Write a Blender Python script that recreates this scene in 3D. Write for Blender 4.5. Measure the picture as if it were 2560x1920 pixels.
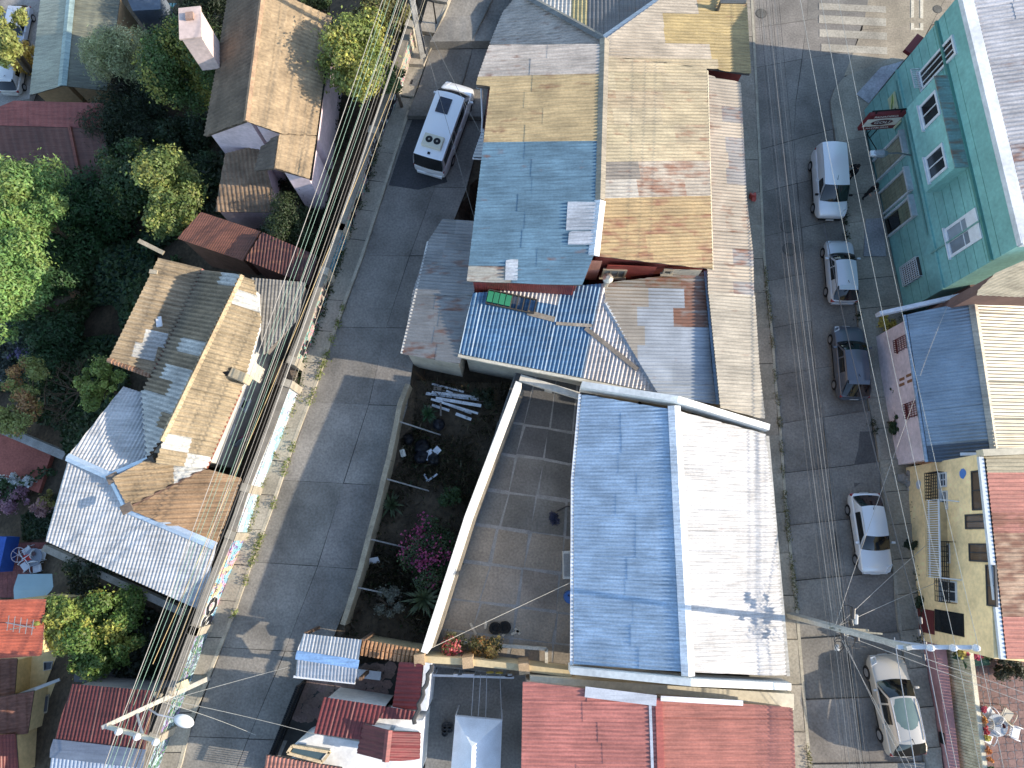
import bpy, bmesh, math, random
import numpy as np
from mathutils import Vector, Matrix

for o in list(bpy.data.objects): bpy.data.objects.remove(o)
SC = bpy.context.scene
COL = SC.collection
rad = math.radians
# ------------------------------------------------------------------ camera
F = 1820.0; TILT = rad(11.95); HC = 41.0          # focal length in px of a 2560 wide frame, tilt off nadir, height
CT, ST = math.cos(TILT), math.sin(TILT)
cd = bpy.data.cameras.new('camera'); cam = bpy.data.objects.new('camera', cd); COL.objects.link(cam)
cam.location = (0, 0, HC); cam.rotation_euler = (TILT, 0, 0)
cd.sensor_width = 36.0; cd.lens = 36.0 * F / 2560.0; cd.clip_end = 3000
SC.camera = cam
# ------------------------------------------------------------------ sky and sun
SUN_EL = rad(23.0); SUN_DIR = Vector((1.0, -0.13, 0)).normalized()
wd = bpy.data.worlds.new('World'); SC.world = wd; wd.use_nodes = True
nt = wd.node_tree; bg = nt.nodes['Background']; sky = nt.nodes.new('ShaderNodeTexSky')
sky.sky_type = 'NISHITA'; sky.sun_disc = False; sky.sun_elevation = SUN_EL
sky.sun_rotation = math.atan2(SUN_DIR.x, SUN_DIR.y); sky.altitude = 50; sky.dust_density = 0.6
nt.links.new(sky.outputs[0], bg.inputs[0]); bg.inputs[1].default_value = 0.15
sl = bpy.data.lights.new('sun', 'SUN'); sl.energy = 3.2; sl.angle = rad(0.5); sl.color = (1.0, 0.87, 0.70)
so = bpy.data.objects.new('sun', sl); COL.objects.link(so); so.location = (60, -10, 60)
SV = Vector((SUN_DIR.x * math.cos(SUN_EL), SUN_DIR.y * math.cos(SUN_EL), math.sin(SUN_EL)))
so.rotation_euler = (-SV).to_track_quat('-Z', 'Y').to_euler()
SC.view_settings.view_transform = 'Standard'; SC.view_settings.look = 'None'
SC.view_settings.exposure = 1.27; SC.view_settings.gamma = 1.0; SC.view_settings.use_curve_mapping = False
SC.render.engine = 'CYCLES'

# ------------------------------------------------------------------ layout helpers
RN = random.Random(11); NP = np.random.RandomState(5)
def ray(u, v):
    xc = (u - 1280) / F; yc = -(v - 960) / F
    return Vector((xc, yc * CT + ST, yc * ST - CT))
def W(u, v, z):
    d = ray(u, v); k = (z - HC) / d.z
    return Vector((d.x * k, d.y * k, z))
def T(c, r, x, y): return (640 * c + x / 2.592, 640 * r + y / 2.592)
def proj(p):
    x, y, z = p[0], p[1], p[2] - HC
    yc = y * CT + z * ST; zc = -y * ST + z * CT
    return (1280 + F * x / -zc, 960 - F * yc / -zc)
def plane3(a, b, c):
    n = (b - a).cross(c - a).normalized()
    if n.z < 0: n = -n
    return (a, n)
def PL(a, b, c): return plane3(W(*a), W(*b), W(*c))
def vplane(a, b):                       # vertical plane through two ground points
    n = (b - a).cross(Vector((0, 0, 1))).normalized()
    return (a, n)
def onp(pl, u, v):
    d = ray(u, v); o = Vector((0, 0, HC)); k = (pl[0] - o).dot(pl[1]) / d.dot(pl[1])
    return o + d * k
def sstep(t):
    t = min(1, max(0, t)); return t * t * (3 - 2 * t)
def interp(pts, y):                     # pts sorted by y ascending: (y, x)
    if y <= pts[0][0]: 
        a, b = pts[0], pts[1]
    elif y >= pts[-1][0]:
        a, b = pts[-2], pts[-1]
    else:
        for a, b in zip(pts, pts[1:]):
            if a[0] <= y <= b[0]: break
    return a[1] + (b[1] - a[1]) * (y - a[0]) / (b[0] - a[0])
# ground heights: east street, west street
def zE(x, y): return 0.0 if y > 9 else 0.14 * (9 - y)
def zW(x, y): return 2.2 + 2.4 * sstep((y - 25) / 8.0)
def WG(u, v, fn):
    z = fn(0, 0)
    for _ in range(8):
        p = W(u, v, z); z = fn(p.x, p.y)
    return W(u, v, z)
# street lines read off the layout
WALL_FULL = [(1100, -70), (1068, 10), (1040, 110), (1000, 240), (949, 359), (918, 467), (871, 594), (833, 702), (787, 841), (756, 918), (750, 976), (702, 1103), (652, 1226), (617, 1338), (556, 1484), (529, 1565), (482, 1693), (436, 1820), (395, 1930), (340, 2080)]; WALL_UV = WALL_FULL[2:]
KERBW_UV = [(1150, -60), (1122, 12), (1064, 158), (1026, 278), (976, 436), (910, 640), (871, 744), (825, 871), (787, 980), (736, 1115), (686, 1265), (633, 1407), (586, 1542), (536, 1666), (482, 1801), (455, 1917), (395, 2080)]
EASTW_UV = [(1330, -60), (1282, 12), (1240, 158), (1215, 278), (1180, 436), (1100, 640), (1060, 744), (1035, 871), (1030, 980), (988, 1115), (945, 1265), (906, 1407), (868, 1542), (800, 1666), (740, 1801), (690, 1917), (620, 2080)]
KW_UV = [(1868, -120), (1878, 60), (1890, 300), (1905, 640), (1928, 871), (1943, 1045), (1960, 1280), (1985, 1511), (2010, 1820), (2020, 1930), (2035, 2080)]
KE_UV = [(2078, 293), (2088, 355), (2109, 540), (2117, 640), (2140, 775), (2167, 1006), (2186, 1084), (2229, 1434), (2244, 1581), (2296, 1820), (2312, 1930), (2335, 2080)]
BE_UV = [(2158, 279), (2167, 367), (2198, 490), (2217, 594), (2259, 779), (2258, 860), (2290, 1160), (2300, 1450), (2300, 1600), (2340, 1820), (2356, 1930), (2380, 2080)]
wallP = [WG(u, v, zW) for u, v in WALL_UV]; wallFull = [WG(u, v, zW) for u, v in WALL_FULL]
kerbWP = [WG(u, v, zW) for u, v in KERBW_UV]
eastWP = [WG(u, v, zW) for u, v in EASTW_UV]
kwP = [WG(u, v, zE) for u, v in KW_UV]
keP = [WG(u, v, zE) for u, v in KE_UV]
beP = [WG(u, v, zE) for u, v in BE_UV]
_wl = sorted((p.y, p.x) for p in wallFull); _ew = sorted((p.y, p.x) for p in eastWP); _kw = sorted((p.y, p.x) for p in kwP)
def xwall(y): return interp(_wl, y)
def xeastw(y): return interp(_ew, y)
def zg(x, y):                           # bare terrain
    yy = max(-30, min(60, y))
    xw, xe, xk = xwall(yy), xeastw(yy), interp(_kw, yy)
    if x < xw - 0.25:
        d = (xw - x) * 0.93
        z = 0.6 if d < 4 else 0.6 - 0.47 * (d - 4)
        return max(-17.0, z)
    if x < xe + 0.5: return zW(x, y) - 0.12
    if x < xk - 2.2: return min(1.2, zE(x, y) + 1.0)
    return zE(x, y) - 0.15

# ------------------------------------------------------------------ materials
def C(r, g, b, k=1.0):
    f = lambda c: ((c / 255 + 0.055) / 1.055) ** 2.4 if c > 10 else c / 255 / 12.92
    q = (f(r) * k, f(g) * k, f(b) * k); l = 0.25 * q[0] + 0.65 * q[1] + 0.1 * q[2]
    return tuple(l + (x - l) * 0.84 for x in q)
MATS = {}
def M(name, base=None, rough=0.7, metal=0.0, var=0.25, vscale=1.5, fine=0.12, fscale=18.0, bump=0.0, bscale=30.0,
      rust=False, streak=0.0, coat=0.0, alpha=None, island=0.0, spec=0.5, trans=0.0, spots=0.0):
    m = bpy.data.materials.new(name); m.use_nodes = True; MATS[name] = m
    n = m.node_tree.nodes; L = m.node_tree.links; b = n['Principled BSDF']
    b.inputs['Roughness'].default_value = rough; b.inputs['Metallic'].default_value = metal
    b.inputs['Specular IOR Level'].default_value = spec
    if coat: b.inputs['Coat Weight'].default_value = coat; b.inputs['Coat Roughness'].default_value = 0.06
    tc = n.new('ShaderNodeTexCoord'); vec = tc.outputs['Object']
    oi = None
    if base is None:
        oi = n.new('ShaderNodeObjectInfo'); col = oi.outputs['Color']
    else:
        rgb = n.new('ShaderNodeRGB'); rgb.outputs[0].default_value = (*base, 1); col = rgb.outputs[0]
    def noise(sc, det=4, v=None):
        t = n.new('ShaderNodeTexNoise'); t.inputs['Scale'].default_value = sc; t.inputs['Detail'].default_value = det
        L.new(v or vec, t.inputs['Vector']); return t.outputs['Fac']
    def rng(f, lo, hi, a=0.3, c=0.7):
        r = n.new('ShaderNodeMapRange'); r.inputs[1].default_value = a; r.inputs[2].default_value = c
        r.inputs[3].default_value = lo; r.inputs[4].default_value = hi; L.new(f, r.inputs[0]); return r.outputs[0]
    def mul(c, f):
        x = n.new('ShaderNodeVectorMath'); x.operation = 'SCALE'; L.new(c, x.inputs[0]); L.new(f, x.inputs['Scale']); return x.outputs[0]
    def mix(f, c1, c2):
        x = n.new('ShaderNodeMix'); x.data_type = 'RGBA'; L.new(f, x.inputs[0]); L.new(c1, x.inputs[6])
        if isinstance(c2, tuple): x.inputs[7].default_value = (*c2, 1)
        else: L.new(c2, x.inputs[7])
        return x.outputs[2]
    if var: col = mul(col, rng(noise(vscale), 1 - var, 1 + var))
    if fine: col = mul(col, rng(noise(fscale, 6), 1 - fine, 1 + fine))
    if island:
        g = n.new('ShaderNodeNewGeometry'); col = mul(col, rng(g.outputs['Random Per Island'], 1 - island, 1 + island, 0, 1))
        h = n.new('ShaderNodeHueSaturation'); L.new(col, h.inputs['Color'])
        L.new(rng(g.outputs['Random Per Island'], 0.485, 0.52, 0, 1), h.inputs['Hue']); col = h.outputs[0]
    if streak:
        mp = n.new('ShaderNodeMapping'); L.new(vec, mp.inputs[0]); mp.inputs['Scale'].default_value = (0.5, 7, 1)
        col = mul(col, rng(noise(1.6, 5, mp.outputs[0]), 1 - streak, 1.0, 0.35, 0.6))
    if rust:
        mp = n.new('ShaderNodeMapping'); L.new(vec, mp.inputs[0]); mp.inputs['Scale'].default_value = (1.0, 2.6, 1)
        nf = noise(1.3, 8, mp.outputs[0])
        ad = n.new('ShaderNodeMath'); ad.operation = 'ADD'; L.new(nf, ad.inputs[0]); L.new(oi.outputs['Alpha'], ad.inputs[1])
        f = rng(ad.outputs[0], 0.0, 0.85, 0.72, 0.93)
        rc = n.new('ShaderNodeMix'); rc.data_type = 'RGBA'; L.new(noise(6), rc.inputs[0])
        rc.inputs[6].default_value = (*C(150, 88, 52), 1); rc.inputs[7].default_value = (*C(98, 66, 48), 1)
        col = mix(f, col, rc.outputs[2])
    if spots:
        v = n.new('ShaderNodeTexVoronoi'); v.inputs['Scale'].default_value = 5.0; L.new(vec, v.inputs['Vector'])
        col = mul(col, rng(v.outputs['Distance'], 1 - spots, 1.0, 0.03, 0.16))
    L.new(col, b.inputs['Base Color'])
    if bump:
        bp = n.new('ShaderNodeBump'); bp.inputs['Strength'].default_value = bump; bp.inputs['Distance'].default_value = 0.02
        L.new(noise(bscale, 6), bp.inputs['Height']); L.new(bp.outputs[0], b.inputs['Normal'])
    if trans:
        b.inputs['Subsurface Weight'].default_value = 0.0
        tr = n.new('ShaderNodeBsdfTranslucent'); L.new(col, tr.inputs[0]); ms = n.new('ShaderNodeMixShader'); ms.inputs[0].default_value = trans
        L.new(b.outputs[0], ms.inputs[1]); L.new(tr.outputs[0], ms.inputs[2]); L.new(ms.outputs[0], n['Material Output'].inputs[0])
    return m
M('slab', rough=0.9, var=0.28, vscale=0.55, fine=0.22, fscale=9, bump=0.5, bscale=25, spots=0.12)
M('joint', C(60, 58, 55), rough=0.95, var=0.3)
M('soil', C(74, 62, 46), rough=1.0, var=0.45, vscale=0.6, fine=0.4, fscale=5, bump=0.8, bscale=8)
M('sheet', rough=0.5, metal=0.0, var=0.18, vscale=0.8, fine=0.14, fscale=10, rust=True, streak=0.3)
M('zinc', rough=0.42, metal=0.35, var=0.16, vscale=0.9, fine=0.08, fscale=12, rust=True, streak=0.15)
M('fibre', rough=0.9, var=0.24, vscale=0.8, fine=0.22, fscale=10, streak=0.25, spots=0.1)
M('tile', rough=0.85, var=0.25, vscale=1.2, fine=0.22, fscale=7, streak=0.12)
M('plaster', rough=0.9, var=0.16, vscale=0.7, fine=0.12, fscale=5, bump=0.25, bscale=18)
M('paint', rough=0.5, var=0.08, vscale=3, fine=0.06)
M('wood', rough=0.85, var=0.25, vscale=2.5, fine=0.25, fscale=22, bump=0.3)
M('plastic', rough=0.4, var=0.05, fine=0.0)
M('metal', rough=0.4, metal=0.6, var=0.12, vscale=4)
M('dark_iron', C(24, 25, 27), rough=0.5, metal=0.4, var=0.1)
M('carpaint', rough=0.28, metal=0.25, var=0.0, fine=0.03, fscale=60, coat=0.7)
M('glass', C(14, 18, 21), rough=0.06, var=0.0, fine=0.0, spec=0.9)
M('pane', rough=0.08, var=0.1, vscale=2, fine=0.0, spec=0.8)
M('rubber', C(20, 20, 21), rough=0.9, var=0.2)
M('lamp', rough=0.12, var=0.0, fine=0.0, coat=0.6)
M('concrete', rough=0.9, var=0.2, vscale=2.0, fine=0.18, fscale=14, bump=0.35, bscale=20)
M('leaf', rough=0.55, var=0.25, vscale=0.7, fine=0.0, island=0.38, trans=0.34)
M('bark', C(92, 76, 58), rough=0.95, var=0.35, vscale=4, fine=0.3, bump=0.6)
M('cloth', rough=0.95, var=0.12, fine=0.1, fscale=30)
M('skin', C(190, 140, 112), rough=0.6, var=0.05)
M('wire', rough=0.6, var=0.15, vscale=0.7, fine=0.0)

# graffiti paint: coloured strokes on a painted wall face (flat print)
def graffiti_mat(name, ground, inks, seed):
    m = bpy.data.materials.new(name); m.use_nodes = True; MATS[name] = m
    n = m.node_tree.nodes; L = m.node_tree.links; b = n['Principled BSDF']; b.inputs['Roughness'].default_value = 0.85
    tc = n.new('ShaderNodeTexCoord'); rgb = n.new('ShaderNodeRGB'); rgb.outputs[0].default_value = (*ground, 1); col = rgb.outputs[0]
    for i, (ink, sc, lo, hi) in enumerate(inks):
        mp = n.new('ShaderNodeMapping'); mp.inputs['Location'].default_value = (seed * 3.7 + i * 11, i * 5.3, seed); L.new(tc.outputs['Object'], mp.inputs[0])
        t = n.new('ShaderNodeTexNoise'); t.inputs['Scale'].default_value = sc; t.inputs['Detail'].default_value = 1.2; t.inputs['Distortion'].default_value = 1.6
        L.new(mp.outputs[0], t.inputs['Vector'])
        cr = n.new('ShaderNodeValToRGB'); e = cr.color_ramp.elements; e[0].position = lo - 0.012; e[0].color = (0, 0, 0, 1); e[1].position = lo; e[1].color = (1, 1, 1, 1)
        a = e.new(hi); a.color = (1, 1, 1, 1); z = e.new(hi + 0.012); z.color = (0, 0, 0, 1); L.new(t.outputs['Fac'], cr.inputs[0])
        x = n.new('ShaderNodeMix'); x.data_type = 'RGBA'; L.new(cr.outputs[0], x.inputs[0]); L.new(col, x.inputs[6]); x.inputs[7].default_value = (*ink, 1); col = x.outputs[2]
    t = n.new('ShaderNodeTexNoise'); t.inputs['Scale'].default_value = 4; t.inputs['Detail'].default_value = 6; L.new(tc.outputs['Object'], t.inputs['Vector'])
    r = n.new('ShaderNodeMapRange'); r.inputs[3].default_value = 0.75; r.inputs[4].default_value = 1.15; L.new(t.outputs['Fac'], r.inputs[0])
    v = n.new('ShaderNodeVectorMath'); v.operation = 'SCALE'; L.new(col, v.inputs[0]); L.new(r.outputs[0], v.inputs['Scale']); L.new(v.outputs[0], b.inputs['Base Color'])
    return m
K = C(28, 30, 36)
graffiti_mat('graf_cream', C(178, 166, 142), [(C(120, 170, 160), 1.1, 0.50, 0.60), (C(190, 120, 140), 1.6, 0.36, 0.42), (K, 1.8, 0.495, 0.512)], 1)
graffiti_mat('graf_teal', C(120, 160, 170), [(C(60, 130, 150), 0.9, 0.52, 0.75), (C(200, 70, 80), 1.2, 0.66, 0.72), (K, 1.9, 0.49, 0.508)], 2)
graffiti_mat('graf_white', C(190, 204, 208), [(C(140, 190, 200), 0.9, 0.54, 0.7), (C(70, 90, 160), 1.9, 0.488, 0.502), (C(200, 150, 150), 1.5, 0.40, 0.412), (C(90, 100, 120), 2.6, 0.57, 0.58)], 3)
graffiti_mat('graf_yellow', C(200, 184, 138), [(C(120, 180, 205), 0.8, 0.5, 0.72), (C(215, 150, 170), 1.2, 0.30, 0.42), (C(120, 90, 160), 1.4, 0.6, 0.66), (K, 1.7, 0.488, 0.507)], 4)
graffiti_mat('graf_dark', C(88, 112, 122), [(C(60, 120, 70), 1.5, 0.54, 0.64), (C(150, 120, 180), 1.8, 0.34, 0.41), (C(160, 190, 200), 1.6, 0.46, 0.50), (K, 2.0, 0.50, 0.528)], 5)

# ------------------------------------------------------------------ object helpers
WLOC = {}
def jit(c, h=0.04, s=0.0):
    k = 1 + RN.uniform(-h, h); return (c[0] * k * (1 + RN.uniform(-s, s)), c[1] * k, c[2] * k * (1 + RN.uniform(-s, s)))
def finish(o, mat, parent, color):
    if mat: o.data.materials.append(MATS[mat])
    if color is not None: o.color = tuple(color) if len(color) == 4 else (*color, 0.0)
    COL.objects.link(o)
    if parent is not None: o.parent = parent
    return o
def base_of(parent):
    while parent is not None and parent.parent is not None: parent = parent.parent
    return WLOC.get(parent.name, Vector((0, 0, 0))) if parent is not None else Vector((0, 0, 0))
def mk(name, verts, faces, mat, parent=None, color=None, smooth=False):
    b = base_of(parent); me = bpy.data.meshes.new(name)
    me.from_pydata([(v[0] - b.x, v[1] - b.y, v[2] - b.z) for v in verts], [], faces); me.update()
    if smooth: me.polygons.foreach_set('use_smooth', [True] * len(me.polygons))
    return finish(bpy.data.objects.new(name, me), mat, parent, color)
def thing(name, label, cat, loc, group=None):
    o = bpy.data.objects.new(name, None); COL.objects.link(o); o.empty_display_size = 0.3
    o.location = loc; WLOC[o.name] = Vector(loc); o['label'] = label; o['category'] = cat
    if group: o['group'] = group
    return o
def tag(o, label, cat, group=None):
    o['label'] = label; o['category'] = cat
    if group: o['group'] = group
    return o
def struct(o, kind='structure'): o['kind'] = kind; return o
class MB:
    def __init__(s): s.v = []; s.f = []
    def add(s, vs, fs):
        k = len(s.v); s.v += [tuple(p) for p in vs]; s.f += [tuple(i + k for i in f) for f in fs]; return s
    def hexa(s, b, t): return s.add(list(b) + list(t), [(3, 2, 1, 0), (4, 5, 6, 7), (0, 1, 5, 4), (1, 2, 6, 5), (2, 3, 7, 6), (3, 0, 4, 7)])
    def box(s, c, size, rz=0.0):
        x, y, z = size[0] / 2, size[1] / 2, size[2] / 2; ca, sa = math.cos(rz), math.sin(rz)
        q = [(-x, -y), (x, -y), (x, y), (-x, y)]; q = [(c[0] + a * ca - b * sa, c[1] + a * sa + b * ca) for a, b in q]
        return s.hexa([(a, b, c[2] - z) for a, b in q], [(a, b, c[2] + z) for a, b in q])
    def beam(s, p, q, w, h, up=Vector((0, 0, 1))):
        p, q = Vector(p), Vector(q); d = (q - p).normalized(); a = d.cross(up)
        if a.length < 1e-3: a = d.cross(Vector((1, 0, 0)))
        a.normalize(); b = a.cross(d); a *= w / 2; b *= h / 2
        return s.hexa([p - a - b, p + a - b, p + a + b, p - a + b], [q - a - b, q + a - b, q + a + b, q - a + b])
    def tube(s, pts, r, n=6, cap=True):
        pts = [Vector(p) for p in pts]; rr = r if isinstance(r, (list, tuple)) else [r] * len(pts); k = len(s.v)
        for i, p in enumerate(pts):
            d = (pts[min(i + 1, len(pts) - 1)] - pts[max(i - 1, 0)]).normalized()
            a = d.cross(Vector((0.13, 0.21, 1)));  a = a if a.length > 0.05 else d.cross(Vector((1, 0, 0))); a.normalize(); b = d.cross(a)
            for j in range(n):
                t = 2 * math.pi * j / n; s.v.append(tuple(p + (a * math.cos(t) + b * math.sin(t)) * rr[i]))
        for i in range(len(pts) - 1):
            for j in range(n):
                s.f.append((k + i * n + j, k + i * n + (j + 1) % n, k + (i + 1) * n + (j + 1) % n, k + (i + 1) * n + j))
        if cap:
            s.f.append(tuple(k + j for j in range(n))[::-1]); s.f.append(tuple(k + (len(pts) - 1) * n + j for j in range(n)))
        return s
    def lathe(s, c, prof, n=14):
        k = len(s.v)
        for r, z in prof:
            for j in range(n):
                t = 2 * math.pi * j / n; s.v.append((c[0] + r * math.cos(t), c[1] + r * math.sin(t), c[2] + z))
        for i in range(len(prof) - 1):
            for j in range(n): s.f.append((k + i * n + j, k + i * n + (j + 1) % n, k + (i + 1) * n + (j + 1) % n, k + (i + 1) * n + j))
        s.f.append(tuple(k + j for j in range(n))[::-1]); s.f.append(tuple(k + (len(prof) - 1) * n + j for j in range(n)))
        return s
    def prism(s, poly, zb):                # poly: 3D points (top), zb: bottom height or function
        n = len(poly); top = [tuple(p) for p in poly]; bot = [(p[0], p[1], zb(p[0], p[1]) if callable(zb) else zb) for p in poly]
        k = len(s.v); s.v += top + bot
        a = sum(poly[i][0] * poly[(i + 1) % n][1] - poly[(i + 1) % n][0] * poly[i][1] for i in range(n))
        idx = list(range(n)) if a > 0 else list(range(n))[::-1]
        s.f.append(tuple(k + i for i in idx)); s.f.append(tuple(k + n + i for i in idx[::-1]))
        for i in range(n):
            j = (i + 1) % n
            s.f.append((k + i, k + n + i, k + n + j, k + j) if a > 0 else (k + j, k + n + j, k + n + i, k + i))
        return s
    def build(s, name, mat, parent=None, color=None, smooth=False): return mk(name, s.v, s.f, mat, parent, color, smooth)
def box(name, c, size, rz, mat, parent=None, color=None): return MB().box(c, size, rz).build(name, mat, parent, color)
def bevel(o, w=0.02, seg=2):
    m = o.modifiers.new('bevel', 'BEVEL'); m.width = w; m.segments = seg; m.limit_method = 'ANGLE'; return o
def inset(poly, d):
    c = sum(poly, Vector((0, 0, 0))) / len(poly); out = []
    for p in poly:
        w = (c - p); w.z = 0; l = w.length; out.append(p + (c - p) * min(0.4, d / max(l, 1e-3)))
    return out

# ---- corrugated / ribbed roofing laid sheet by sheet on a plane
def corr(parent, pl, poly, mat, color, pitch=0.18, amp=0.034, sw=0.9, sl=2.4, rib=None, name='roofing_sheet', colf=None, jr=0.06, rust=0.0, skirt=0.0, lift=0.014):
    P = [onp(pl, *q) if len(q) == 2 else q for q in poly]; n = pl[1]; o = P[0]
    if rib: t = (onp(pl, *rib[1]) - onp(pl, *rib[0])).normalized()
    else:
        t = Vector((0, 0, -1)); t = (t - n * t.dot(n)).normalized()
    if t.z > 0.001: t = -t
    s = t.cross(n).normalized(); Q = [((p - o).dot(s), (p - o).dot(t)) for p in P]
    smin = min(q[0] for q in Q); smax = max(q[0] for q in Q); tmin = min(q[1] for q in Q); tmax = max(q[1] for q in Q)
    def rngat(x):
        ys = []
        for i in range(len(Q)):
            a, b = Q[i], Q[(i + 1) % len(Q)]
            if abs(a[0] - b[0]) < 1e-9:
                if abs(a[0] - x) < 1e-6: ys += [a[1], b[1]]
            elif min(a[0], b[0]) - 1e-6 <= x <= max(a[0], b[0]) + 1e-6: ys.append(a[1] + (b[1] - a[1]) * (x - a[0]) / (b[0] - a[0]))
        return (min(ys), max(ys)) if ys else (0, 0)
    nc = max(1, round((smax - smin) / sw)); nr = max(1, round((tmax - tmin) / sl)); sw = (smax - smin) / nc; sl = (tmax - tmin) / nr
    out = []
    for i in range(nc):
        ns = max(4, int(round(sw / pitch * 4)))
        off = RN.uniform(-0.22, 0.22) * sl if nr > 1 else 0
        for k in range(nr):
            ta = tmin + k * sl + (off if k else 0); tb = tmin + (k + 1) * sl + (off if k < nr - 1 else 0) + 0.06
            vs = []; fs = []; prev = None; acc = Vector((0, 0, 0)); cnt = 0; dz = RN.uniform(0, 0.008)
            for j in range(ns + 1):
                x = smin + sw * (i + j / ns); lo, hi = rngat(min(smax - 1e-5, max(smin + 1e-5, x))); lo = max(lo, ta); hi = min(hi, tb)
                if hi - lo < 0.02: prev = None; continue
                h = amp * math.sin(2 * math.pi * x / pitch) + amp + dz
                a = o + s * x + t * lo + n * (h + lift * 0.2); b = o + s * x + t * hi + n * (h + lift * (0.2 + (hi - lo) / sl))
                vs += [a, b]; q = len(vs) - 2; acc += a + b; cnt += 2
                if prev is not None: fs.append((prev, prev + 1, q + 1, q))
                prev = q
            if not fs: continue
            c = acc / cnt; cc = colf(*proj(c)) if colf else None
            rs = rust
            if cc is None: cc = color
            elif len(cc) == 4: rs = cc[3]; cc = cc[:3]
            cc = tuple(0.8 * q for q in jit(cc, jr))
            out.append(mk(name, vs, fs, mat, parent, (*cc, max(0.0, rs + RN.uniform(-0.05, 0.05))), True))
    return out
def cap_strip(parent, a, b, w, h, mat, color, name='ridge_cap'):
    d = (b - a).normalized(); s = d.cross(Vector((0, 0, 1))).normalized() * w; up = Vector((0, 0, h)); dn = Vector((0, 0, -h * 0.3))
    m = MB(); m.add([a - s + dn, a + up, a + s + dn, b - s + dn, b + up, b + s + dn], [(0, 1, 4, 3), (1, 2, 5, 4), (0, 3, 5, 2), (0, 2, 1), (3, 4, 5)])
    return m.build(name, mat, parent, color)
def body(parent, polys, zb, mat, color, ins=0.22, drop=0.07, name='wall'):
    m = MB()
    for P in polys: m.prism([p - Vector((0, 0, drop)) for p in inset(P, ins)], zb)
    return m.build(name, mat, parent, color)
def polyp(pl, poly): return [onp(pl, *q) for q in poly]
# ---- openings on a vertical wall plane, given by two opposite corners in layout pixels
def wall_rect(pl, a, b):
    p, q = onp(pl, *a), onp(pl, *b); s = Vector((0, 0, 1)).cross(pl[1]).normalized(); o = pl[0]
    return o, s, sorted(((p - o).dot(s), (q - o).dot(s))), sorted((p.z, q.z))
def wbox(m, pl, s, x0, x1, z0, z1, d0, d1):
    o, n = pl[0], pl[1]; g = lambda x, z, d: Vector((o.x, o.y, 0)) + s * x + n * d + Vector((0, 0, z))
    m.hexa([g(x0, z0, d0), g(x1, z0, d0), g(x1, z0, d1), g(x0, z0, d1)], [g(x0, z1, d0), g(x1, z1, d0), g(x1, z1, d1), g(x0, z1, d1)])
def window(parent, pl, a, b, fcol, fw=0.09, mull=1, pcol=C(30, 36, 40), dep=0.07, name='window', sill=True, fmat='paint', rows=0):
    o, s, (x0, x1), (z0, z1) = wall_rect(pl, a, b); m = MB()
    wbox(m, pl, s, x0, x1, z0, z0 + fw, -0.02, dep); wbox(m, pl, s, x0, x1, z1 - fw, z1, -0.02, dep)
    wbox(m, pl, s, x0, x0 + fw, z0 + fw, z1 - fw, -0.02, dep); wbox(m, pl, s, x1 - fw, x1, z0 + fw, z1 - fw, -0.02, dep)
    for i in range(mull):
        x = x0 + (x1 - x0) * (i + 1) / (mull + 1); wbox(m, pl, s, x - 0.025, x + 0.025, z0 + fw, z1 - fw, -0.02, dep - 0.015)
    for i in range(rows):
        z = z0 + (z1 - z0) * (i + 1) / (rows + 1); wbox(m, pl, s, x0 + fw, x1 - fw, z - 0.02, z + 0.02, -0.02, dep - 0.02)
    w = m.build(name, fmat, parent, fcol)
    for i in range(mull + 1):
        xa = x0 + fw + (x1 - x0 - 2 * fw) * i / (mull + 1); xb = x0 + fw + (x1 - x0 - 2 * fw) * (i + 1) / (mull + 1)
        m = MB(); wbox(m, pl, s, xa, xb, z0 + fw, z1 - fw, -0.02, dep - 0.045); m.build('pane', 'pane', w, jit(pcol, 0.25))
    if sill:
        m = MB(); wbox(m, pl, s, x0 - 0.08, x1 + 0.08, z0 - 0.07, z0 - 0.003, -0.02, dep + 0.08); m.build('sill', fmat, w, fcol)
    return w
def wpanel(parent, pl, a, b, d0, d1, mat, color, name):
    o, s, (x0, x1), (z0, z1) = wall_rect(pl, a, b); m = MB(); wbox(m, pl, s, x0, x1, z0, z1, d0, d1); return m.build(name, mat, parent, color)
def grille(parent, pl, a, b, off, nv, nh, r, color, name='window_grille', mat='paint', box_sides=True):
    o, s, (x0, x1), (z0, z1) = wall_rect(pl, a, b); m = MB(); n = pl[1]
    g = lambda x, z, d: Vector((o.x, o.y, 0)) + s * x + n * d + Vector((0, 0, z))
    for i in range(nv + 1):
        x = x0 + (x1 - x0) * i / nv; m.beam(g(x, z0, off), g(x, z1, off), r, r)
    for i in range(nh + 1):
        z = z0 + (z1 - z0) * i / nh; m.beam(g(x0, z, off), g(x1, z, off), r, r)
        if box_sides:
            m.beam(g(x0, z, 0), g(x0, z, off), r, r); m.beam(g(x1, z, 0), g(x1, z, off), r, r)
    if box_sides:
        for i in range(nv + 1):
            x = x0 + (x1 - x0) * i / nv; m.beam(g(x, z0, 0), g(x, z0, off), r, r)
    return m.build(name, mat, parent, color)
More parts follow.
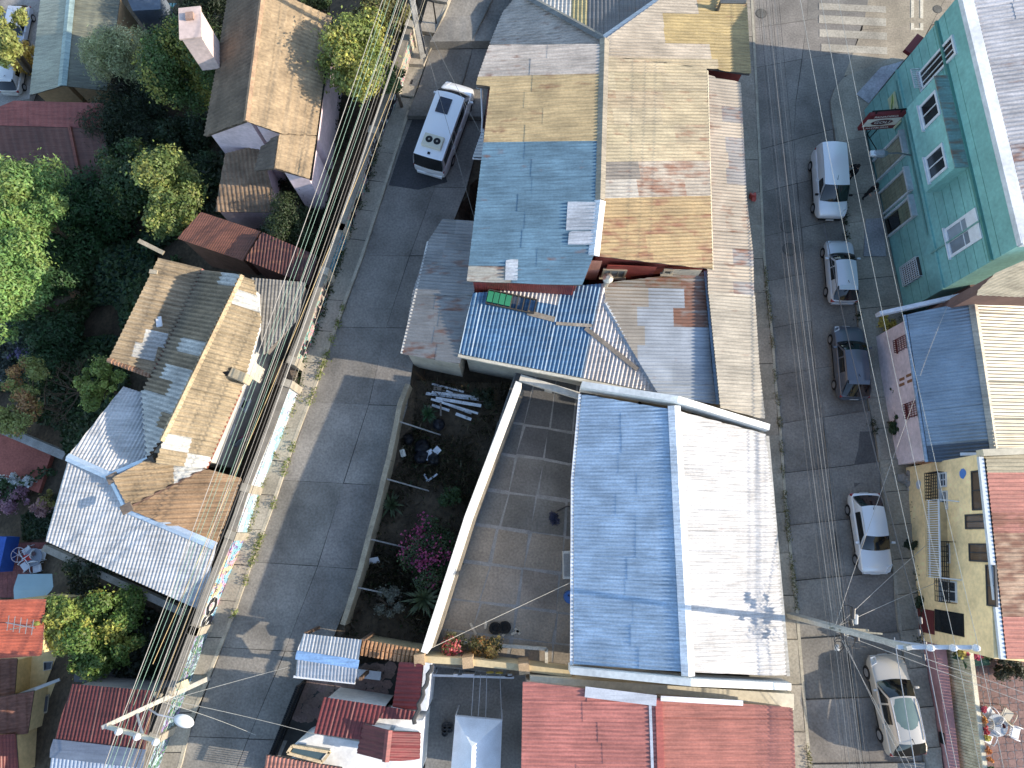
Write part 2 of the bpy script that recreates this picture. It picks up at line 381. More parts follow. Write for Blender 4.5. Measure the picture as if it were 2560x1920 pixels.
def text_mesh(body, size, mat_, origin, xd, yd, name, parent, color, offset=0.0, extrude=0.004, shear=0.0, align='CENTER', mat='paint'):
    cu = bpy.data.curves.new('txt', 'FONT'); cu.body = body; cu.size = size; cu.offset = offset; cu.extrude = extrude; cu.align_x = align; cu.align_y = 'CENTER'; cu.shear = shear; cu.resolution_u = 2
    ob = bpy.data.objects.new('txt', cu); COL.objects.link(ob); bpy.context.view_layer.update()
    me = bpy.data.meshes.new_from_object(ob.evaluated_get(bpy.context.evaluated_depsgraph_get()))
    vs = [origin + xd * v.co.x * mat_[0] + yd * v.co.y * mat_[1] + xd.cross(yd) * v.co.z for v in me.vertices]; fs = [tuple(p.vertices) for p in me.polygons]
    bpy.data.objects.remove(ob); bpy.data.meshes.remove(me); bpy.data.curves.remove(cu)
    return mk(name, vs, fs, mat, parent, color)

# ---- foliage
def leaves_mesh(name, pos, nrm, size, aspect, parent, color, mat='leaf'):
    n = len(pos); b = base_of(parent); pos = pos - np.array([b.x, b.y, b.z])
    nrm = nrm / np.maximum(1e-6, np.linalg.norm(nrm, axis=1, keepdims=True)); r = NP.randn(n, 3)
    a = np.cross(nrm, r); a /= np.maximum(1e-6, np.linalg.norm(a, axis=1, keepdims=True)); c = np.cross(nrm, a)
    sz = (size * (0.6 + 0.8 * NP.rand(n)))[:, None]; a = a * sz * 0.5; c = c * sz * 0.5 * aspect
    v = np.empty((n, 4, 3)); v[:, 0] = pos - a; v[:, 1] = pos + c + nrm * sz * 0.08; v[:, 2] = pos + a; v[:, 3] = pos - c + nrm * sz * 0.08
    me = bpy.data.meshes.new(name); me.vertices.add(4 * n); me.vertices.foreach_set('co', v.ravel())
    me.loops.add(4 * n); me.loops.foreach_set('vertex_index', np.arange(4 * n)); me.polygons.add(n)
    me.polygons.foreach_set('loop_start', np.arange(n) * 4); me.polygons.foreach_set('loop_total', np.full(n, 4)); me.update(); me.validate()
    return finish(bpy.data.objects.new(name, me), mat, parent, color)
def crown_points(c, rx, ry, rz, lobes, n, lr=(0.3, 0.5), up=0.25):
    lobes = int(lobes * 1.5); lr = (lr[0] * 0.72, lr[1] * 0.84)
    d = NP.randn(lobes, 3); d /= np.linalg.norm(d, axis=1, keepdims=True); q = d * (NP.rand(lobes, 1) ** 0.4) * 0.84
    q[:, 2] = q[:, 2] * 0.8 + 0.08; R3 = np.array([rx, ry, rz]); lc = q * R3; mr = (rx * ry * rz) ** (1 / 3)
    rl = mr * (lr[0] * 0.7 + (lr[1] * 1.15 - lr[0] * 0.7) * NP.rand(lobes) ** 1.6)
    w = rl ** 2; k = NP.choice(lobes, n, p=w / w.sum()); dd = NP.randn(n, 3); dd[:, 2] += up; dd /= np.linalg.norm(dd, axis=1, keepdims=True)
    rr = rl[k] * (0.45 + 0.62 * NP.rand(n) ** 0.7); sp = NP.rand(n) < 0.14; rr = np.where(sp, rr * (1.05 + 0.55 * NP.rand(n)), rr)
    return lc[k] + dd * rr[:, None] * np.array([1, 1, 0.8]) + np.array(c), dd + NP.randn(n, 3) * 0.55 + np.array([0, 0, 0.35])
def tree(label, uv, z, rx, ry, rz, color, n=5000, leaf=0.2, lobes=16, zb=None, name='tree', group=None, color2=None, lr=(0.3, 0.5), aspect=0.55, cat='tree', trunk=True, frac2=0.35):
    c = W(uv[0], uv[1], z); gz = zg(c.x, c.y) if zb is None else zb; t = thing(name, label, cat, (c.x, c.y, gz), group)
    n = int(n * 1.7); leaf = leaf * 0.8; p, nn = crown_points(c, rx, ry, rz, lobes, n, lr)
    color = tuple(x * 1.45 for x in color); color2 = color2 and tuple(x * 1.3 for x in color2)
    if color2 is None: leaves_mesh('crown', p, nn, leaf, aspect, t, color)
    else:                                  # two leaf tints mixed clump-wise: young growth outside, old inside
        h = np.sin(p[:, 0] * 2.1 + p[:, 1] * 1.3) + np.sin(p[:, 1] * 2.7 - p[:, 2] * 1.9) + NP.randn(len(p)) * 0.5; k = h > np.quantile(h, 1 - frac2)
        cr = leaves_mesh('crown', p[~k], nn[~k], leaf, aspect, t, color); leaves_mesh('young_leaves', p[k], nn[k], leaf, aspect, cr, color2)
    if trunk:
        m = MB(); top = c + Vector((0, 0, -rz * 0.1)); gz = min(gz, c.z - rz * 0.8); r0 = 0.05 + 0.035 * max(0.3, top.z - gz) ** 0.7; base = Vector((c.x + RN.uniform(-.3, .3), c.y + RN.uniform(-.3, .3), gz - 0.2))
        mid = base.lerp(top, 0.5) + Vector((RN.uniform(-.2, .2), RN.uniform(-.2, .2), 0)); m.tube([base, mid, top], [r0, r0 * 0.75, r0 * 0.4], 7)
        for i in range(7):
            a = RN.uniform(0, 6.28); e = top + Vector((math.cos(a) * rx * 0.65, math.sin(a) * ry * 0.65, RN.uniform(-0.2, 0.6) * rz)); s = mid.lerp(top, RN.uniform(0.2, 1))
            m.tube([s, s.lerp(e, 0.5) + Vector((0, 0, 0.15)), e], [r0 * 0.4, r0 * 0.25, r0 * 0.1], 5)
        m.build('trunk', 'bark', t)
    return t
# ================================================================== GROUND AND STREETS
def ground():
    xs = np.concatenate([np.linspace(-600, -75, 8), np.linspace(-70, 45, 190), np.linspace(50, 600, 8)])
    ys = np.concatenate([np.linspace(-600, -32, 8), np.linspace(-30, 62, 150), np.linspace(68, 600, 8)])
    vs = [(x, y, zg(x, y)) for y in ys for x in xs]; n = len(xs)
    fs = [(j * n + i, j * n + i + 1, (j + 1) * n + i + 1, (j + 1) * n + i) for j in range(len(ys) - 1) for i in range(n - 1)]
    return struct(mk('ground', vs, fs, 'soil'))
ground()
def resample(P, n):
    L = [0]
    for a, b in zip(P, P[1:]): L.append(L[-1] + (b - a).length)
    out = []
    for i in range(n + 1):
        t = L[-1] * i / n
        for k in range(len(P) - 1):
            if L[k] <= t <= L[k + 1] + 1e-6: break
        f = (t - L[k]) / max(1e-6, L[k + 1] - L[k]); out.append(P[k].lerp(P[k + 1], f))
    return out
def strip(name, A, B, n, cuts, dz, color, jr, piece, gap=0.012, base='joint', thick=0.05, zf=None, skew=0.25, bcol=None):
    """a paved strip between two edge lines: a joint bed plus separate slabs"""
    A, B = resample(A, n), resample(B, n); vs = []; fs = []
    for i in range(n + 1):
        for p in (A[i], B[i]): vs.append((p.x, p.y, (zf(p.x, p.y) if zf else p.z) + dz - 0.012))
    for i in range(n): fs.append((2 * i, 2 * i + 1, 2 * i + 3, 2 * i + 2))
    r = struct(mk(name, vs, fs, base, None, bcol))
    bounds = [0.0] + cuts + [1.0]
    offs = {}
    for k in range(len(bounds) - 1):
        for i in range(n):
            f = lambda ii, c: A[min(n, ii)].lerp(B[min(n, ii)], c)
            q = [f(i, bounds[k]), f(i, bounds[k + 1]), f(i + 1, bounds[k + 1]), f(i + 1, bounds[k])]
            q = [Vector((p.x, p.y, (zf(p.x, p.y) if zf else p.z) + dz)) for p in q]; c = sum(q, Vector()) / 4
            q = [p + (c - p).normalized() * gap * 1.5 + Vector((RN.uniform(-.02, .02), RN.uniform(-.02, .02), 0)) for p in q]; h = RN.uniform(-0.003, 0.004)
            q = [p + Vector((0, 0, h)) for p in q]
            MB().prism(q, lambda x, y: c.z - thick).build(piece, 'slab', r, jit(color, jr, 0.015))
    return r
ASPH = C(124, 119, 111); PAV = C(150, 142, 126)
strip('west_street', kerbWP, eastWP, 11, [0.6], 0.0, ASPH, 0.16, 'concrete_slab', zf=zW)
strip('west_pavement', wallFull, kerbWP, 26, [], 0.13, PAV, 0.07, 'pavement_slab', zf=zW)
def kerb(name, P, w, side, zf, color):
    m = MB(); P = resample(P, 60)
    for a, b in zip(P, P[1:]):
        d = (b - a); d.z = 0; s = d.normalized().cross(Vector((0, 0, 1))) * w * side
        g = lambda p, h: Vector((p.x, p.y, zf(p.x, p.y) + h))
        q = [a, b, b + s, a + s]
        m.hexa([g(p, -0.1) for p in q], [g(p, 0.142) for p in q])
    return struct(m.build(name, 'concrete', None, color))
kerb('west_kerb', kerbWP, 0.16, 1, zW, C(165, 156, 136))
# east street: carriageway, pavements on both sides, crossing street to the north
northE = [WG(u, v, zE) for u, v in [(2200, -160), (2160, 60), (2110, 190), (2078, 293)]]
strip('east_street', kwP, northE[:1] + northE[1:3] + keP, 18, [0.48], 0.0, ASPH, 0.13, 'concrete_slab', zf=zE)
strip('side_street', [WG(u, v, zE) for u, v in [(2110, 190), (2160, 60), (2200, -160)]], [WG(u, v, zE) for u, v in [(2420, 175), (2520, 20), (2700, -160)]], 3, [0.5], 0.004, C(150, 138, 118), 0.05, 'concrete_slab', zf=zE)
strip('east_pavement', keP, beP, 22, [], 0.13, PAV, 0.09, 'pavement_slab', zf=zE)
kerb('east_kerb', keP, 0.16, -1, zE, C(150, 144, 130))
inW = [p - Vector((2.6, 0, 0)) for p in kwP]
strip('inner_pavement', inW, kwP, 24, [], 0.13, PAV, 0.08, 'pavement_slab', zf=zE)
kerb('inner_kerb', kwP, 0.15, -1, zE, C(165, 158, 138))
# zebra crossing and a worn lettering frame on the side street
zc = []
for k in range(4):
    y = [20, 98, 190, 285][k]; yb = [62, 150, 238, 332][k]; xl = [330, 330, 333, 345][k]; xr = [765, 765, 770, 772][k]
    q = [WG(*T(3, 0, xl, y), zE), WG(*T(3, 0, xr, y + 22), zE), WG(*T(3, 0, xr, yb + 22), zE), WG(*T(3, 0, xl, yb), zE)]
    MB().prism([Vector((p.x, p.y, zE(p.x, p.y) + 0.017)) for p in q], -0.03).build('crosswalk_stripe', 'slab', bpy.data.objects['east_street'], C(166, 158, 142))
for q in [((925, 0), (945, 0), (945, 115), (925, 115)), ((985, 0), (1005, 0), (1005, 120), (985, 120)), ((925, 150), (945, 150), (945, 195), (925, 195)), ((985, 150), (1005, 150), (1005, 198), (985, 198)), ((946, 182), (984, 184), (984, 197), (946, 195))]:
    P = [WG(*T(3, 0, *p), zE) for p in q]
    MB().prism([Vector((p.x, p.y, zE(p.x, p.y) + 0.021)) for p in P], 0.0).build('lane_marking', 'slab', bpy.data.objects['side_street'], C(196, 186, 164))
for i, (uv, r) in enumerate([(T(3, 0, 125, 1470), 0.42), (T(3, 0, 138, 1615), 0.42), (T(2, 0, 1615, 88), 0.36), (T(3, 0, 1098, 60), 0.3)]):
    p = WG(*uv, zE); z = zE(p.x, p.y)
    m = thing('manhole_cover', ['round iron manhole cover in the shaded street, nearer the white van', 'round iron manhole cover in the shaded street, beside the silver hatchback', 'round iron manhole cover by the yellow roof corner in sunlight', 'small dark manhole cover beside the street lettering'][i], 'manhole', (p.x, p.y, z))
    MB().lathe((p.x, p.y, z), [(r, 0.0), (r, 0.014), (r * 0.93, 0.014)]).build('frame', 'concrete', m, C(80, 78, 74))
    MB().lathe((p.x, p.y, z), [(r * 0.88, 0.0), (r * 0.88, 0.018), (r * 0.6, 0.02)]).build('lid', 'concrete', m, C(98, 95, 88))
# dark asphalt repair beside the minibus on the west street
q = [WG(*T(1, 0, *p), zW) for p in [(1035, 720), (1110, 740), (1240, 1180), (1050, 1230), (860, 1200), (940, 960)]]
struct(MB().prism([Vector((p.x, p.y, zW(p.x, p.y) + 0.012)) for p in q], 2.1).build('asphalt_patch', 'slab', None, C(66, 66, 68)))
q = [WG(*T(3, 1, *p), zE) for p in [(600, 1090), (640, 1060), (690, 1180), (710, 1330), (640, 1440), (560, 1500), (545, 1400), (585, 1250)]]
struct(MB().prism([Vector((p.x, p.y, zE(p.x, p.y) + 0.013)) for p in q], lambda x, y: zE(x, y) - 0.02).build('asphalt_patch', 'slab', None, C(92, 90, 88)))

# ---- graffiti parapet walls along the west pavement
def parapet(i0, i1, zt, mat, label, thick=0.28, color=C(150, 140, 122)):
    P = wallP[i0:i1 + 1]; c = P[len(P) // 2]; t = thing('parapet_wall', label, 'wall', (c.x, c.y, zW(c.x, c.y)), None)
    body_, face = MB(), MB()
    for a, b in zip(P, P[1:]):
        d = (b - a); d.z = 0; s = -d.normalized().cross(Vector((0, 0, 1))) * thick
        if s.x > 0: s = -s
        q = [a, b, b + s, a + s]; g = lambda p, h: Vector((p.x, p.y, zW(p.x, p.y) + h))
        body_.hexa([g(p, -4.2) for p in q], [g(p, zt) for p in q])
        o = -s.normalized() * 0.012; f = [a + o, b + o]
        face.hexa([g(f[0], 0.14), g(f[1], 0.14), g(b, 0.14), g(a, 0.14)], [g(f[0], zt - 0.01), g(f[1], zt - 0.01), g(b, zt - 0.01), g(a, zt - 0.01)])
        m = MB(); e = s.normalized() * 0.05
        m.hexa([g(p, zt + 0.002) for p in (a - e, b - e, b + s + e, a + s + e)], [g(p, zt + 0.09) for p in (a - e, b - e, b + s + e, a + s + e)]); m.build('coping', 'concrete', t, jit(C(128, 120, 106), 0.1))
    body_.build('wall', 'concrete', t, color); face.build('painted_face', mat, t)
    for j in range(0, len(P), 2):
        p = P[j]; d = (P[min(j + 1, len(P) - 1)] - P[max(0, j - 1)]); rz = math.atan2(d.y, d.x)
        box('pier', (p.x - 0.12, p.y, zW(p.x, p.y) + zt / 2 + 0.08), (0.4, 0.5, zt + 0.2), rz, 'concrete', t, jit(C(160, 150, 130), 0.1))
    return t
def wall_text(t, i, f0, txt, size, zt, white=True):
    a, b = wallP[i], wallP[i + 1]; d = (a - b).normalized(); p = b.lerp(a, f0); n = Vector((d.y, -d.x, 0)); n = n if n.x > 0 else -n
    up = Vector((0, 0, 1)); o = Vector((p.x, p.y, zW(p.x, p.y) + 0.14 + zt / 2)) + n * 0.02
    if white: text_mesh(txt, size, (1.15, 1.5), o, d, up, 'graffiti_outline', t, C(205, 208, 210), 0.10)
    text_mesh(txt, size, (1.15, 1.5), o + n * 0.012, d, up, 'graffiti_letters', t, C(20, 22, 34), 0.055)
p1 = parapet(0, 1, 1.6, 'graf_cream', 'painted parapet wall end beside the leaning pole at the top', color=C(160, 150, 132))
p2 = parapet(1, 2, 1.35, 'graf_cream', 'parapet wall with long black graffiti name by the minibus'); wall_text(p2, 1, 0.5, 'QRFEBOK', 0.78, 1.2)
p3 = parapet(2, 4, 1.35, 'graf_cream', 'parapet wall with short black graffiti name and blue scrawl'); wall_text(p3, 2, 0.52, 'MASH', 0.80, 1.2); wall_text(p3, 3, 0.5, 'yly Kap', 0.5, 1.1, False)
p4 = parapet(4, 5, 1.35, 'graf_teal', 'parapet wall painted teal with a red and white tag')
p5 = parapet(5, 7, 1.45, 'graf_cream', 'parapet wall with black scribbles beside the grey shed roof'); wall_text(p5, 5, 0.5, 'AuLx Ky', 0.62, 1.2, False); wall_text(p5, 6, 0.5, 'Ks', 0.7, 1.2, False)
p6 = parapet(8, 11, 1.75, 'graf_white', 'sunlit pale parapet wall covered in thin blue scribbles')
p7 = parapet(11, 13, 1.75, 'graf_yellow', 'parapet wall with big colourful graffiti letters in the sun'); wall_text(p7, 12, 0.5, 'SO', 1.0, 1.5)
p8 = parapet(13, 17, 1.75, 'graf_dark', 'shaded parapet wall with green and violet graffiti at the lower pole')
# stone steps down between the two stretches of parapet
a, b = wallP[7], wallP[8]; c = (a + b) / 2; t = thing('stair_passage', 'dark steps leading down through the gap in the parapet', 'stairs', (c.x, c.y, 2.2))
for k in range(8):
    z = 2.2 - 0.18 * k; box('step', (c.x - 0.3 - 0.3 * k, c.y + 0.12 * k, z - 0.4), (0.32, 1.5, 0.9), 0.35, 'concrete', t, jit(C(110, 96, 82), 0.1))
# kerbside weeds
def weeds(label, P, n, spread, zf, color, h=0.3, group='weeds along the kerbs', leaf=0.16, name='weeds'):
    P = resample(P, 200); pos = []; 
    pat = [RN.random() for _ in range(40)]
    while len(pos) < n:
        k = RN.randrange(200)
        if pat[k * 40 // 201] < 0.45: continue
        p = P[k].lerp(P[k + 1], RN.random()); hh = RN.random() * h; pos.append((p.x + RN.gauss(0, spread), p.y + RN.gauss(0, spread), zf(p.x, p.y) + 0.1 + hh))
    pos = np.array(pos); nn = NP.randn(n, 3) + np.array([0, 0, 0.6]); o = leaves_mesh(name, pos, nn, leaf, 0.35, None, color); o['kind'] = 'stuff'; return o
weeds('', kerbWP[6:13], 900, 0.09, zW, C(120, 130, 52), name='kerb_weeds')
weeds('', wallP[2:9], 1500, 0.15, zW, C(60, 74, 32), 0.4, name='wall_weeds')
weeds('', wallP[8:12], 500, 0.14, zW, C(120, 125, 60), 0.35, name='wall_weeds')
weeds('', [p + Vector((0.05, 0, 0)) for p in kwP[3:10]], 1500, 0.08, zE, C(110, 108, 58), 0.2, leaf=0.12, name='kerb_weeds')
weeds('', keP[1:7], 900, 0.1, zE, C(48, 58, 30), 0.2, name='kerb_weeds')
weeds('', [p + Vector((-0.15, 0, 0)) for p in beP[4:9]], 1300, 0.14, zE, C(44, 60, 28), 0.45, name='wall_weeds')

# ================================================================== CENTRAL BUILDING
ROOFC = C(214, 205, 184); YEL = C(184, 160, 98); BLUE = C(112, 152, 174); CREAM = C(216, 186, 128); WHT = C(226, 226, 224)
cb = thing('corner_building', 'large corner building with patchwork cream, yellow and blue corrugated roof', 'building', W(1500, 450, 0))
ZR, ZWE, ZEE = 8.6, 7.8, 7.4
plW = PL((1511, 98, ZR), (1484, 640, ZR), (1178, 640, ZWE))
plE = PL((1511, 98, ZR), (1484, 640, ZR), (1778, 640, ZEE))
plN = PL((1511, 98, 6.6), (1311, -40, 4.6), (1690, -40, 5.0))
plW1 = PL((1511, 98, 6.4), (1300, -18, 4.6), (1245, 60, 4.0))
polyW1 = [(1511, 98), (1300, -18), (1258, 30), (1224, 112), (1510, 112)]
polyW2 = [(1510, 112), (1224, 112), (1196, 190), (1190, 214), (1226, 216), (1167, 705), (1455, 715), (1484, 640)]
def colW(u, v):
    if v < 172: return (*C(216, 202, 186), 0.12)
    if v < 372 - (u - 1200) * 0.01: return (*CREAM, RN.choice([.06, .12, .2]))
    if v > 660 and u < 1285: return (*C(205, 198, 180), 0.18)
    return (*BLUE, RN.choice([.02, .06, .15]))
rW = body(cb, [polyp(plW1, polyW1), polyp(plW, [(1510, 112), (1224, 112), (1205, 216), (1167, 705), (1455, 715), (1484, 640)])], 0.0, 'plaster', C(120, 70, 60), ins=0.5, drop=0.25, name='west_wall')
def deckm(parent, polys, th, mat, color, name='roof'):
    m = MB()
    for P in polys:
        Q = inset(P, 0.06); m.prism([p - Vector((0, 0, 0.015)) for p in Q], 0.0)
        k = len(P)
        for i in range(k): x, y, z = m.v[-k + i]; m.v[-k + i] = (x, y, Q[i].z - th)
    return m.build(name, mat, parent, color)
roofW = deckm(cb, [polyp(plW1, polyW1), polyp(plW, polyW2)], 0.14, 'wood', C(90, 84, 78))
corr(roofW, plW1, polyW1, 'sheet', ROOFC, sw=0.95, sl=3.4, colf=colW, rib=((1490, 300), (1215, 305)))
corr(roofW, plW, polyW2, 'sheet', ROOFC, sw=0.95, sl=3.2, colf=colW, rib=((1490, 300), (1215, 305)))
polyE = [(1511, 98), (1484, 640), (1500, 642), (1781, 674), (1768, 170), (1877, 187), (1864, -30), (1690, -30)]
plE1 = PL((1511, 98, 7.2), (1690, -30, 6.6), (1877, 187, 5.6))
polyE1 = [(1513, 98), (1690, -30), (1864, -30), (1877, 187), (1766, 172), (1508, 140)]
polyE2 = [(1508, 140), (1766, 172), (1781, 674), (1484, 640)]
def colE(u, v):
    k = RN.random()
    if u > 1755 and v < 190: return (*YEL, 0.14 if v < 60 else 0.06)
    if v < 140: return (*(YEL if (u > 1680 and 30 < v < 95) else C(190, 177, 156)), 0.05)
    if v > 485: return (*C(180, 152, 100), 0.27 if k < 0.5 else 0.16)
    if v > 400:
        if u < 1545: return (*C(184, 178, 166), 0.08)
        if u < 1610: return (*C(140, 132, 122), 0.10)
        return (*C(180, 168, 150), 0.30 if k < 0.6 else 0.14)
    if 300 < v < 345 and 1680 < u < 1725: return (*C(132, 126, 116), 0.05)
    return (*jit(C(184, 168, 132), 0.06, 0.03), 0.12 if k < 0.7 else 0.2)
body(cb, [polyp(plE1, polyE1), polyp(plE, polyE2)], 0.0, 'plaster', C(150, 62, 48), ins=0.45, drop=0.25, name='east_wall')
roofE = deckm(cb, [polyp(plE1, polyE1), polyp(plE, polyE2)], 0.14, 'wood', C(90, 84, 78))
corr(roofE, plE1, polyE1, 'sheet', ROOFC, sw=0.95, sl=2.6, colf=colE, rib=((1520, 300), (1770, 300)))
corr(roofE, plE, polyE2, 'sheet', ROOFC, sw=0.95, sl=2.5, colf=colE, rib=((1520, 300), (1770, 300)))
polyN = [(1511, 98), (1300, -18), (1280, -60), (1700, -60), (1690, -30)]
roofN = deckm(cb, [polyp(plN, polyN)], 0.14, 'wood', C(90, 84, 78))
corr(roofN, plN, polyN, 'sheet', C(112, 110, 110), pitch=0.22, amp=0.035, sw=0.9, sl=2.5, colf=lambda u, v: (*(C(206, 200, 190) if u < 1440 else (C(190, 172, 110) if u < 1475 else C(104, 106, 112))), 0.08), rib=((1500, 60), (1500, -40)))
up = Vector((0, 0, 0.05))
cap_strip(roofW, onp(plW, 1511, 98) + up, onp(plW, 1500, 500) + up, 0.24, 0.09, 'sheet', C(150, 138, 116)); cap_strip(roofW, onp(plW, 1500, 502) + up, onp(plW, 1484, 640) + up, 0.27, 0.09, 'sheet', C(225, 225, 224))
cap_strip(roofN, onp(plN, 1511, 98) + up, onp(plN, 1311, -12) + up, 0.2, 0.08, 'sheet', C(120, 122, 118)); cap_strip(roofN, onp(plN, 1511, 98) + up, onp(plN, 1690, -28) + up, 0.24, 0.08, 'sheet', C(205, 208, 210))
# new pale sheets let into the blue slope, flue bend on the yellow corner
for P in ([(362, 1305), (545, 1302), (535, 1492), (350, 1498)], [(370, 1502), (530, 1496), (522, 1592), (362, 1594)]):
    corr(roofW, (plW[0] + plW[1] * 0.05, plW[1]), [T(2, 0, *q) for q in P], 'sheet', C(206, 212, 220), sw=3, sl=5, rib=((1490, 300), (1215, 305)), name='repair_sheet')
corr(roofW, (plW[0] + plW[1] * 0.05, plW[1]), [T(1, 1, *q) for q in [(1620, 30), (1700, 20), (1695, 160), (1615, 165)]], 'sheet', C(206, 212, 218), sw=3, sl=5, rib=((1490, 300), (1215, 305)), name='repair_sheet')
fp = onp(plE1, *T(2, 0, 1330, 70)); MB().tube([fp, fp + Vector((0, 0, 0.7)), fp + Vector((1.3, -0.05, 0.75)), fp + Vector((1.5, 0.5, 0.8))], 0.12, 8).build('flue_pipe', 'metal', cb, C(120, 118, 112))
bevel(cap_strip(roofE, onp(plE, 1768, 176) + Vector((0, 0, -0.02)), onp(plE, 1781, 674) + Vector((0, 0, -0.02)), 0.07, 0.06, 'sheet', C(190, 178, 150), 'eaves_trim'), 0.01)
# gable wall panels facing the low roofs
gpl = vplane(W(1460, 715, 6.0), W(1781, 676, 6.0))
g = W(1500, 640, 6.2)
sw_pl = vplane(onp(plE, 1490, 648), onp(plE, 1781, 680))
if sw_pl[1].y > 0: sw_pl = (sw_pl[0], -sw_pl[1])
sw_pl = (sw_pl[0] - sw_pl[1] * 0.30, sw_pl[1])
wpanel(cb, sw_pl, T(2, 1, 470, 150), T(2, 1, 585, 30), 0.0, 0.03, 'sheet', C(200, 140, 118), 'wall_cladding')
wpanel(cb, sw_pl, T(2, 1, 590, 140), T(2, 1, 940, 66), 0.0, 0.04, 'sheet', (*C(142, 56, 46), 0.1), 'wall_cladding')
wpanel(cb, sw_pl, T(2, 1, 965, 125), T(2, 1, 1230, 90), 0.0, 0.03, 'plaster', C(176, 164, 142), 'wall_cladding')
window(cb, sw_pl, T(2, 1, 575, 128), T(2, 1, 748, 84), C(150, 140, 120), mull=2, pcol=C(150, 150, 140), dep=0.1)
window(cb, sw_pl, T(2, 1, 972, 106), T(2, 1, 1045, 84), C(150, 140, 120), mull=0, pcol=C(60, 58, 54), dep=0.1)
# red corrugated wall under the blue slope
a, b = onp(plW, 1180, 702), onp(plW, 1440, 712); rp = vplane(a, b); rp = rp if rp[1].y < 0 else (rp[0], -rp[1]); a -= rp[1] * 0.25; b -= rp[1] * 0.25
for i in range(9):
    p, q = a.lerp(b, i / 9), a.lerp(b, (i + 1) / 9); s = (q - p).normalized(); vs = []; fs = []
    for j in range(25):
        x = p + s * ((q - p).length * j / 24) + rp[1] * (0.02 * math.sin(2 * math.pi * j / 4) + 0.03 + 0.004 * (i % 2)); vs += [(x.x, x.y, p.z - 2.8), (x.x, x.y, p.z - 0.1)]
        if j: k = 2 * j; fs.append((k - 2, k, k + 1, k - 1))
    mk('wall_sheet', vs, fs, 'sheet', cb, (*jit(C(150, 54, 44), 0.08), 0.06), True)
# east lean-to
plL = PL((1770, 193, 6.2), (1803, 1010, 6.2), (1905, 1010, 5.8))
polyL1 = [(1752, 185), (1851, 208), (1866, 501), (1882, 637), (1884, 745), (1770, 742)]
polyL2 = [(1770, 728), (1886, 738), (1897, 910), (1912, 1049), (1800, 1020)]
body(cb, [polyp(plL, polyL1), polyp(plL, polyL2)], -0.3, 'plaster', C(170, 150, 120), ins=0.35, name='lean_to_wall')
roofL = deckm(cb, [polyp(plL, polyL1), polyp(plL, polyL2)], 0.12, 'wood', C(90, 84, 78))
def colL(u, v):
    if v > 735: return (*C(190, 180, 160), 0.06)
    e = 1812 + (v - 200) * 0.06
    if u > e + 12: return (*C(160, 156, 152), RN.choice([0.14, 0.2, 0.26]))
    return (*C(190, 176, 154), RN.choice([0.1, 0.14, 0.18]))
corr(roofL, plL, polyL1, 'zinc', ROOFC, sw=0.9, sl=1.7, colf=colL, rib=((1780, 400), (1860, 408)))
corr(roofL, plL, polyL2, 'sheet', ROOFC, sw=0.9, sl=3.2, colf=colL, rib=((1780, 900), (1880, 908)))
# grey zinc roof and blue/white roof of the rear wing
wg = thing('rear_wing', 'low rear wing with grey zinc roof and blue and white striped roof', 'building', W(1500, 850, 1.5))
plG = PL((1510, 745, 6.4), (1640, 980, 5.9), (1765, 850, 5.8))
polyG = [T(2, 1, 600, 175), T(2, 1, 1240, 100), T(2, 1, 1290, 700), T(2, 1, 1320, 965), T(2, 1, 940, 885), T(2, 1, 595, 310)]
plB = PL((1510, 745, 6.4), (1640, 980, 5.7), (1145, 880, 5.4))
polyB = [T(1, 1, 1405, 240), T(1, 1, 1440, 230), T(2, 1, 0, 245), T(2, 1, 400, 180), T(2, 1, 600, 178), T(2, 1, 600, 310), T(2, 1, 940, 885), T(2, 1, 450, 822), T(1, 1, 1310, 632)]
polyB = [T(1, 1, 1405, 240), T(2, 1, 395, 195), T(2, 1, 600, 178), T(2, 1, 605, 310), T(2, 1, 940, 885), T(1, 1, 1310, 632)]
body(wg, [polyp(plG, polyG), polyp(plB, polyB)], 1.0, 'plaster', C(186, 178, 160), ins=0.35)
rG = deckm(wg, [polyp(plG, polyG)], 0.12, 'wood', C(90, 84, 78)); rB = deckm(wg, [polyp(plB, polyB)], 0.12, 'wood', C(90, 84, 78))
def colG(u, v):
    if u > 1668 and 680 < v < 812: return (*C(164, 158, 150), 0.42 if v < 760 or RN.random() < .7 else 0.15)
    if v < 730: return (*C(150, 142, 128), 0.25)
    if u < 1590: return (*C(172, 162, 146), 0.08)
    return (*C(172, 180, 188), 0.04)
corr(rG, plG, polyG, 'zinc', C(172, 172, 172), sw=0.95, sl=2.0, colf=colG, rib=((1560, 800), (1760, 805)))
def colB(u, v):
    if v < 730 and u > 1430: return (*C(216, 204, 160), 0.03)
    if v < 772 + (u - 1280) * 0.02 and 1225 < u < 1412: return (*C(216, 208, 202), 0.03)
    b = 1478 - (v - 780) * 0.12
    if v < 850: b = 1495
    return (*(C(84, 136, 176) if u < b else C(214, 204, 198)), 0.03)
corr(rB, plB, polyB, 'sheet', BLUE, pitch=0.2, amp=0.04, sw=0.62, sl=1.7, colf=colB, rib=(T(2, 1, 300, 420), T(2, 1, 240, 700)), jr=0.1)
hp, hq = onp(plB, *T(2, 1, 600, 310)) + Vector((0, 0, .06)), onp(plB, *T(2, 1, 938, 880)) + Vector((0, 0, .06)); cap_strip(rG, hp, hq, 0.16, 0.07, 'sheet', C(150, 160, 172))
gpA, gpB = onp(plG, *T(2, 1, 1245, 95)), onp(plG, *T(2, 1, 1325, 960)); m = MB(); m.beam(gpA + Vector((0.18, 0, -.02)), gpB + Vector((0.18, 0, -.02)), 0.42, 0.12); m.build('box_gutter', 'sheet', wg, (*C(142, 170, 196), 0.1))
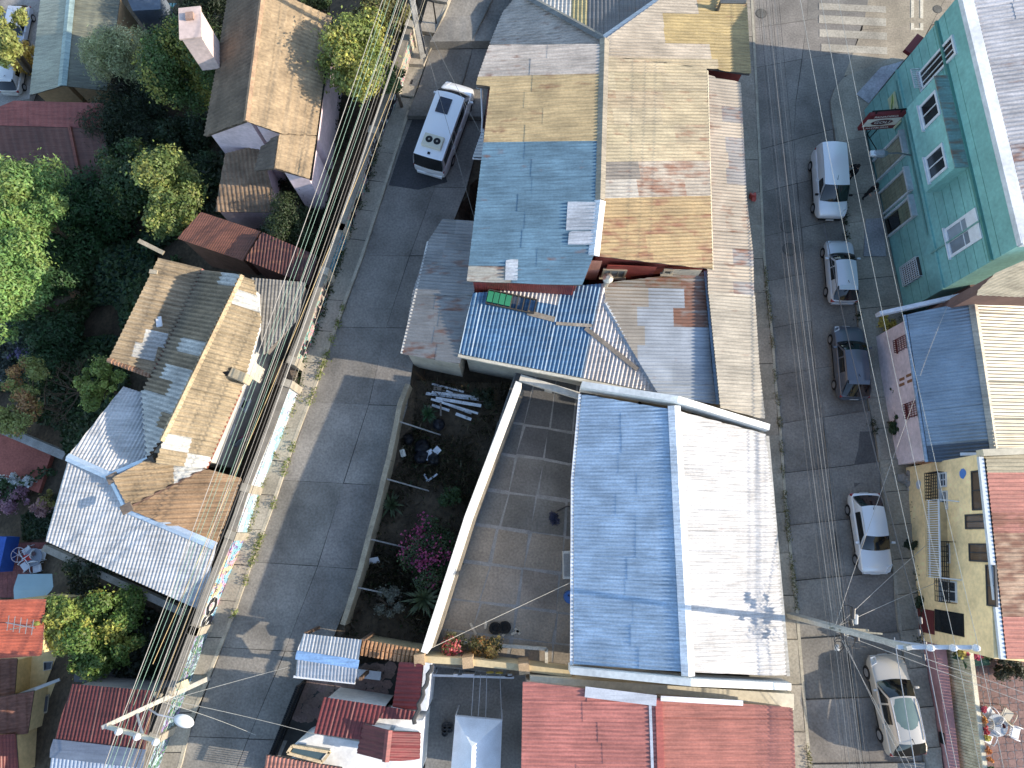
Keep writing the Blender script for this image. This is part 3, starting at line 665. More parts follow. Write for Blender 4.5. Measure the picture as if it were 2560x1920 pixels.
m = MB(); m.beam(gpA + Vector((0.52, 0, .06)), gpB + Vector((0.52, 0, .06)), 0.24, 0.3); m.build('parapet', 'sheet', wg, (*C(212, 208, 200), 0.16))
m = MB(); e0, e1 = onp(plB, *T(1, 1, 1310, 636)), onp(plB, *T(2, 1, 935, 888)); m.beam(e0 + Vector((0, -.1, .0)), e1 + Vector((0, -.1, 0)), 0.14, 0.2); m.build('eaves_gutter', 'sheet', wg, C(200, 192, 170))
def rest_plank(pl, a, b, w, th, name, label, color, cat='plank', lift=0.09):
    p, q = onp(pl, *a) + Vector((0, 0, lift)), onp(pl, *b) + Vector((0, 0, lift)); m = MB(); m.beam(p, q, w, th, pl[1]); return tag(m.build(name, 'wood', None, color), label, cat)
rest_plank(plB, T(2, 1, 100, 370), T(2, 1, 275, 415), 0.26, 0.07, 'plank', 'short grey plank lying on blue roof nearest the red wall', C(140, 128, 112))
rest_plank(plB, T(2, 1, 285, 440), T(2, 1, 518, 455), 0.16, 0.07, 'plank', 'middle grey plank lying across the blue roof', C(146, 134, 118))
rest_plank(plB, T(2, 1, 475, 470), T(2, 1, 812, 738), 0.22, 0.07, 'plank', 'long grey plank lying on white roof near the hip', C(120, 110, 98))
rk = thing('bottle_crate', 'open crate of green glass bottles on the blue roof', 'crate', onp(plB, *T(1, 1, 1580, 290)))
a, b = onp(plB, *T(1, 1, 1500, 268)), onp(plB, *T(2, 1, 150, 335)); dd = (b - a).normalized(); pp = dd.cross(plB[1])
m = MB(); m.beam(a + pp * 0.35 + Vector((0, 0, .12)), b + pp * 0.35 + Vector((0, 0, .12)), 0.05, 0.18); m.beam(a - pp * 0.35 + Vector((0, 0, .12)), b - pp * 0.35 + Vector((0, 0, .12)), 0.05, 0.18)
for i in range(9): c = a.lerp(b, i / 8) + Vector((0, 0, .12)); m.beam(c - pp * .35, c + pp * .35, 0.05, 0.16)
m.build('frame', 'wood', rk, C(66, 62, 56))
for i in range(4):
    c = a.lerp(b, (i + 0.5) / 8) + Vector((0, 0, .17)); MB().beam(c - pp * 0.28, c + pp * 0.26, 0.27, 0.16).build('green_pane', 'pane', rk, jit(C(30, 140, 92), 0.2))
vp = onp(plB, *T(2, 1, 605, 190)); MB().tube([vp, vp + Vector((0, 0, 0.9))], 0.14, 10).lathe((vp.x, vp.y, vp.z), [(0.24, 0.85), (0.26, 1.0), (0.1, 1.15)]).build('vent_pipe', 'metal', wg, C(190, 182, 165))
# grey annex on the west street side
an = thing('street_annex', 'weathered grey zinc annex between the minibus street and blue roof', 'building', W(1090, 720, 4))
plA = PL((1178, 600, 5.4), (1150, 880, 5.4), (1010, 880, 4.9))
polyA1 = [(1072, 602), (1107, 548), (1200, 552), (1185, 740), (1030, 740)]
polyA2 = [(1031, 740), (1185, 740), (1150, 911), (1006, 886)]
body(an, [polyp(plA, polyA1), polyp(plA, polyA2)], 1.5, 'plaster', C(176, 166, 146), ins=0.25)
rA = deckm(an, [polyp(plA, polyA1), polyp(plA, polyA2)], 0.12, 'wood', C(90, 84, 78))
for P in (polyA1, polyA2): corr(rA, plA, P, 'zinc', C(150, 150, 150), sw=0.9, sl=2.0, rib=((1180, 700), (1050, 690)), colf=lambda u, v: (*jit(C(158, 156, 152), 0.14), RN.choice([0.05, 0.12, 0.2])))
m = MB(); m.beam(onp(plA, 1070, 604), onp(plA, 1004, 884), 0.1, 0.12); m.build('eaves_trim', 'sheet', an, C(200, 196, 186))
# small ironwork canopy and pipe near the minibus
cn = thing('awning', 'small corrugated awning with white frame beside the minibus', 'awning', WG(1195, 400, zW))
pc = PL((1215, 330, 5.2), (1205, 400, 5.2), (1183, 396, 4.9)); corr(cn, pc, [(1208, 322), (1218, 330), (1208, 395), (1182, 396)], 'zinc', C(170, 176, 182), sw=2, sl=2, rib=((1205, 360), (1190, 360)))
m = MB(); q = W(1182, 397, 4.85); m.beam(q, W(1206, 398, 5.1), 0.06, 0.06); m.beam(q, W(1208, 322, 5.15), 0.06, 0.06); m.tube([W(1203, 222, 5.8), W(1206, 300, 5.3), W(1204, 330, 5.1)], 0.05, 6); m.beam(W(1192, 219, 6.0), W(1226, 218, 6.3), 0.08, 0.06); m.build('frame', 'paint', cn, C(205, 208, 212))
# ================================================================== THE WHITE LOT HOUSE, PATIO AND GARDEN
lh = thing('lot_house', 'long house with pale corrugated gable roof, sunlit white east slope', 'building', W(1680, 1350, 1.5))
ZRI, ZWV, ZEV = 7.1, 5.75, 5.4
plP = PL((1685, 1010, ZRI), (1720, 1693, ZRI), (1436, 1350, ZWV)); plQ = PL((1685, 1010, ZRI), (1720, 1693, ZRI), (1945, 1350, ZEV))
polyP = [(1455, 985), (1685, 1025), (1720, 1680), (1434, 1662), (1436, 1200)]
polyQ = [(1685, 1025), (1912, 1085), (1935, 1280), (1964, 1690), (1720, 1680)]
LW = C(176, 204, 230); body(lh, [polyp(plP, polyP), polyp(plQ, polyQ)], lambda x, y: zg(x, y) - 0.3, 'plaster', C(205, 200, 188), ins=0.25)
rP = deckm(lh, [polyp(plP, polyP)], 0.12, 'wood', C(120, 120, 120)); rQ = deckm(lh, [polyp(plQ, polyQ)], 0.12, 'wood', C(120, 120, 120))
corr(rP, plP, polyP, 'sheet', LW, pitch=0.17, amp=0.034, sw=0.95, sl=2.75, rib=((1680, 1300), (1440, 1295)), jr=0.025)  # west slope of a white roof, its blue shade put into the colour
corr(rQ, plQ, polyQ, 'sheet', C(210, 209, 208), pitch=0.17, amp=0.034, sw=0.95, sl=2.75, rib=((1700, 1300), (1940, 1306)), jr=0.02)
cap_strip(rP, onp(plP, 1685, 1015) + up, onp(plP, 1720, 1690) + up, 0.3, 0.08, 'sheet', C(228, 232, 236))
def parapet_wall(parent, pts, th, h, mat, color, name='parapet'):
    m = MB()
    for (a, b) in zip(pts, pts[1:]):
        d = (b - a); d.z = 0; s = d.normalized().cross(Vector((0, 0, 1))) * th / 2; dn = Vector((0, 0, h))
        m.hexa([a - s - dn, b - s - dn, b + s - dn, a + s - dn], [a - s, b - s, b + s, a + s])
    return m.build(name, mat, parent, color)
PW = C(226, 224, 216)
parapet_wall(lh, [onp(plP, 1452, 966) + Vector((0, 0, .55)), onp(plP, 1690, 1002) + Vector((0, 0, .45)), onp(plQ, 1915, 1072) + Vector((0, 0, .55))], 0.3, 1.2, 'plaster', PW)
parapet_wall(lh, [onp(plP, 1424, 1672) + Vector((0, 0, .5)), onp(plP, 1722, 1702) + Vector((0, 0, .4)), onp(plQ, 1968, 1712) + Vector((0, 0, .5))], 0.3, 1.3, 'plaster', PW)
m = MB(); m.beam(onp(plP, 1455, 985) + Vector((-.1, 0, -.04)), onp(plP, 1436, 1200) + Vector((-.1, 0, -.04)), 0.13, 0.13); m.beam(onp(plP, 1436, 1200) + Vector((-.1, 0, -.04)), onp(plP, 1434, 1662) + Vector((-.1, 0, -.04)), 0.13, 0.13); m.build('eaves_gutter', 'sheet', lh, C(206, 214, 222))
m = MB(); m.beam(onp(plQ, 1914, 1090) + Vector((.08, 0, -.04)), onp(plQ, 1966, 1690) + Vector((.08, 0, -.04)), 0.16, 0.16); m.build('eaves_gutter', 'sheet', lh, C(196, 190, 176))
m = MB(); a, b = onp(plQ, 1860, 1400), onp(plQ, 1895, 1660); 
# patio slabs
Zp = 3.0
colsx = [0.0, 0.27, 0.52, 0.78, 1.0]
def patio_pt(s, t):                      # s across from the garden wall to the house, t from north to south
    L = W(*[1285 + (1050 - 1285) * t, 940 + (1640 - 940) * t], Zp); Rr = W(1490 - 20 * t, 975 + (1690 - 975) * t, Zp); return L.lerp(Rr, s)
P = [patio_pt(0, -.05), patio_pt(1.03, -.05), patio_pt(1.03, 1.03), patio_pt(0, 1.03)]
pat = struct(MB().prism([Vector((p.x, p.y, Zp - 0.012)) for p in P], 0.8).build('patio', 'concrete', None, C(134, 134, 132)))
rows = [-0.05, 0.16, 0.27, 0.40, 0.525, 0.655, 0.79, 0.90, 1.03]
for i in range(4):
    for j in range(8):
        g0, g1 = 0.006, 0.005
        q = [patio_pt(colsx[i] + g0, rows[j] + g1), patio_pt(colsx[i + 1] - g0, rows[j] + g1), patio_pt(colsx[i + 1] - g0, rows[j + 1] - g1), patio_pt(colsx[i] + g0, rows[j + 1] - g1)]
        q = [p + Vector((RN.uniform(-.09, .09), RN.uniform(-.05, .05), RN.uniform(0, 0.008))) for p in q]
        dark = C(84, 84, 84) if rows[j] < 0.2 else (C(110, 107, 102) if rows[j] < 0.5 else C(136, 126, 112))  # rows darken northward: staining plus the patio's shade put into the colour
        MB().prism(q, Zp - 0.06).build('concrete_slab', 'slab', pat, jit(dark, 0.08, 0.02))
# white wall between patio and garden
gw = thing('garden_wall', 'long white plastered wall dividing the concrete patio from the overgrown garden', 'wall', W(1170, 1280, 1.2))
wp = [W(1297, 955, 6.2), W(1240, 1105, 6.2), W(1170, 1290, 6.2), W(1060, 1632, 6.2)]
parapet_wall(gw, wp, 0.3, 4.6, 'plaster', C(225, 220, 208), 'wall')
parapet_wall(gw, [p + Vector((0.22, 0, -2.0)) for p in wp], 0.14, 2.0, 'concrete', C(120, 112, 98), 'plinth')
# street wall of the lot (west), partly fallen top, with bracing props on the garden side
sw = thing('street_wall', 'rough plastered boundary wall between the west street and dark garden', 'wall', W(980, 1200, 4.0))
sp = [(1018, 958), (1000, 1010), (985, 1080), (972, 1150), (962, 1180), (945, 1260), (925, 1330), (902, 1420), (880, 1490), (856, 1562)]
hh = [3.0, 3.25, 3.1, 3.3, 3.15, 3.3, 3.25, 3.3, 3.2, 3.2]
pts = [W(u, v, 3.2) for u, v in sp]; pts = [Vector((p.x, p.y, h)) for p, h in zip(pts, hh)]
parapet_wall(sw, pts, 0.26, 2.6, 'concrete', C(152, 138, 112), 'wall')
for k, (i, f) in enumerate([(1, 0.6), (4, 0.2), (6, 0.2), (7, 0.7)]):
    p = pts[i].lerp(pts[i + 1], f) + Vector((0.1, 0, -0.2)); q = p + Vector((2.1, -0.55, 0)); q.z = 1.75; m = MB(); m.beam(p, q, 0.07, 0.07); m.build('prop', 'wood', sw, jit(C(150, 146, 140), 0.1))
# garden ground
gp_ = [W(1020, 950, 1.7), W(1290, 960, 1.7), W(1060, 1620, 1.7), W(830, 1590, 1.7)]
struct(MB().prism(gp_, 0.5).build('garden_soil', 'soil', None))
def in_quad(P, n):
    out = []
    for _ in range(n):
        s, t = NP.rand(), NP.rand(); out.append(P[0].lerp(P[1], s).lerp(P[3].lerp(P[2], s), t))
    return np.array([(p.x, p.y, p.z) for p in out])
def grass(name, P, n, h, size, color, asp=0.12, patch=1.2):
    pos = in_quad(P, n * 2); f = np.sin(pos[:, 0] * patch) * np.cos(pos[:, 1] * patch * 1.3) + np.sin(pos[:, 0] * 0.5 + pos[:, 1] * 0.9); pos = pos[f + NP.randn(len(pos)) * 0.7 > 0.1][:n]
    pos[:, 2] += NP.rand(len(pos)) * h; nn = NP.randn(len(pos), 3); nn[:, 2] *= 0.35
    o = leaves_mesh(name, pos, nn, size, asp, None, color); o['kind'] = 'stuff'; return o
grass('dry_grass', gp_, 7000, 0.35, 0.45, C(92, 80, 56)); grass('garden_weeds', gp_, 4000, 0.3, 0.22, C(54, 66, 34), 0.5)
# rubbish in the garden
pn = RN.sample(range(100), 20)
for i, (a, b, w) in enumerate([((225, 320), (890, 395), .16), ((330, 262), (965, 385), .09), ((300, 305), (880, 372), .14), ((320, 255), (420, 262), .2), ((350, 380), (920, 475), .17), ((290, 390), (880, 572), .12), ((420, 430), (800, 570), .13), ((300, 465), (520, 535), .14), ((600, 575), (795, 648), .16), ((200, 482), (300, 492), .14), ((480, 285), (560, 318), .1), ((410, 430), (412, 600), .09), ((870, 430), (1060, 405), .05), ((300, 200), (700, 300), .1)]):
    z = 1.82 + 0.05 * (i % 6); f = lambda p: W(1020 + p[0] / 5.027, 920 + p[1] / 5.027, z); m = MB(); m.beam(f(a), f(b), w, 0.05)
    tag(m.build('salvage_board', 'wood', None, jit(C(196, 200, 206) if i not in (3, 9, 11, 12, 1) else C(120, 108, 96), 0.1)), ['weathered white board in the salvage heap in the garden', 'bare brown board in the salvage heap in the garden'][i in (3, 9, 11, 12, 1)], 'board', 'boards heaped in the garden')
for i, (x, y, r, col, lab) in enumerate([(395, 720, .34, C(28, 30, 40), 'black rubbish bag alone in the garden below the boards'), (180, 990, .42, C(24, 26, 34), 'upper black rubbish bag of the garden cluster'), (175, 1120, .4, C(26, 28, 38), 'left lower black rubbish bag of the garden cluster'), (330, 1150, .36, C(22, 24, 30), 'right lower black rubbish bag of the garden cluster'), (10, 900, .3, C(24, 24, 30), 'black rubbish bag close to the street wall')]):
    p = W(1020 + x / 5.027, 920 + y / 5.027, 1.75); m = MB(); pr = [(r * .75, 0), (r, .12), (r * .95, .28), (r * .6, .45), (r * .15, .52), (r * .22, .62)]; m.lathe(p, pr, 12)
    m.v = [(v[0] + RN.uniform(-.05, .05), v[1] + RN.uniform(-.05, .05), v[2] + RN.uniform(-.03, .03)) for v in m.v]; o = m.build('rubbish_bag', 'plastic', None, col, True); tag(o, lab, 'bag', 'rubbish bags in the garden')
for (x, y, w, d, lab, nm, c2) in [(270, 1095, .5, .45, 'torn white carton lying among the rubbish bags', 'carton', C(205, 208, 214)), (0, 0, 0, 0, '', '', 0)][:1]:
    p = W(1020 + x / 5.027, 920 + y / 5.027, 1.8); c = thing(nm, lab, 'box', p); box('base', (p.x, p.y, p.z + .12), (w, d, .22), .5, 'paint', c, c2); m = MB(); m.beam(p + Vector((.3, .1, .2)), p + Vector((.55, .35, .3)), .35, .02); m.build('flap', 'paint', c, c2)
c = W(*T(1, 1, 955, 1280), 1.75); t = thing('jerrycan', 'white plastic jerrycan by the street wall in the garden', 'can', c); bevel(box('body', (c.x, c.y, c.z + .16), (.28, .42, .32), .3, 'plastic', t, C(206, 204, 190)), .05); MB().tube([c + Vector((0, -.1, .32)), c + Vector((0, 0, .42)), c + Vector((0, .12, .32))], .025, 6).build('handle', 'plastic', t, C(200, 198, 186))
p = W(*T(1, 1, 1110, 1460), 1.8); t = thing('broken_frame', 'two white slats joined in a V on the garden soil', 'frame', p); 
for q in [(1090, 1410), (1175, 1412)]: m = MB(); m.beam(p, W(*T(1, 1, *q), 1.92), .1, .05); m.build('slat', 'wood', t, C(200, 206, 216))
c = W(*T(1, 2, 760, 315), 2.0); t = thing('placard', 'small white placard standing in the dry garden grass', 'sign', (c.x, c.y, 1.7)); m = MB(); m.beam(c + Vector((-.3, -.05, 0)), c + Vector((.3, .05, .05)), .02, .42, Vector((0, .7, .7))); m.build('board', 'paint', t, C(212, 214, 218)); MB().beam(c + Vector((0, 0, -.3)), c, .04, .04).build('stake', 'wood', t, C(120, 100, 80)); 
# bougainvillea, agave
t = tree('bougainvillea bush covered in magenta flowers against the white garden wall', T(1, 2, 1120, 260), 3.1, 1.25, 2.0, 1.2, C(44, 62, 28), n=4200, leaf=.16, lobes=20, zb=1.7, name='bougainvillea', cat='bush')
p, nn = crown_points(W(*T(1, 2, 1115, 250), 3.25), 1.3, 2.05, 1.2, 24, 1100, (.3, .5), .6); leaves_mesh('flowers', p, nn, .13, .8, t, C(160, 48, 108))
def rosette(label, uv, z, n, L, w, color, zb, name='agave', cat='plant', tilt=(.2, 1.1), tag_stem=0.0):
    c = W(*uv, z); t = thing(name, label, cat, (c.x, c.y, zb))
    m = MB()
    for i in range(n):
        a = i * 2.4 + RN.uniform(-.2, .2); e = RN.uniform(*tilt); l = L * RN.uniform(.7, 1.1); d = Vector((math.cos(a) * math.cos(e), math.sin(a) * math.cos(e), math.sin(e))); s = Vector((-math.sin(a), math.cos(a), 0)) * w
        q = c + d * l * .55 + Vector((0, 0, .05)); r = c + d * l - Vector((0, 0, .25 * l * math.cos(e))); m.add([c - s * .5, c + s * .5, q + s, q - s, r], [(0, 1, 2, 3), (3, 2, 4)])
    m.build('leaves', 'leaf', t, color)
    if z - zb > .3: MB().tube([(c.x, c.y, zb - .1), (c.x, c.y, z)], .12, 7).build('stem', 'bark', t)
    return t
rosette('spiky agave with long grey-green leaves below the bougainvillea', T(1, 2, 1090, 560), 2.4, 44, 1.3, .06, C(84, 96, 60), 1.7)
rosette('small green fan palm beside the board heap', (1070, 1035), 1.9, 26, .7, .05, C(50, 84, 40), 1.7, 'fan_palm')
rosette('young palm tuft at the street side of the garden', T(1, 1, 880, 1610), 2.0, 26, .9, .06, C(70, 86, 50), 1.7, 'fan_palm')
for k, (uv, r, lab) in enumerate([(T(1, 1, 1250, 1560), .8, 'low green shrub beside the white wall in the garden'), (T(1, 2, 840, 590), .9, 'straggly white-flowered shrub at the garden foot'), (T(1, 1, 1480, 900), .7, 'dark shrub between the board heap and white wall')]):
    tree(lab, uv, 2.2, r, r, .5, [C(52, 74, 34), C(110, 108, 92), C(36, 48, 26)][k], n=1200, leaf=.14, lobes=8, zb=1.7, name='shrub', cat='shrub', trunk=True)
# things standing on the patio
c = W(*T(2, 2, 370, 545), 3.0); t = thing('water_drum', 'blue plastic drum with lid standing by the house eave', 'drum', c); MB().lathe(c, [(.27, 0), (.3, .1), (.3, .45), (.32, .48), (.3, .52), (.3, .8), (.28, .86)], 18).build('body', 'plastic', t, C(34, 84, 150), True); MB().lathe(c + Vector((0, 0, .86)), [(.3, 0), (.3, .05), (.06, .06)], 18).build('lid', 'plastic', t, C(40, 96, 168)); MB().tube([c + Vector((-.1, .1, .9)), c + Vector((-.1, .1, .97))], .05, 8).build('cap', 'plastic', t, C(20, 40, 80))
c = W(*T(2, 2, 365, 340), 3.0); t = thing('wash_sink', 'pale concrete laundry sink standing against the house wall', 'sink', c); m = MB(); m.box((c.x, c.y, 3.38), (.62, 1.35, .75)); m.build('basin', 'concrete', t, C(176, 178, 174)); MB().box((c.x - .12, c.y, 3.765), (.3, 1.1, .02)).build('bowl', 'concrete', t, C(128, 132, 134)); MB().box((c.x + .18, c.y, 3.77), (.08, 1.34, .03)).build('rim', 'concrete', t, C(200, 202, 198))
c = W(1383, 1295, 3.0); t = thing('planter_pot', 'dark pot with a bluish plant in the patio centre', 'plant', c); MB().lathe(c, [(.14, 0), (.22, .25), (.2, .3)], 12).build('pot', 'plastic', t, C(40, 44, 54)); p, nn = crown_points(c + Vector((0, 0, .45)), .42, .38, .28, 8, 500, (.35, .55)); leaves_mesh('foliage', p, nn, .13, .4, t, C(52, 62, 92))
m = MB(); q = c + Vector((.2, .35, .06)); m.tube([q, q + Vector((.5, .25, 0)), q + Vector((.9, .2, 0)), q + Vector((1.3, .4, 0))], .03, 5); tag(m.build('hose', 'plastic', None, C(40, 40, 44)), 'dark hose trailing from the patio plant to the house', 'hose')
# north boundary: niche and lintel under the blue eave
nb = thing('patio_shelter', 'white concrete lintel with brackets on the wall north of the patio', 'lintel', W(1360, 980, 2.0))
m = MB(); m.beam(W(1300, 945, 4.6), W(1448, 990, 4.6), .35, .25); m.build('lintel', 'plaster', nb, C(196, 192, 180)); box('bracket', W(1372, 972, 4.3), (.4, .3, .5), -.25, 'plaster', nb, C(186, 182, 170)); 
# ---- southern boundary: tile-topped wall, planter, flowers
tw = thing('tiled_wall', 'boundary wall capped with clay tiles at the garden foot', 'wall', W(960, 1630, 2.2))
a, b = W(893, 1616, 4.2), W(1045, 1642, 4.2); parapet_wall(tw, [a, b], .5, 3.2, 'plaster', C(190, 164, 116), 'wall')
d = (b - a).normalized(); s = d.cross(Vector((0, 0, 1))).normalized(); n = int((b - a).length / .19)
for i in range(n):
    for k in (-1, 1):
        p = a.lerp(b, (i + .5) / n) + Vector((0, 0, .16)); q = p + s * k * .34 - Vector((0, 0, .14)); m = MB(); m.tube([p, q], [.075, .085], 6); m.build('clay_tile', 'tile', tw, jit(C(176, 128, 84), .12))
sb = thing('south_wall', 'low cream boundary wall with brick piers south of the patio', 'wall', W(1250, 1660, 2.0))
pts = [W(1050, 1648, 4.6), W(1170, 1655, 4.6), W(1310, 1670, 4.6), W(1430, 1685, 4.6)]; parapet_wall(sb, pts, .3, 3.0, 'plaster', C(196, 176, 130), 'wall')
for p in pts[:3]: box('pier', (p.x, p.y, p.z - 1.2), (.5, .5, 2.9), .1, 'concrete', sb, C(180, 150, 110))
pb = thing('flower_bed', 'raised concrete planter with pink and yellow flowers along the patio foot', 'planter', W(1240, 1630, 2.0)); m = MB(); m.beam(W(1108, 1603, 3.3), W(1366, 1622, 3.3), .15, .25); m.beam(W(1366, 1622, 3.3), W(1366, 1660, 3.3), .15, .25); m.build('kerb', 'concrete', pb, C(190, 186, 172)); 
for uv, r, cc, lab in [((1140, 1610), .75, C(200, 84, 96), 'pink flowering shrub at the left of the patio planter'), ((1195, 1612), .5, C(196, 140, 60), 'small orange flowering shrub in the middle of the patio planter'), ((1235, 1618), .7, C(200, 160, 70), 'yellow flowering shrub right of the pink one in the planter')]:
    b_ = W(*uv, 3.7); ft = thing('flowering_shrub', lab, 'shrub', (b_.x, b_.y, 3.0)); p, nn = crown_points(b_, r, r * .7, .5, 9, 800, (.5, .8)); leaves_mesh('foliage', p, nn, .13, .5, ft, C(92, 92, 44)); p, nn = crown_points(W(*uv, 3.8), r * .8, r * .6, .45, 6, 420, (.7, 1.0), .8); leaves_mesh('flowers', p, nn, .11, .8, ft, cc)
for k in range(6):
    p = W(1190 + k * 22, 1580 + RN.uniform(-8, 12), 3.02); m = MB(); a = RN.uniform(0, 3); m.beam(p, p + Vector((math.cos(a), math.sin(a), 0)) * RN.uniform(.3, .7), .12, .03); tag(m.build('debris', 'wood', None, jit(C(180, 170, 150), .2)), 'small scrap of wood littering the patio foot', 'debris', 'scraps at the patio foot')
for (uv, lab) in [((1238, 1570), 'black tyre leaning left at the patio foot'), ((1262, 1568), 'black tyre lying right at the patio foot')]:
    p = W(*uv, 3.0); t = thing('tyre', lab, 'tyre', p, 'tyres on the patio'); m = MB(); m.lathe(p, [(.17, .02), (.28, 0), (.31, .09), (.28, .18), (.17, .16), (.16, .09)], 16); m.build('tread', 'rubber', t); MB().lathe(p, [(.155, .05), (.15, .08)], 12).build('rim', 'metal', t, C(90, 90, 92))

# ================================================================== SOUTHERN NEIGHBOURS
sr = thing('salmon_house', 'house with salmon red corrugated gable roof at the bottom', 'building', W(1640, 1850, 3))
plS1 = PL((1642, 1758, 6.5), (1648, 1920, 6.5), (1304, 1850, 6.0)); plS2 = PL((1645, 1758, 6.5), (1651, 1920, 6.5), (1985, 1850, 6.0))
polyS1 = [(1307, 1702), (1642, 1742), (1650, 2010), (1302, 2010)]; polyS2 = [(1645, 1742), (1980, 1768), (1992, 2010), (1652, 2010)]
SAL = C(214, 128, 112)
body(sr, [polyp(plS1, polyS1), polyp(plS2, polyS2)], lambda x, y: zg(x, y) - .3, 'plaster', C(180, 160, 140), ins=.25)
rS1 = deckm(sr, [polyp(plS1, polyS1)], .12, 'wood', C(90, 84, 78)); rS2 = deckm(sr, [polyp(plS2, polyS2)], .12, 'wood', C(90, 84, 78))
corr(rS1, plS1, polyS1, 'sheet', SAL, sw=.85, sl=3.6, rib=((1640, 1850), (1310, 1846)), jr=.03); corr(rS2, plS2, polyS2, 'sheet', C(192, 116, 98), sw=.85, sl=3.0, rib=((1650, 1850), (1980, 1852)), jr=.05)
m = MB(); m.beam(onp(plS1, 1640, 1745) + Vector((.1, 0, .04)), onp(plS1, 1648, 2000) + Vector((.1, 0, .04)), .3, .16); m.build('valley_wall', 'sheet', sr, C(180, 88, 74)); m = MB(); m.beam(onp(plS1, 1633, 1755) + Vector((-.15, 0, .05)), onp(plS1, 1642, 2000) + Vector((-.15, 0, .05)), .12, .04); m.build('flashing', 'zinc', sr, C(190, 196, 206))
m = MB(); m.beam(onp(plS1, 1462, 1728) + Vector((0, 0, .12)), onp(plS1, 1640, 1750) + Vector((0, 0, .12)), .45, .03); m.beam(onp(plS1, 1650, 1744) + Vector((0, 0, .16)), onp(plS2, 1855, 1756) + Vector((0, 0, .14)), .22, .03); m.build('flashing', 'zinc', sr, C(222, 222, 224))
# gap strip roof (pale) between lot house and salmon house
m = MB(); m.prism([W(1325, 1690, 5.0), W(1985, 1735, 5.0), W(1985, 1775, 5.0), W(1325, 1712, 5.0)], 2.0); tag(m.build('party_wall', 'plaster', None, C(206, 196, 170)), 'cream party wall between the white house and salmon roof', 'wall')
# courtyard with gazebo
cy = struct(MB().prism([W(1070, 1660, 2.0), W(1330, 1690, 2.0), W(1330, 2010, 2.0), W(1060, 2010, 2.0)], .5).build('courtyard', 'slab', None, C(120, 118, 114)))
gz = thing('gazebo', 'white fabric gazebo with pitched canopy in the courtyard', 'gazebo', W(1195, 1860, 2.0))
ga = [W(1139, 1791, 4.3), W(1255, 1802, 4.3), W(1248, 1990, 4.3), W(1122, 1990, 4.3)]; r1 = W(1180, 1868, 5.3); r2 = W(1176, 1960, 5.3)
m = MB(); m.add([ga[0], ga[1], ga[2], ga[3], r1, r2], [(0, 1, 4), (1, 2, 5, 4), (2, 3, 5), (3, 0, 4, 5)])
o = m.build('canopy', 'cloth', gz, C(214, 220, 228)); so_ = o.modifiers.new('s', 'SOLIDIFY'); so_.thickness = .02
m = MB(); 
for i in range(4):
    a, b = ga[i], ga[(i + 1) % 4]; m.hexa([a - Vector((0, 0, .3)), b - Vector((0, 0, .3)), b - Vector((0, 0, .3)) + Vector((.01, .01, 0)), a - Vector((0, 0, .3)) + Vector((.01, .01, 0))], [a, b, b + Vector((.01, .01, 0)), a + Vector((.01, .01, 0))])
m.build('valance', 'cloth', gz, C(206, 212, 222))
for p in ga: MB().beam(Vector((p.x, p.y, 2.0)), p, .05, .05).build('pole', 'paint', gz, C(210, 214, 220))
for k, x in enumerate([1218, 1238, 1255, 1290]):
    a, b = W([1185, 1202, 1217, 1250][k], 1685, 4.3), W([1178, 1195, 1214, 1254][k], 1798, 4.2); m = MB(); m.tube([a, a.lerp(b, .5) - Vector((0, 0, .05)), b], .012, 4); tag(m.build('clothesline', 'wire', None, C(170, 170, 172)), 'thin clothesline strung across the courtyard to the gazebo', 'line', 'clotheslines over the courtyard')
for (uv, c2, lab) in [((1225, 1681), C(196, 168, 30), 'left yellow hoop hanging on the courtyard wall'), ((1248, 1682), C(196, 168, 30), 'right yellow hoop hanging on the courtyard wall'), ((1272, 1690), C(60, 50, 50), 'dark hoop hanging on a white panel')]:
    p = W(*uv, 3.4); m = MB(); m.tube([p + Vector((math.cos(a) * .17, 0, math.sin(a) * .17)) for a in np.linspace(0, 6.283, 15)], .03, 5); tag(m.build('hoop', 'plastic', None, c2), lab, 'hoop')
t = thing('white_shelf', 'white shelf unit with posts against the courtyard wall', 'shelf', W(1150, 1690, 2.0)); m = MB(); m.beam(W(1082, 1688, 3.2), W(1285, 1694, 3.2), .1, .1); m.build('rail', 'paint', t, C(206, 212, 220))
for u in (1084, 1141, 1172, 1275): p = W(u, 1683, 2.8); box('post', (p.x, p.y, 2.7), (.22 if u != 1172 else .6, .12, 1.4), 0, 'paint', t, C(208, 212, 220))
t = thing('pot_group', 'cluster of dark round pots on the courtyard floor', 'pots', W(1120, 1818, 2.0))
for k in range(5): p = W(1113 + (k % 2) * 12, 1812 + (k // 2) * 9, 2.0); MB().lathe(p, [(.12, 0), (.17, .25), (.14, .26), (.12, .15)], 12).build('pot', 'plastic', t, C(58, 60, 62))
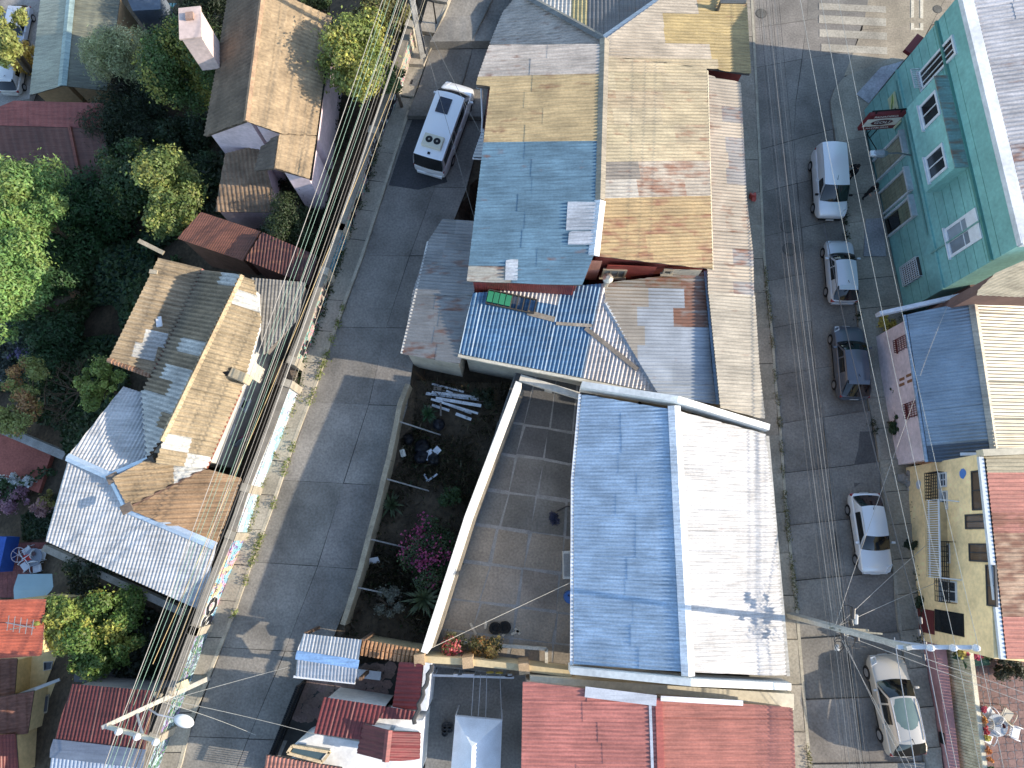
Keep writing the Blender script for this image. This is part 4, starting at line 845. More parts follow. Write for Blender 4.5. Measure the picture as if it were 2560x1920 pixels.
# gate shelter with corrugated gable on the west street
gs = thing('gate_shelter', 'small shelter with pale corrugated gable roof over the street gate', 'shelter', W(820, 1650, 2.2))
plg1 = PL((742, 1637, 5.1), (896, 1660, 5.1), (758, 1585, 4.7)); plg2 = PL((742, 1638, 5.1), (896, 1661, 5.1), (738, 1690, 4.65))
pg1 = [T(1, 2, 310, 790), T(1, 2, 690, 830), T(1, 2, 668, 975), T(1, 2, 262, 915)]; pg2 = [T(1, 2, 262, 930), T(1, 2, 664, 990), T(1, 2, 645, 1105), T(1, 2, 258, 1060)]
g1 = deckm(gs, [polyp(plg1, pg1), polyp(plg2, pg2)], .1, 'wood', C(90, 84, 78))
corr(g1, plg1, pg1, 'zinc', C(196, 198, 200), pitch=.16, amp=.025, sw=.8, sl=3, rib=(T(1, 2, 480, 920), T(1, 2, 500, 815))); corr(g1, plg2, pg2, 'zinc', C(186, 192, 202), pitch=.16, amp=.025, sw=.8, sl=3, rib=(T(1, 2, 460, 960), T(1, 2, 450, 1080)))
cap_strip(g1, onp(plg1, 741, 1637) + up, onp(plg1, 897, 1661) + up, .2, .07, 'sheet', C(120, 164, 214))
m = MB(); m.beam(onp(plg2, *T(1, 2, 245, 1066)), onp(plg2, *T(1, 2, 642, 1108)), .1, .1); m.build('eaves_gutter', 'paint', gs, C(214, 216, 218))
for q in (pg1[0], pg1[1], pg2[2], pg2[3]): p = onp(plg1, *q); MB().beam(Vector((p.x * .995 , p.y, 2.1)), Vector((p.x * .995, p.y, 4.55)), .14, .14).build('post', 'wood', gs, C(110, 84, 64))
fc = struct(MB().prism([W(765, 1690, 2.2), W(1000, 1650, 2.2), W(985, 1790, 2.2), W(960, 2010, 2.2), W(650, 2010, 2.2)], .3).build('forecourt', 'joint'))
f0, f1, f2, f3 = W(768, 1690, 2.212), W(985, 1655, 2.212), W(965, 1800, 2.212), W(720, 1800, 2.212)
for i in range(11):
    for j in range(7):
        s, t_ = (i + .5 + RN.uniform(-.25, .25)) / 11, (j + .5 + RN.uniform(-.25, .25)) / 7; c = f0.lerp(f1, s).lerp(f3.lerp(f2, s), t_); k = RN.randint(5, 7); r = RN.uniform(.24, .34)
        MB().prism([c + Vector((math.cos(a) * r * RN.uniform(.8, 1.1), math.sin(a) * r * RN.uniform(.7, 1), RN.uniform(0, .01))) for a in np.linspace(0, 6.283, k + 1)[:-1]], 2.17).build('paving_stone', 'slab', fc, jit(C(128, 104, 94), .15, .05))
t = thing('iron_fence', 'black iron fence along the forecourt on the west street', 'fence', W(730, 1780, 2.2)); a, b = W(765, 1700, 2.2), W(676, 1925, 2.2); m = MB(); m.beam(a + Vector((0, 0, 1.5)), b + Vector((0, 0, 1.5)), .1, .1); m.beam(a + Vector((0, 0, .3)), b + Vector((0, 0, .3)), .14, .5); m.build('rail', 'dark_iron', t)
for i in range(44): p = a.lerp(b, i / 43); MB().beam(p, p + Vector((0, 0, 1.65)), .035, .035).build('bar', 'dark_iron', t)
t = thing('bench', 'white slatted bench under the gate shelter', 'bench', W(925, 1680, 2.2)); m = MB(); m.beam(W(892, 1683, 2.7), W(952, 1690, 2.7), .4, .06); m.build('seat', 'paint', t, C(210, 212, 216)); m = MB(); m.beam(W(893, 1690, 2.45), W(952, 1697, 2.45), .06, .5); m.build('skirt', 'paint', t, C(196, 198, 204))
for u in (898, 945): p = W(u, 1686, 2.4); MB().box((p.x, p.y, 2.42), (.07, .36, .45)).build('leg', 'paint', t, C(190, 192, 196))
# dark red roofed house with white flat parts
dr = thing('white_red_house', 'white house with dark red corrugated roofs and flat white terrace', 'building', W(880, 1830, 3.5)); DRED = C(128, 44, 44)
flat = [W(*T(1, 2, *q), 5.0) for q in [(385, 1440), (690, 1490), (800, 1335), (1085, 1350), (1060, 1720), (200, 1720), (250, 1500)]]
body(dr, [flat], 2.0, 'plaster', C(222, 222, 220), ins=.02, drop=0)
plD = PL((*T(1, 2, 440, 1200), 5.0), (*T(1, 2, 1050, 1300), 5.0), (*T(1, 2, 370, 1435), 5.6)); pD = [T(1, 2, 440, 1200), T(1, 2, 1052, 1300), T(1, 2, 1040, 1345), T(1, 2, 800, 1335), T(1, 2, 690, 1480), T(1, 2, 370, 1435)]
pDa = [T(1, 2, 440, 1200), T(1, 2, 850, 1262), T(1, 2, 770, 1380), T(1, 2, 690, 1480), T(1, 2, 370, 1435)]; pDb = [T(1, 2, 850, 1262), T(1, 2, 1052, 1296), T(1, 2, 1045, 1348), T(1, 2, 800, 1340)]
body(dr, [polyp(plD, pDa), polyp(plD, pDb)], 2.0, 'plaster', C(210, 206, 200), ins=.15, name='rear_wall'); rD = deckm(dr, [polyp(plD, pDa), polyp(plD, pDb)], .1, 'wood', C(90, 84, 78))
for q in (pDa, pDb): corr(rD, plD, q, 'sheet', DRED, pitch=.2, amp=.03, sw=.8, sl=4, rib=(T(1, 2, 600, 1230), T(1, 2, 540, 1460)), jr=.05)
plDx = PL((*T(1, 2, 860, 1415), 6.2), (*T(1, 2, 838, 1615), 6.2), (*T(1, 2, 660, 1570), 5.5)); plDy = PL((*T(1, 2, 862, 1415), 6.2), (*T(1, 2, 842, 1615), 6.2), (*T(1, 2, 1062, 1600), 5.5))
pa = [T(1, 2, 700, 1365), T(1, 2, 865, 1412), T(1, 2, 840, 1618), T(1, 2, 655, 1568)]; pb_ = [T(1, 2, 868, 1412), T(1, 2, 1066, 1420), T(1, 2, 1060, 1602), T(1, 2, 844, 1618)]
body(dr, [polyp(plDx, pa), polyp(plDy, pb_)], 4.7, 'plaster', C(222, 222, 220), ins=.15, name='dormer_wall'); rX = deckm(dr, [polyp(plDx, pa), polyp(plDy, pb_)], .1, 'wood', C(90, 84, 78), 'dormer_roof')
corr(rX, plDx, pa, 'sheet', DRED, pitch=.2, amp=.03, sw=.8, sl=4, rib=(T(1, 2, 850, 1500), T(1, 2, 690, 1460))); corr(rX, plDy, pb_, 'sheet', C(134, 48, 46), pitch=.2, amp=.03, sw=.8, sl=4, rib=(T(1, 2, 870, 1500), T(1, 2, 1060, 1505))); cap_strip(rX, onp(plDx, *T(1, 2, 862, 1412)) + up, onp(plDx, *T(1, 2, 840, 1618)) + up, .16, .07, 'sheet', C(140, 60, 54))
plS3 = PL((*T(1, 2, 60, 1570), 5.6), (*T(1, 2, 560, 1659), 5.6), (*T(1, 2, 40, 1720), 5.2)); pS3 = [T(1, 2, 62, 1570), T(1, 2, 565, 1655), T(1, 2, 560, 1760), T(1, 2, 40, 1760)]; r3 = deckm(dr, [polyp(plS3, pS3)], .1, 'wood', C(90, 84, 78)); corr(r3, plS3, pS3, 'sheet', C(190, 122, 100), sw=.8, sl=3, rib=(T(1, 2, 300, 1620), T(1, 2, 280, 1740)))
p = W(*T(1, 2, 340, 1565), 5.05); s = thing('roof_lantern', 'wood framed glass skylight box on the white terrace', 'skylight', p); m = MB(); q = [W(*T(1, 2, *k), 5.6) for k in [(235, 1515), (480, 1555), (430, 1620), (205, 1560)]]
m.prism(inset(q, .12), 5.0); m.build('glass', 'pane', s, C(70, 90, 92)); 
for i in range(4): MB().beam(q[i], q[(i + 1) % 4], .12, .14).build('frame', 'wood', s, C(204, 176, 130))
# lean-to annex, white wall and hedge-like twisted rail
lx = thing('red_lean_to', 'narrow dark red lean-to roof beside the courtyard wall', 'building', W(1025, 1700, 4)); plX = PL((*T(1, 2, 930, 965), 4.6), (*T(1, 2, 1085, 985), 4.9), (*T(1, 2, 885, 1265), 4.6)); pX = [T(1, 2, 930, 965), T(1, 2, 1085, 985), T(1, 2, 1058, 1290), T(1, 2, 885, 1265)]
body(lx, [polyp(plX, pX)], 2.0, 'plaster', C(206, 206, 206), ins=.12); rX = deckm(lx, [polyp(plX, pX)], .1, 'wood', C(90, 84, 78)); corr(rX, plX, pX, 'sheet', C(122, 42, 44), pitch=.2, amp=.025, sw=.9, sl=4, rib=(T(1, 2, 1070, 1100), T(1, 2, 910, 1095)))
m = MB(); m.prism([W(*T(1, 2, *q), 4.8) for q in [(1088, 975), (1135, 985), (1118, 1180), (1105, 1290), (1062, 1285)]], 2.0); tag(m.build('courtyard_wall', 'plaster', None, C(214, 218, 222)), 'white wall between the red lean-to and the courtyard', 'wall')
m = MB(); tw_ = [W(*T(1, 2, 1140 - 10 * i, 990 + 32 * i), 5.6) for i in range(13)]; m.tube([p + Vector((.06 * math.sin(i * 2.2), 0, 0)) for i, p in enumerate(tw_)], .1, 6); 
t = tag(m.build('rolled_rope', 'cloth', None, C(66, 66, 66)), 'thick dark twisted rope bundle along the courtyard wall', 'rope')
# ================================================================== EAST SIDE: TEAL BUILDING
TEAL = C(110, 172, 166)
tb = thing('teal_building', 'three-storey teal corner building with shop signs and bay window', 'building', W(2300, 450, 0))
A0, B0, C0 = W(2262, 152, 0), W(2158, 279, 0), W(2259, 780, 0)
fpl = vplane(B0, C0); fpl = fpl if fpl[1].x < 0 else (fpl[0], -fpl[1]); fn = fpl[1]; fs_ = (C0 - B0).normalized()
ZP = 10.2; inn = -fn * 14
foot = [B0, C0, C0 + inn, A0 + Vector((13, -1.8, 0)), A0]
m = MB(); m.prism([Vector((p.x, p.y, ZP - .3)) for p in foot], -.4); m.build('wall', 'plaster', tb, TEAL)
# parapet and roof
par = [Vector((p.x, p.y, ZP)) for p in foot]; m = MB()
for i in (0, 1, 4):
    a, b = par[i], par[(i + 1) % 5]; d = (b - a).normalized(); s = Vector((-d.y, d.x, 0)); s = s if s.dot(-fn) > 0 or i == 1 else -s
    zo = Vector((0, 0, .004 * i)); a = a + zo; b = b + zo
    m.hexa([a + Vector((0, 0, -.3)) - s * .06, b + Vector((0, 0, -.3)) - s * .06, b + s * .5 + Vector((0, 0, -.3)), a + s * .5 + Vector((0, 0, -.3))], [a - s * .06, b - s * .06, b + s * .5, a + s * .5])
m.build('parapet', 'plaster', tb, C(206, 210, 214))
rp0 = B0 - fn * .55 + Vector((0, 0, ZP - .1)); rpl = plane3(rp0, C0 - fn * .55 + Vector((0, 0, ZP - .1)), B0 - fn * 8 + Vector((0, 0, ZP + 1.0)))
P3 = [rp0, C0 - fn * .55 - fs_ * .3 + Vector((0, 0, ZP - .1)), C0 - fn * 8 - fs_ * .3 + Vector((0, 0, ZP + 1.0)), B0 - fn * 8 + Vector((0, 0, ZP + 1.0))]
rT = MB().prism([p - Vector((0, 0, .03)) for p in P3], ZP - .4).build('roof', 'wood', tb, C(90, 84, 78))
corr(rT, rpl, P3, 'sheet', C(206, 200, 194), pitch=.22, amp=.035, sw=.9, sl=1.8, colf=lambda u, v: (*jit(C(208, 204, 204), .08), RN.choice([.02, .05, .2, .34]) if v > 150 else .03))
cpv = struct(MB().prism([WG(u, v, zE) + Vector((0, 0, .13)) for u, v in [(2078, 293), (2074, 255), (2086, 222), (2108, 196), (2140, 182), (2225, 148), (2275, 150), (2285, 200), (2172, 300)]], -.1).build('corner_pavement', 'slab', None, PAV))
# floor bands, gutter, conduits
def hband(z0, z1, d0, d1, mat, color, name, x0=None, x1=None, pl=fpl):
    L = (C0 - B0).length; m = MB(); s = Vector((0, 0, 1)).cross(pl[1]).normalized(); sg = 1 if s.dot(fs_) > 0 else -1
    a, b = (x0 or 0) * sg, (L if x1 is None else x1) * sg; wbox(m, pl, s, min(a, b), max(a, b), z0, z1, d0, d1); return m.build(name, mat, tb, color)
LF = (C0 - B0).length
hband(8.05, 8.2, -.02, .14, 'paint', C(70, 130, 120), 'gutter'); hband(4.05, 4.2, -.02, .10, 'plaster', jit(TEAL, 0), 'floor_band')
m = MB(); m.beam(B0 + fn * .12 + fs_ * .5 + Vector((0, 0, 3.95)), C0 + fn * .12 - fs_ * 3.2 + Vector((0, 0, 3.8)), .07, .07); m.beam(B0 + fn * .1 + fs_ * 11 + Vector((0, 0, 3.8)), B0 + fn * .1 + fs_ * 11 + Vector((0, 0, 8)), .07, .07); m.build('conduit', 'paint', tb, C(110, 160, 150))
for z in (1.2, 2.0, 2.8, 4.9, 5.6, 6.3, 7.0, 7.7, 8.7): hband(z, z + .018, -.02, .012, 'plaster', C(66, 128, 114), 'board_joint')
# bay window on the upper floors
bp = T(3, 0, 900, 700); off = .75; bpl = (fpl[0] + fn * off, fn)
o, s, (x0, x1), (z0, z1) = wall_rect(bpl, T(3, 0, 900, 700), T(3, 0, 1215, 1085)); m = MB(); wbox(m, fpl, s, x0, x1, z0, z1, -.02, off); bay = m.build('bay', 'plaster', tb, C(118, 180, 174))
m = MB(); wbox(m, fpl, s, x0 - .05, x1 + .05, z1 + .003, z1 + .07, -.02, off + .06); m.build('bay_roof', 'sheet', tb, (*C(112, 150, 148), .22))
window(tb, bpl, T(3, 0, 985, 690), T(3, 0, 1125, 735), C(200, 206, 212), fw=.13, mull=1); window(tb, bpl, T(3, 0, 1022, 1025), T(3, 0, 1170, 1085), C(200, 206, 212), fw=.13, mull=1)
w = window(tb, fpl, T(3, 0, 1150, 1485), T(3, 0, 1395, 1540), C(214, 218, 222), fw=.14, mull=1, pcol=C(128, 140, 150), rows=1)
wpanel(w, fpl, T(3, 0, 1285, 1405), T(3, 0, 1385, 1535), .055, .085, 'paint', C(214, 216, 220), 'blind')
w = window(tb, fpl, T(3, 0, 985, 470), T(3, 0, 1230, 345), C(206, 210, 214), fw=.12, mull=2, pcol=C(40, 34, 30), dep=.1); 
gb = grille(tb, fpl, T(3, 0, 985, 445), T(3, 0, 1010, 565), .5, 10, 4, .035, C(214, 216, 220), 'balcony_grille')
# shopfront openings with roller shutters and canopies
for i, (a, b, cc) in enumerate([((705, 1035), (905, 985), C(150, 152, 128)), ((712, 1275), (935, 1225), C(128, 134, 110)), ((765, 1420), (960, 1390), C(120, 130, 104))]):
    o, s, (x0, x1), (z0, z1) = wall_rect(fpl, T(3, 0, *a), T(3, 0, *b)); z0 = .15
    m = MB(); wbox(m, fpl, s, x0, x1, z0, z1, -.02, .03); sh = m.build('shutter', 'sheet', tb, cc)
    for k in range(8): m = MB(); z = z0 + (z1 - z0) * k / 8; wbox(m, fpl, s, x0 + .02, x1 - .02, z + .03, z + (z1 - z0) / 8 - .03, .02, .05); m.build('slat', 'sheet', sh, jit(cc, .05))
    m = MB(); wbox(m, fpl, s, x0 - .1, x1 + .1, z1, z1 + .14, -.02, .32); wbox(m, fpl, s, x0 - .1, x0, z0, z1, -.02, .16); wbox(m, fpl, s, x1, x1 + .1, z0, z1, -.02, .16); m.build('shop_frame', 'plaster', tb, C(176, 188, 192))
    if i == 2: m = MB(); wbox(m, fpl, s, x0 + .1, x1 - .1, z0, z0 + 1.4, .04, .09); m.build('doorway', 'glass', tb)
grille(tb, fpl, T(3, 1, 872, 75), T(3, 1, 1003, 128), .2, 10, 8, .03, C(200, 206, 210)); wpanel(tb, fpl, T(3, 1, 872, 75), T(3, 1, 1003, 128), -.02, .04, 'pane', C(60, 66, 68), 'window')
# chamfered corner: door, awning, floral poster and bakery sign
cpl = vplane(A0, B0); cpl = cpl if cpl[1].x < 0 else (cpl[0], -cpl[1])
cs_ = (B0 - A0).normalized(); Lc = (B0 - A0).length; cz = Vector((0, 0, 1)).cross(cpl[1]).normalized(); sgc = 1 if cz.dot(cs_) > 0 else -1
m = MB(); wbox(m, cpl, cz, *sorted((sgc * Lc * .35, sgc * Lc * .65)), .16, 2.4, -.02, .05); m.build('door', 'paint', tb, C(60, 66, 60)); m = MB(); wbox(m, cpl, cz, *sorted((sgc * Lc * .12, sgc * Lc * .42)), 2.5, 2.75, -.02, .45); m.build('door_canopy', 'paint', tb, C(128, 26, 30))
step = struct(MB().prism([W(u, v, .16) for u, v in [(2141, 235), (2202, 168), (2258, 152), (2172, 258)]], -.1).build('entrance_step', 'slab', None, C(172, 172, 180)))
# floral poster
ps = thing('flower_poster', 'poster of large green and white petals on the shop wall', 'poster', W(2190, 420, 0))
ppl = (fpl[0] + fn * .06, fn); o, s, (x0, x1), (z0, z1) = wall_rect(ppl, (2220, 248), (2254, 304)); m = MB(); wbox(m, ppl, s, x0, x1, z0, z1, 0, .03); m.build('panel', 'paint', ps, C(176, 190, 150))
for k in range(16):
    cx, cz = RN.uniform(x0 + .2, x1 - .2), RN.uniform(z0 + .2, z1 - .2); r = RN.uniform(.12, .3); a0 = RN.uniform(0, 3); g = lambda x, z: Vector((fpl[0].x, fpl[0].y, 0)) + s * x + fn * (.094 + .001 * k) + Vector((0, 0, z))
    pts = [(min(x1, max(x0, cx + math.cos(t + a0) * r)), min(z1, max(z0, cz + math.sin(t) * r * .5))) for t in np.linspace(0, 6.283, 11)[:-1]]
    mk('petal', [g(*q) for q in pts], [tuple(range(10))], 'paint', ps, RN.choice([C(120, 160, 60), C(214, 220, 206), C(80, 120, 44), C(190, 206, 120), C(40, 60, 36)]))
# projecting bakery sign with lettering, on brackets
sg = thing('bakery_sign', 'projecting maroon bakery sign reading PANADERIA PASTELERIA', 'sign', W(2166, 250, 3))
sa = W(*T(3, 0, 640, 838), 3.3); 
sgp = B0 + fs_ * .9 + fn * .15; sd = fn; q0 = Vector((sgp.x, sgp.y, 3.35)); 
w_, h_ = 2.0, 1.5; nrm = -fs_ if (-fs_).y < 0 else fs_      # sign face towards the south
q0 = W(*T(3, 0, 735, 780), 4.1); fx = -fn; upv = Vector((0, 0, 1)); face = fx.cross(upv); face = face if face.y < 0 else -face
cen = q0; m = MB(); m.beam(cen - fx * (w_ / 2) , cen + fx * (w_ / 2), .22, h_); m.build('panel', 'paint', sg, C(112, 22, 30))
xd = fx; 
if xd.cross(upv).dot(face) < 0: xd = -xd
fc_ = cen + face * .116
m = MB(); m.beam(fc_ - fx * (w_ / 2 - .03), fc_ + fx * (w_ / 2 - .03), .01, .74); m.build('white_band', 'paint', sg, C(216, 212, 196))
mk('oval', [fc_ + face * .012 + xd * math.cos(t) * .62 + upv * math.sin(t) * .27 for t in np.linspace(0, 6.283, 25)[:-1]], [tuple(range(24))], 'paint', sg, C(84, 16, 26))
text_mesh('GOLI', .36, (1.1, 1), fc_ + face * .018, xd, upv, 'logo_letters', sg, C(220, 216, 206)); text_mesh('PANADERIA', .23, (1.1, 1), fc_ + face * .006 + upv * .55, xd, upv, 'letters', sg, C(220, 214, 206)); text_mesh('PASTELERIA', .23, (1.1, 1), fc_ + face * .006 - upv * .56, xd, upv, 'letters', sg, C(220, 214, 206))
m = MB(); 
for k in (-.7, .7): m.beam(cen + fx * k + upv * h_ / 2, cen - fn * 0 + fx * k + upv * (h_ / 2 + .3), .05, .05)
m.beam(cen - fx * 1.0 + upv * (h_ / 2 + .25), cen + fx * 1.6 + upv * (h_ / 2 + .25), .06, .06); m.build('bracket', 'dark_iron', sg)
# wall lamp
lp = B0 + fs_ * 5.2 + fn * .1 + Vector((0, 0, 3.9)); sl_ = thing('wall_lamp', 'grey street lamp head mounted on the teal facade', 'lamp', lp); m = MB(); m.tube([lp, lp + fn * 1.0 + Vector((0, 0, .4)), lp + fn * 1.9 + Vector((0, 0, .45))], .045, 6); m.build('arm', 'metal', sl_, C(130, 134, 140)); e = lp + fn * 2.1 + Vector((0, 0, .45)); m = MB(); m.tube([e - fn * .5, e - fn * .25, e + fn * .2, e + fn * .45], [.12, .24, .22, .1], 10); m.build('head', 'metal', sl_, C(150, 156, 164)); box('lens', (e.x + fn.x * .3, e.y + fn.y * .3, e.z + .1), (.35, .3, .12), 0, 'lamp', sl_, C(214, 218, 222))
# low iron railing and ramp at the shop
t = thing('shop_railing', 'thin dark railing beside the shop entrance', 'railing', W(2172, 350, .13)); 
for k in range(5): p = W(2168 + 6 * k, 335 + 10 * k, .13); MB().beam(p, p + Vector((0, 0, 1.0)), .04, .04).build('post', 'dark_iron', t)
m = MB(); m.beam(W(2168, 335, 1.1), W(2192, 375, 1.1), .04, .04); m.build('rail', 'dark_iron', t)
p0 = [W(u, v, .22) for u, v in [(2165, 547), (2206, 545), (2216, 640), (2160, 640)]]; struct(MB().prism(p0, -.1).build('loading_ramp', 'slab', None, C(140, 140, 142)))
# cream clad gable south of the teal building
sg2 = C0 + Vector((0, 0, 0)); cl = thing('clad_annex', 'cream metal clad annex against the teal building south side', 'building', C0 + inn * .3 + Vector((0, -1, 0)))
plc = PL((2450, 735, 6.9), (2590, 720, 6.9), (2487, 680, 8.6)); pc = [T(3, 1, 1360, 215), T(3, 1, 1475, 105), T(3, 1, 1800, -40), T(3, 1, 1800, 270), T(3, 1, 1350, 250)]
body(cl, [polyp(plc, pc)], .3, 'plaster', C(120, 90, 80), ins=.1); rc_ = deckm(cl, [polyp(plc, pc)], .1, 'wood', C(90, 84, 78)); corr(rc_, plc, pc, 'sheet', C(204, 192, 166), pitch=.3, amp=.02, sw=1.2, sl=4, rib=(T(3, 1, 1400, 250), T(3, 1, 1659, 140)))

MB().prism([Vector((p.x, p.y, 4.4)) for p in (C0 - fn * 1.2, C0 - fn * 13, C0 - fn * 13 + Vector((0, -5, 0)), C0 - fn * 1.6 + Vector((0, -1.6, 0)))], -.2).build('infill_wall', 'plaster', cl, C(120, 92, 84))  # solid side of the annex, added to stop sun through the gap
# ================================================================== PINK PEELING HOUSE
ph = thing('peeling_house', 'low pink house with peeling plaster and blue-grey corrugated roof', 'building', W(2350, 950, .5))
plk = PL((2267, 787, 3.7), (2323, 1153, 4.0), (2425, 752, 5.0)); pk = [(2267, 787), (2425, 752), (2448, 880), (2483, 1122), (2470, 1148), (2323, 1157)]
plk2 = PL((2425, 752, 5.05), (2483, 1122, 5.35), (2600, 760, 4.3)); pk2 = [(2432, 742), (2640, 748), (2640, 1140), (2485, 1132)]
PINK = C(222, 202, 204); body(ph, [polyp(plk, pk), polyp(plk2, pk2)], lambda x, y: zg(x, y) - .3, 'plaster', PINK, ins=.22)
rK = deckm(ph, [polyp(plk, pk)], .1, 'wood', C(90, 84, 78)); rK2 = deckm(ph, [polyp(plk2, pk2)], .1, 'wood', C(90, 84, 78))
corr(rK, plk, pk, 'zinc', C(150, 174, 192), pitch=.18, amp=.034, sw=.95, sl=4.5, rib=((2440, 900), (2285, 920)), jr=.04, colf=lambda u, v: (*(C(92, 106, 122) if v > 1120 else C(158, 178, 194)), .0)); corr(rK2, plk2, pk2, 'zinc', C(168, 162, 146), pitch=.18, amp=.034, sw=.95, sl=5, rib=((2450, 900), (2600, 905)))
cap_strip(rK2, onp(plk, 2430, 748) + up, onp(plk, 2486, 1124) + up, .24, .1, 'sheet', (*C(176, 168, 150), .1))
g0, g1 = onp(plk, 2266, 787), onp(plk, 2322, 1155); m = MB(); m.beam(g0 + Vector((-.08, 0, -.05)), g1 + Vector((-.08, 0, -.05)), .13, .12); m.build('eaves_gutter', 'sheet', ph, C(150, 176, 200))
kpl = vplane(Vector((g0.x, g0.y, 0)), Vector((g1.x, g1.y, 0))); kpl = kpl if kpl[1].x < 0 else (kpl[0], -kpl[1]); kpl = (kpl[0] - kpl[1] * .17, kpl[1])
for a, b in [((2252, 880), (2268, 838)), ((2277, 1045), (2293, 1003))]:
    window(ph, kpl, (a[0] - 3, a[1]), (b[0] + 6, b[1]), C(118, 44, 40), fw=.06, mull=1, pcol=C(110, 44, 38), rows=1); grille(ph, kpl, (a[0] - 6, a[1] + 2), (b[0] + 6, b[1] - 2), .22, 6, 5, .025, C(104, 40, 38))
dr_ = wpanel(ph, kpl, T(3, 1, 838, 850), T(3, 1, 945, 740), -.02, .05, 'wood', C(124, 82, 50), 'door')
for x, y in [(860, 800), (905, 775), (860, 835), (912, 812)]: wpanel(dr_, kpl, T(3, 1, x, y + 14), T(3, 1, x + 32, y - 18), .04, .075, 'wood', C(140, 94, 58), 'door_panel')

for k in range(20):                       # bare patches where the plaster has fallen
    u, v = RN.choice([(2205, 855), (2215, 920), (2235, 985), (2245, 1060), (2255, 1120)]); u += RN.uniform(-4, 22); v += RN.uniform(-22, 22); o, s, (x0, x1), (z0, z1) = wall_rect(kpl, (u, v), (u + 4, v + 4)); cx, cz = x0, max(.5, z0)
    pts = [Vector((kpl[0].x, kpl[0].y, 0)) + s * (cx + math.cos(t) * RN.uniform(.1, .4)) + kpl[1] * .012 + Vector((0, 0, cz + math.sin(t) * RN.uniform(.1, .32))) for t in np.linspace(0, 6.283, 12)[:-1]]
    mk('bare_patch', pts, [tuple(range(11))], 'plaster', ph, jit(RN.choice([C(150, 118, 112), C(168, 160, 168), C(140, 128, 124)]), .08))
parapet_wall(ph, [onp(plk, 2266, 784) + Vector((-1.3, .1, -.2)), onp(plk, 2430, 742) + Vector((0, .2, .15))], .2, .5, 'plaster', C(190, 196, 206), 'end_wall')
tree('yellow flowering shrub at the teal and pink house corner', (2222, 812), 1.0, .75, .7, .6, C(150, 130, 32), n=900, leaf=.16, lobes=8, zb=.1, name='shrub', cat='shrub'); tree('green weeds at the peeling house door', (2236, 978), .9, .5, .6, .5, C(52, 70, 30), n=700, leaf=.16, lobes=6, zb=.2, name='shrub', cat='shrub'); tree('green weeds at the foot of the pink wall', (2240, 1055), 1.1, .35, .9, .4, C(48, 66, 30), n=800, leaf=.16, lobes=7, zb=.4, name='shrub', cat='shrub')

# ================================================================== YELLOW HOUSE
yh = thing('yellow_house', 'two-storey yellow house with rusty red roof and white balcony', 'building', W(2450, 1400, 1.5)); YW = C(250, 216, 150)
ply = PL((2455, 1140, 8.0), (2514, 1627, 8.0), (2600, 1140, 8.1)); py = [(2462, 1142), (2660, 1132), (2660, 1640), (2516, 1650)]
fA, fB = WG(2262, 1169, zE), WG(2300, 1600, zE); ypl = vplane(fA, fB); ypl = ypl if ypl[1].x < 0 else (ypl[0], -ypl[1])
m = MB(); yi = -ypl[1] * 12; m.prism([Vector((p.x, p.y, 7.8)) for p in (fA, fB, fB + yi, fA + yi)], -.2); m.build('wall', 'plaster', yh, YW)
rY = deckm(yh, [polyp(ply, py)], .14, 'wood', C(90, 84, 78))
corr(rY, ply, py, 'sheet', C(204, 128, 104), sw=.85, sl=3.4, rib=((2640, 1300), (2480, 1300)), colf=lambda u, v: (*(C(206, 190, 150) if v < 1190 else (C(222, 140, 116) if v < 1310 or v > 1540 else C(216, 176, 138))), .34 if 1300 < v < 1520 else .08))
e0, e1 = onp(ply, 2458, 1142), onp(ply, 2514, 1648); m = MB(); m.beam(e0 + Vector((-.1, 0, -.06)), e1 + Vector((-.1, 0, -.06)), .22, .16); m.build('eaves_gutter', 'paint', yh, C(190, 198, 206)); m = MB(); m.beam(fA + ypl[1] * .06 + Vector((0, .15, 5.2)), fA + ypl[1] * .06 - ypl[1] * 5 + Vector((0, .4, 7.7)), .14, .12); m.build('downpipe', 'paint', yh, C(190, 196, 206))
parapet_wall(yh, [onp(ply, 2452, 1138) + Vector((0, .1, .2)), onp(ply, 2650, 1130) + Vector((0, .1, .2))], .3, .5, 'plaster', C(196, 184, 156), 'end_parapet')
for a, b in [(T(3, 1, 1120, 1500), T(3, 1, 1160, 1400)), (T(3, 1, 1130, 1645), T(3, 1, 1165, 1520)), (T(3, 2, 1085, 118), T(3, 2, 1140, 10)), (T(3, 2, 1130, 575), T(3, 2, 1225, 450)), (T(3, 2, 1110, 330), T(3, 2, 1180, 205))]:
    window(yh, ypl, a, b, C(206, 206, 204), fw=.07, mull=1, pcol=C(60, 66, 74), rows=1)
for a, b in [(T(3, 1, 1065, 1659), T(3, 1, 1140, 1400)), (T(3, 2, 1075, 118), T(3, 2, 1110, 5)), (T(3, 2, 1130, 580), T(3, 2, 1215, 195))]: grille(yh, ypl, a, b, .35, 12, 7, .03, C(26, 28, 32))
for a, b in [(T(3, 1, 1330, 1650), T(3, 1, 1390, 1385)), (T(3, 2, 1285, 112), T(3, 2, 1415, 10)), (T(3, 2, 1310, 320), T(3, 2, 1440, 205)), (T(3, 2, 1425, 608), T(3, 2, 1480, 345))]: window(yh, ypl, a, b, C(60, 60, 62), fw=.07, mull=1, pcol=C(104, 82, 62), sill=False)
o, s, (x0, x1), (z0, z1) = wall_rect(ypl, T(3, 1, 1150, 1600), T(3, 2, 1270, 440)); zb_ = 4.6
o, s, (x0, x1), _ = wall_rect(ypl, T(3, 1, 1250, 1590), T(3, 2, 1300, 445)); bal = MB(); wbox(bal, ypl, s, x0, x1, zb_ - .15, zb_, -.02, 1.0); bal = bal.build('balcony', 'plaster', yh, C(196, 170, 120))
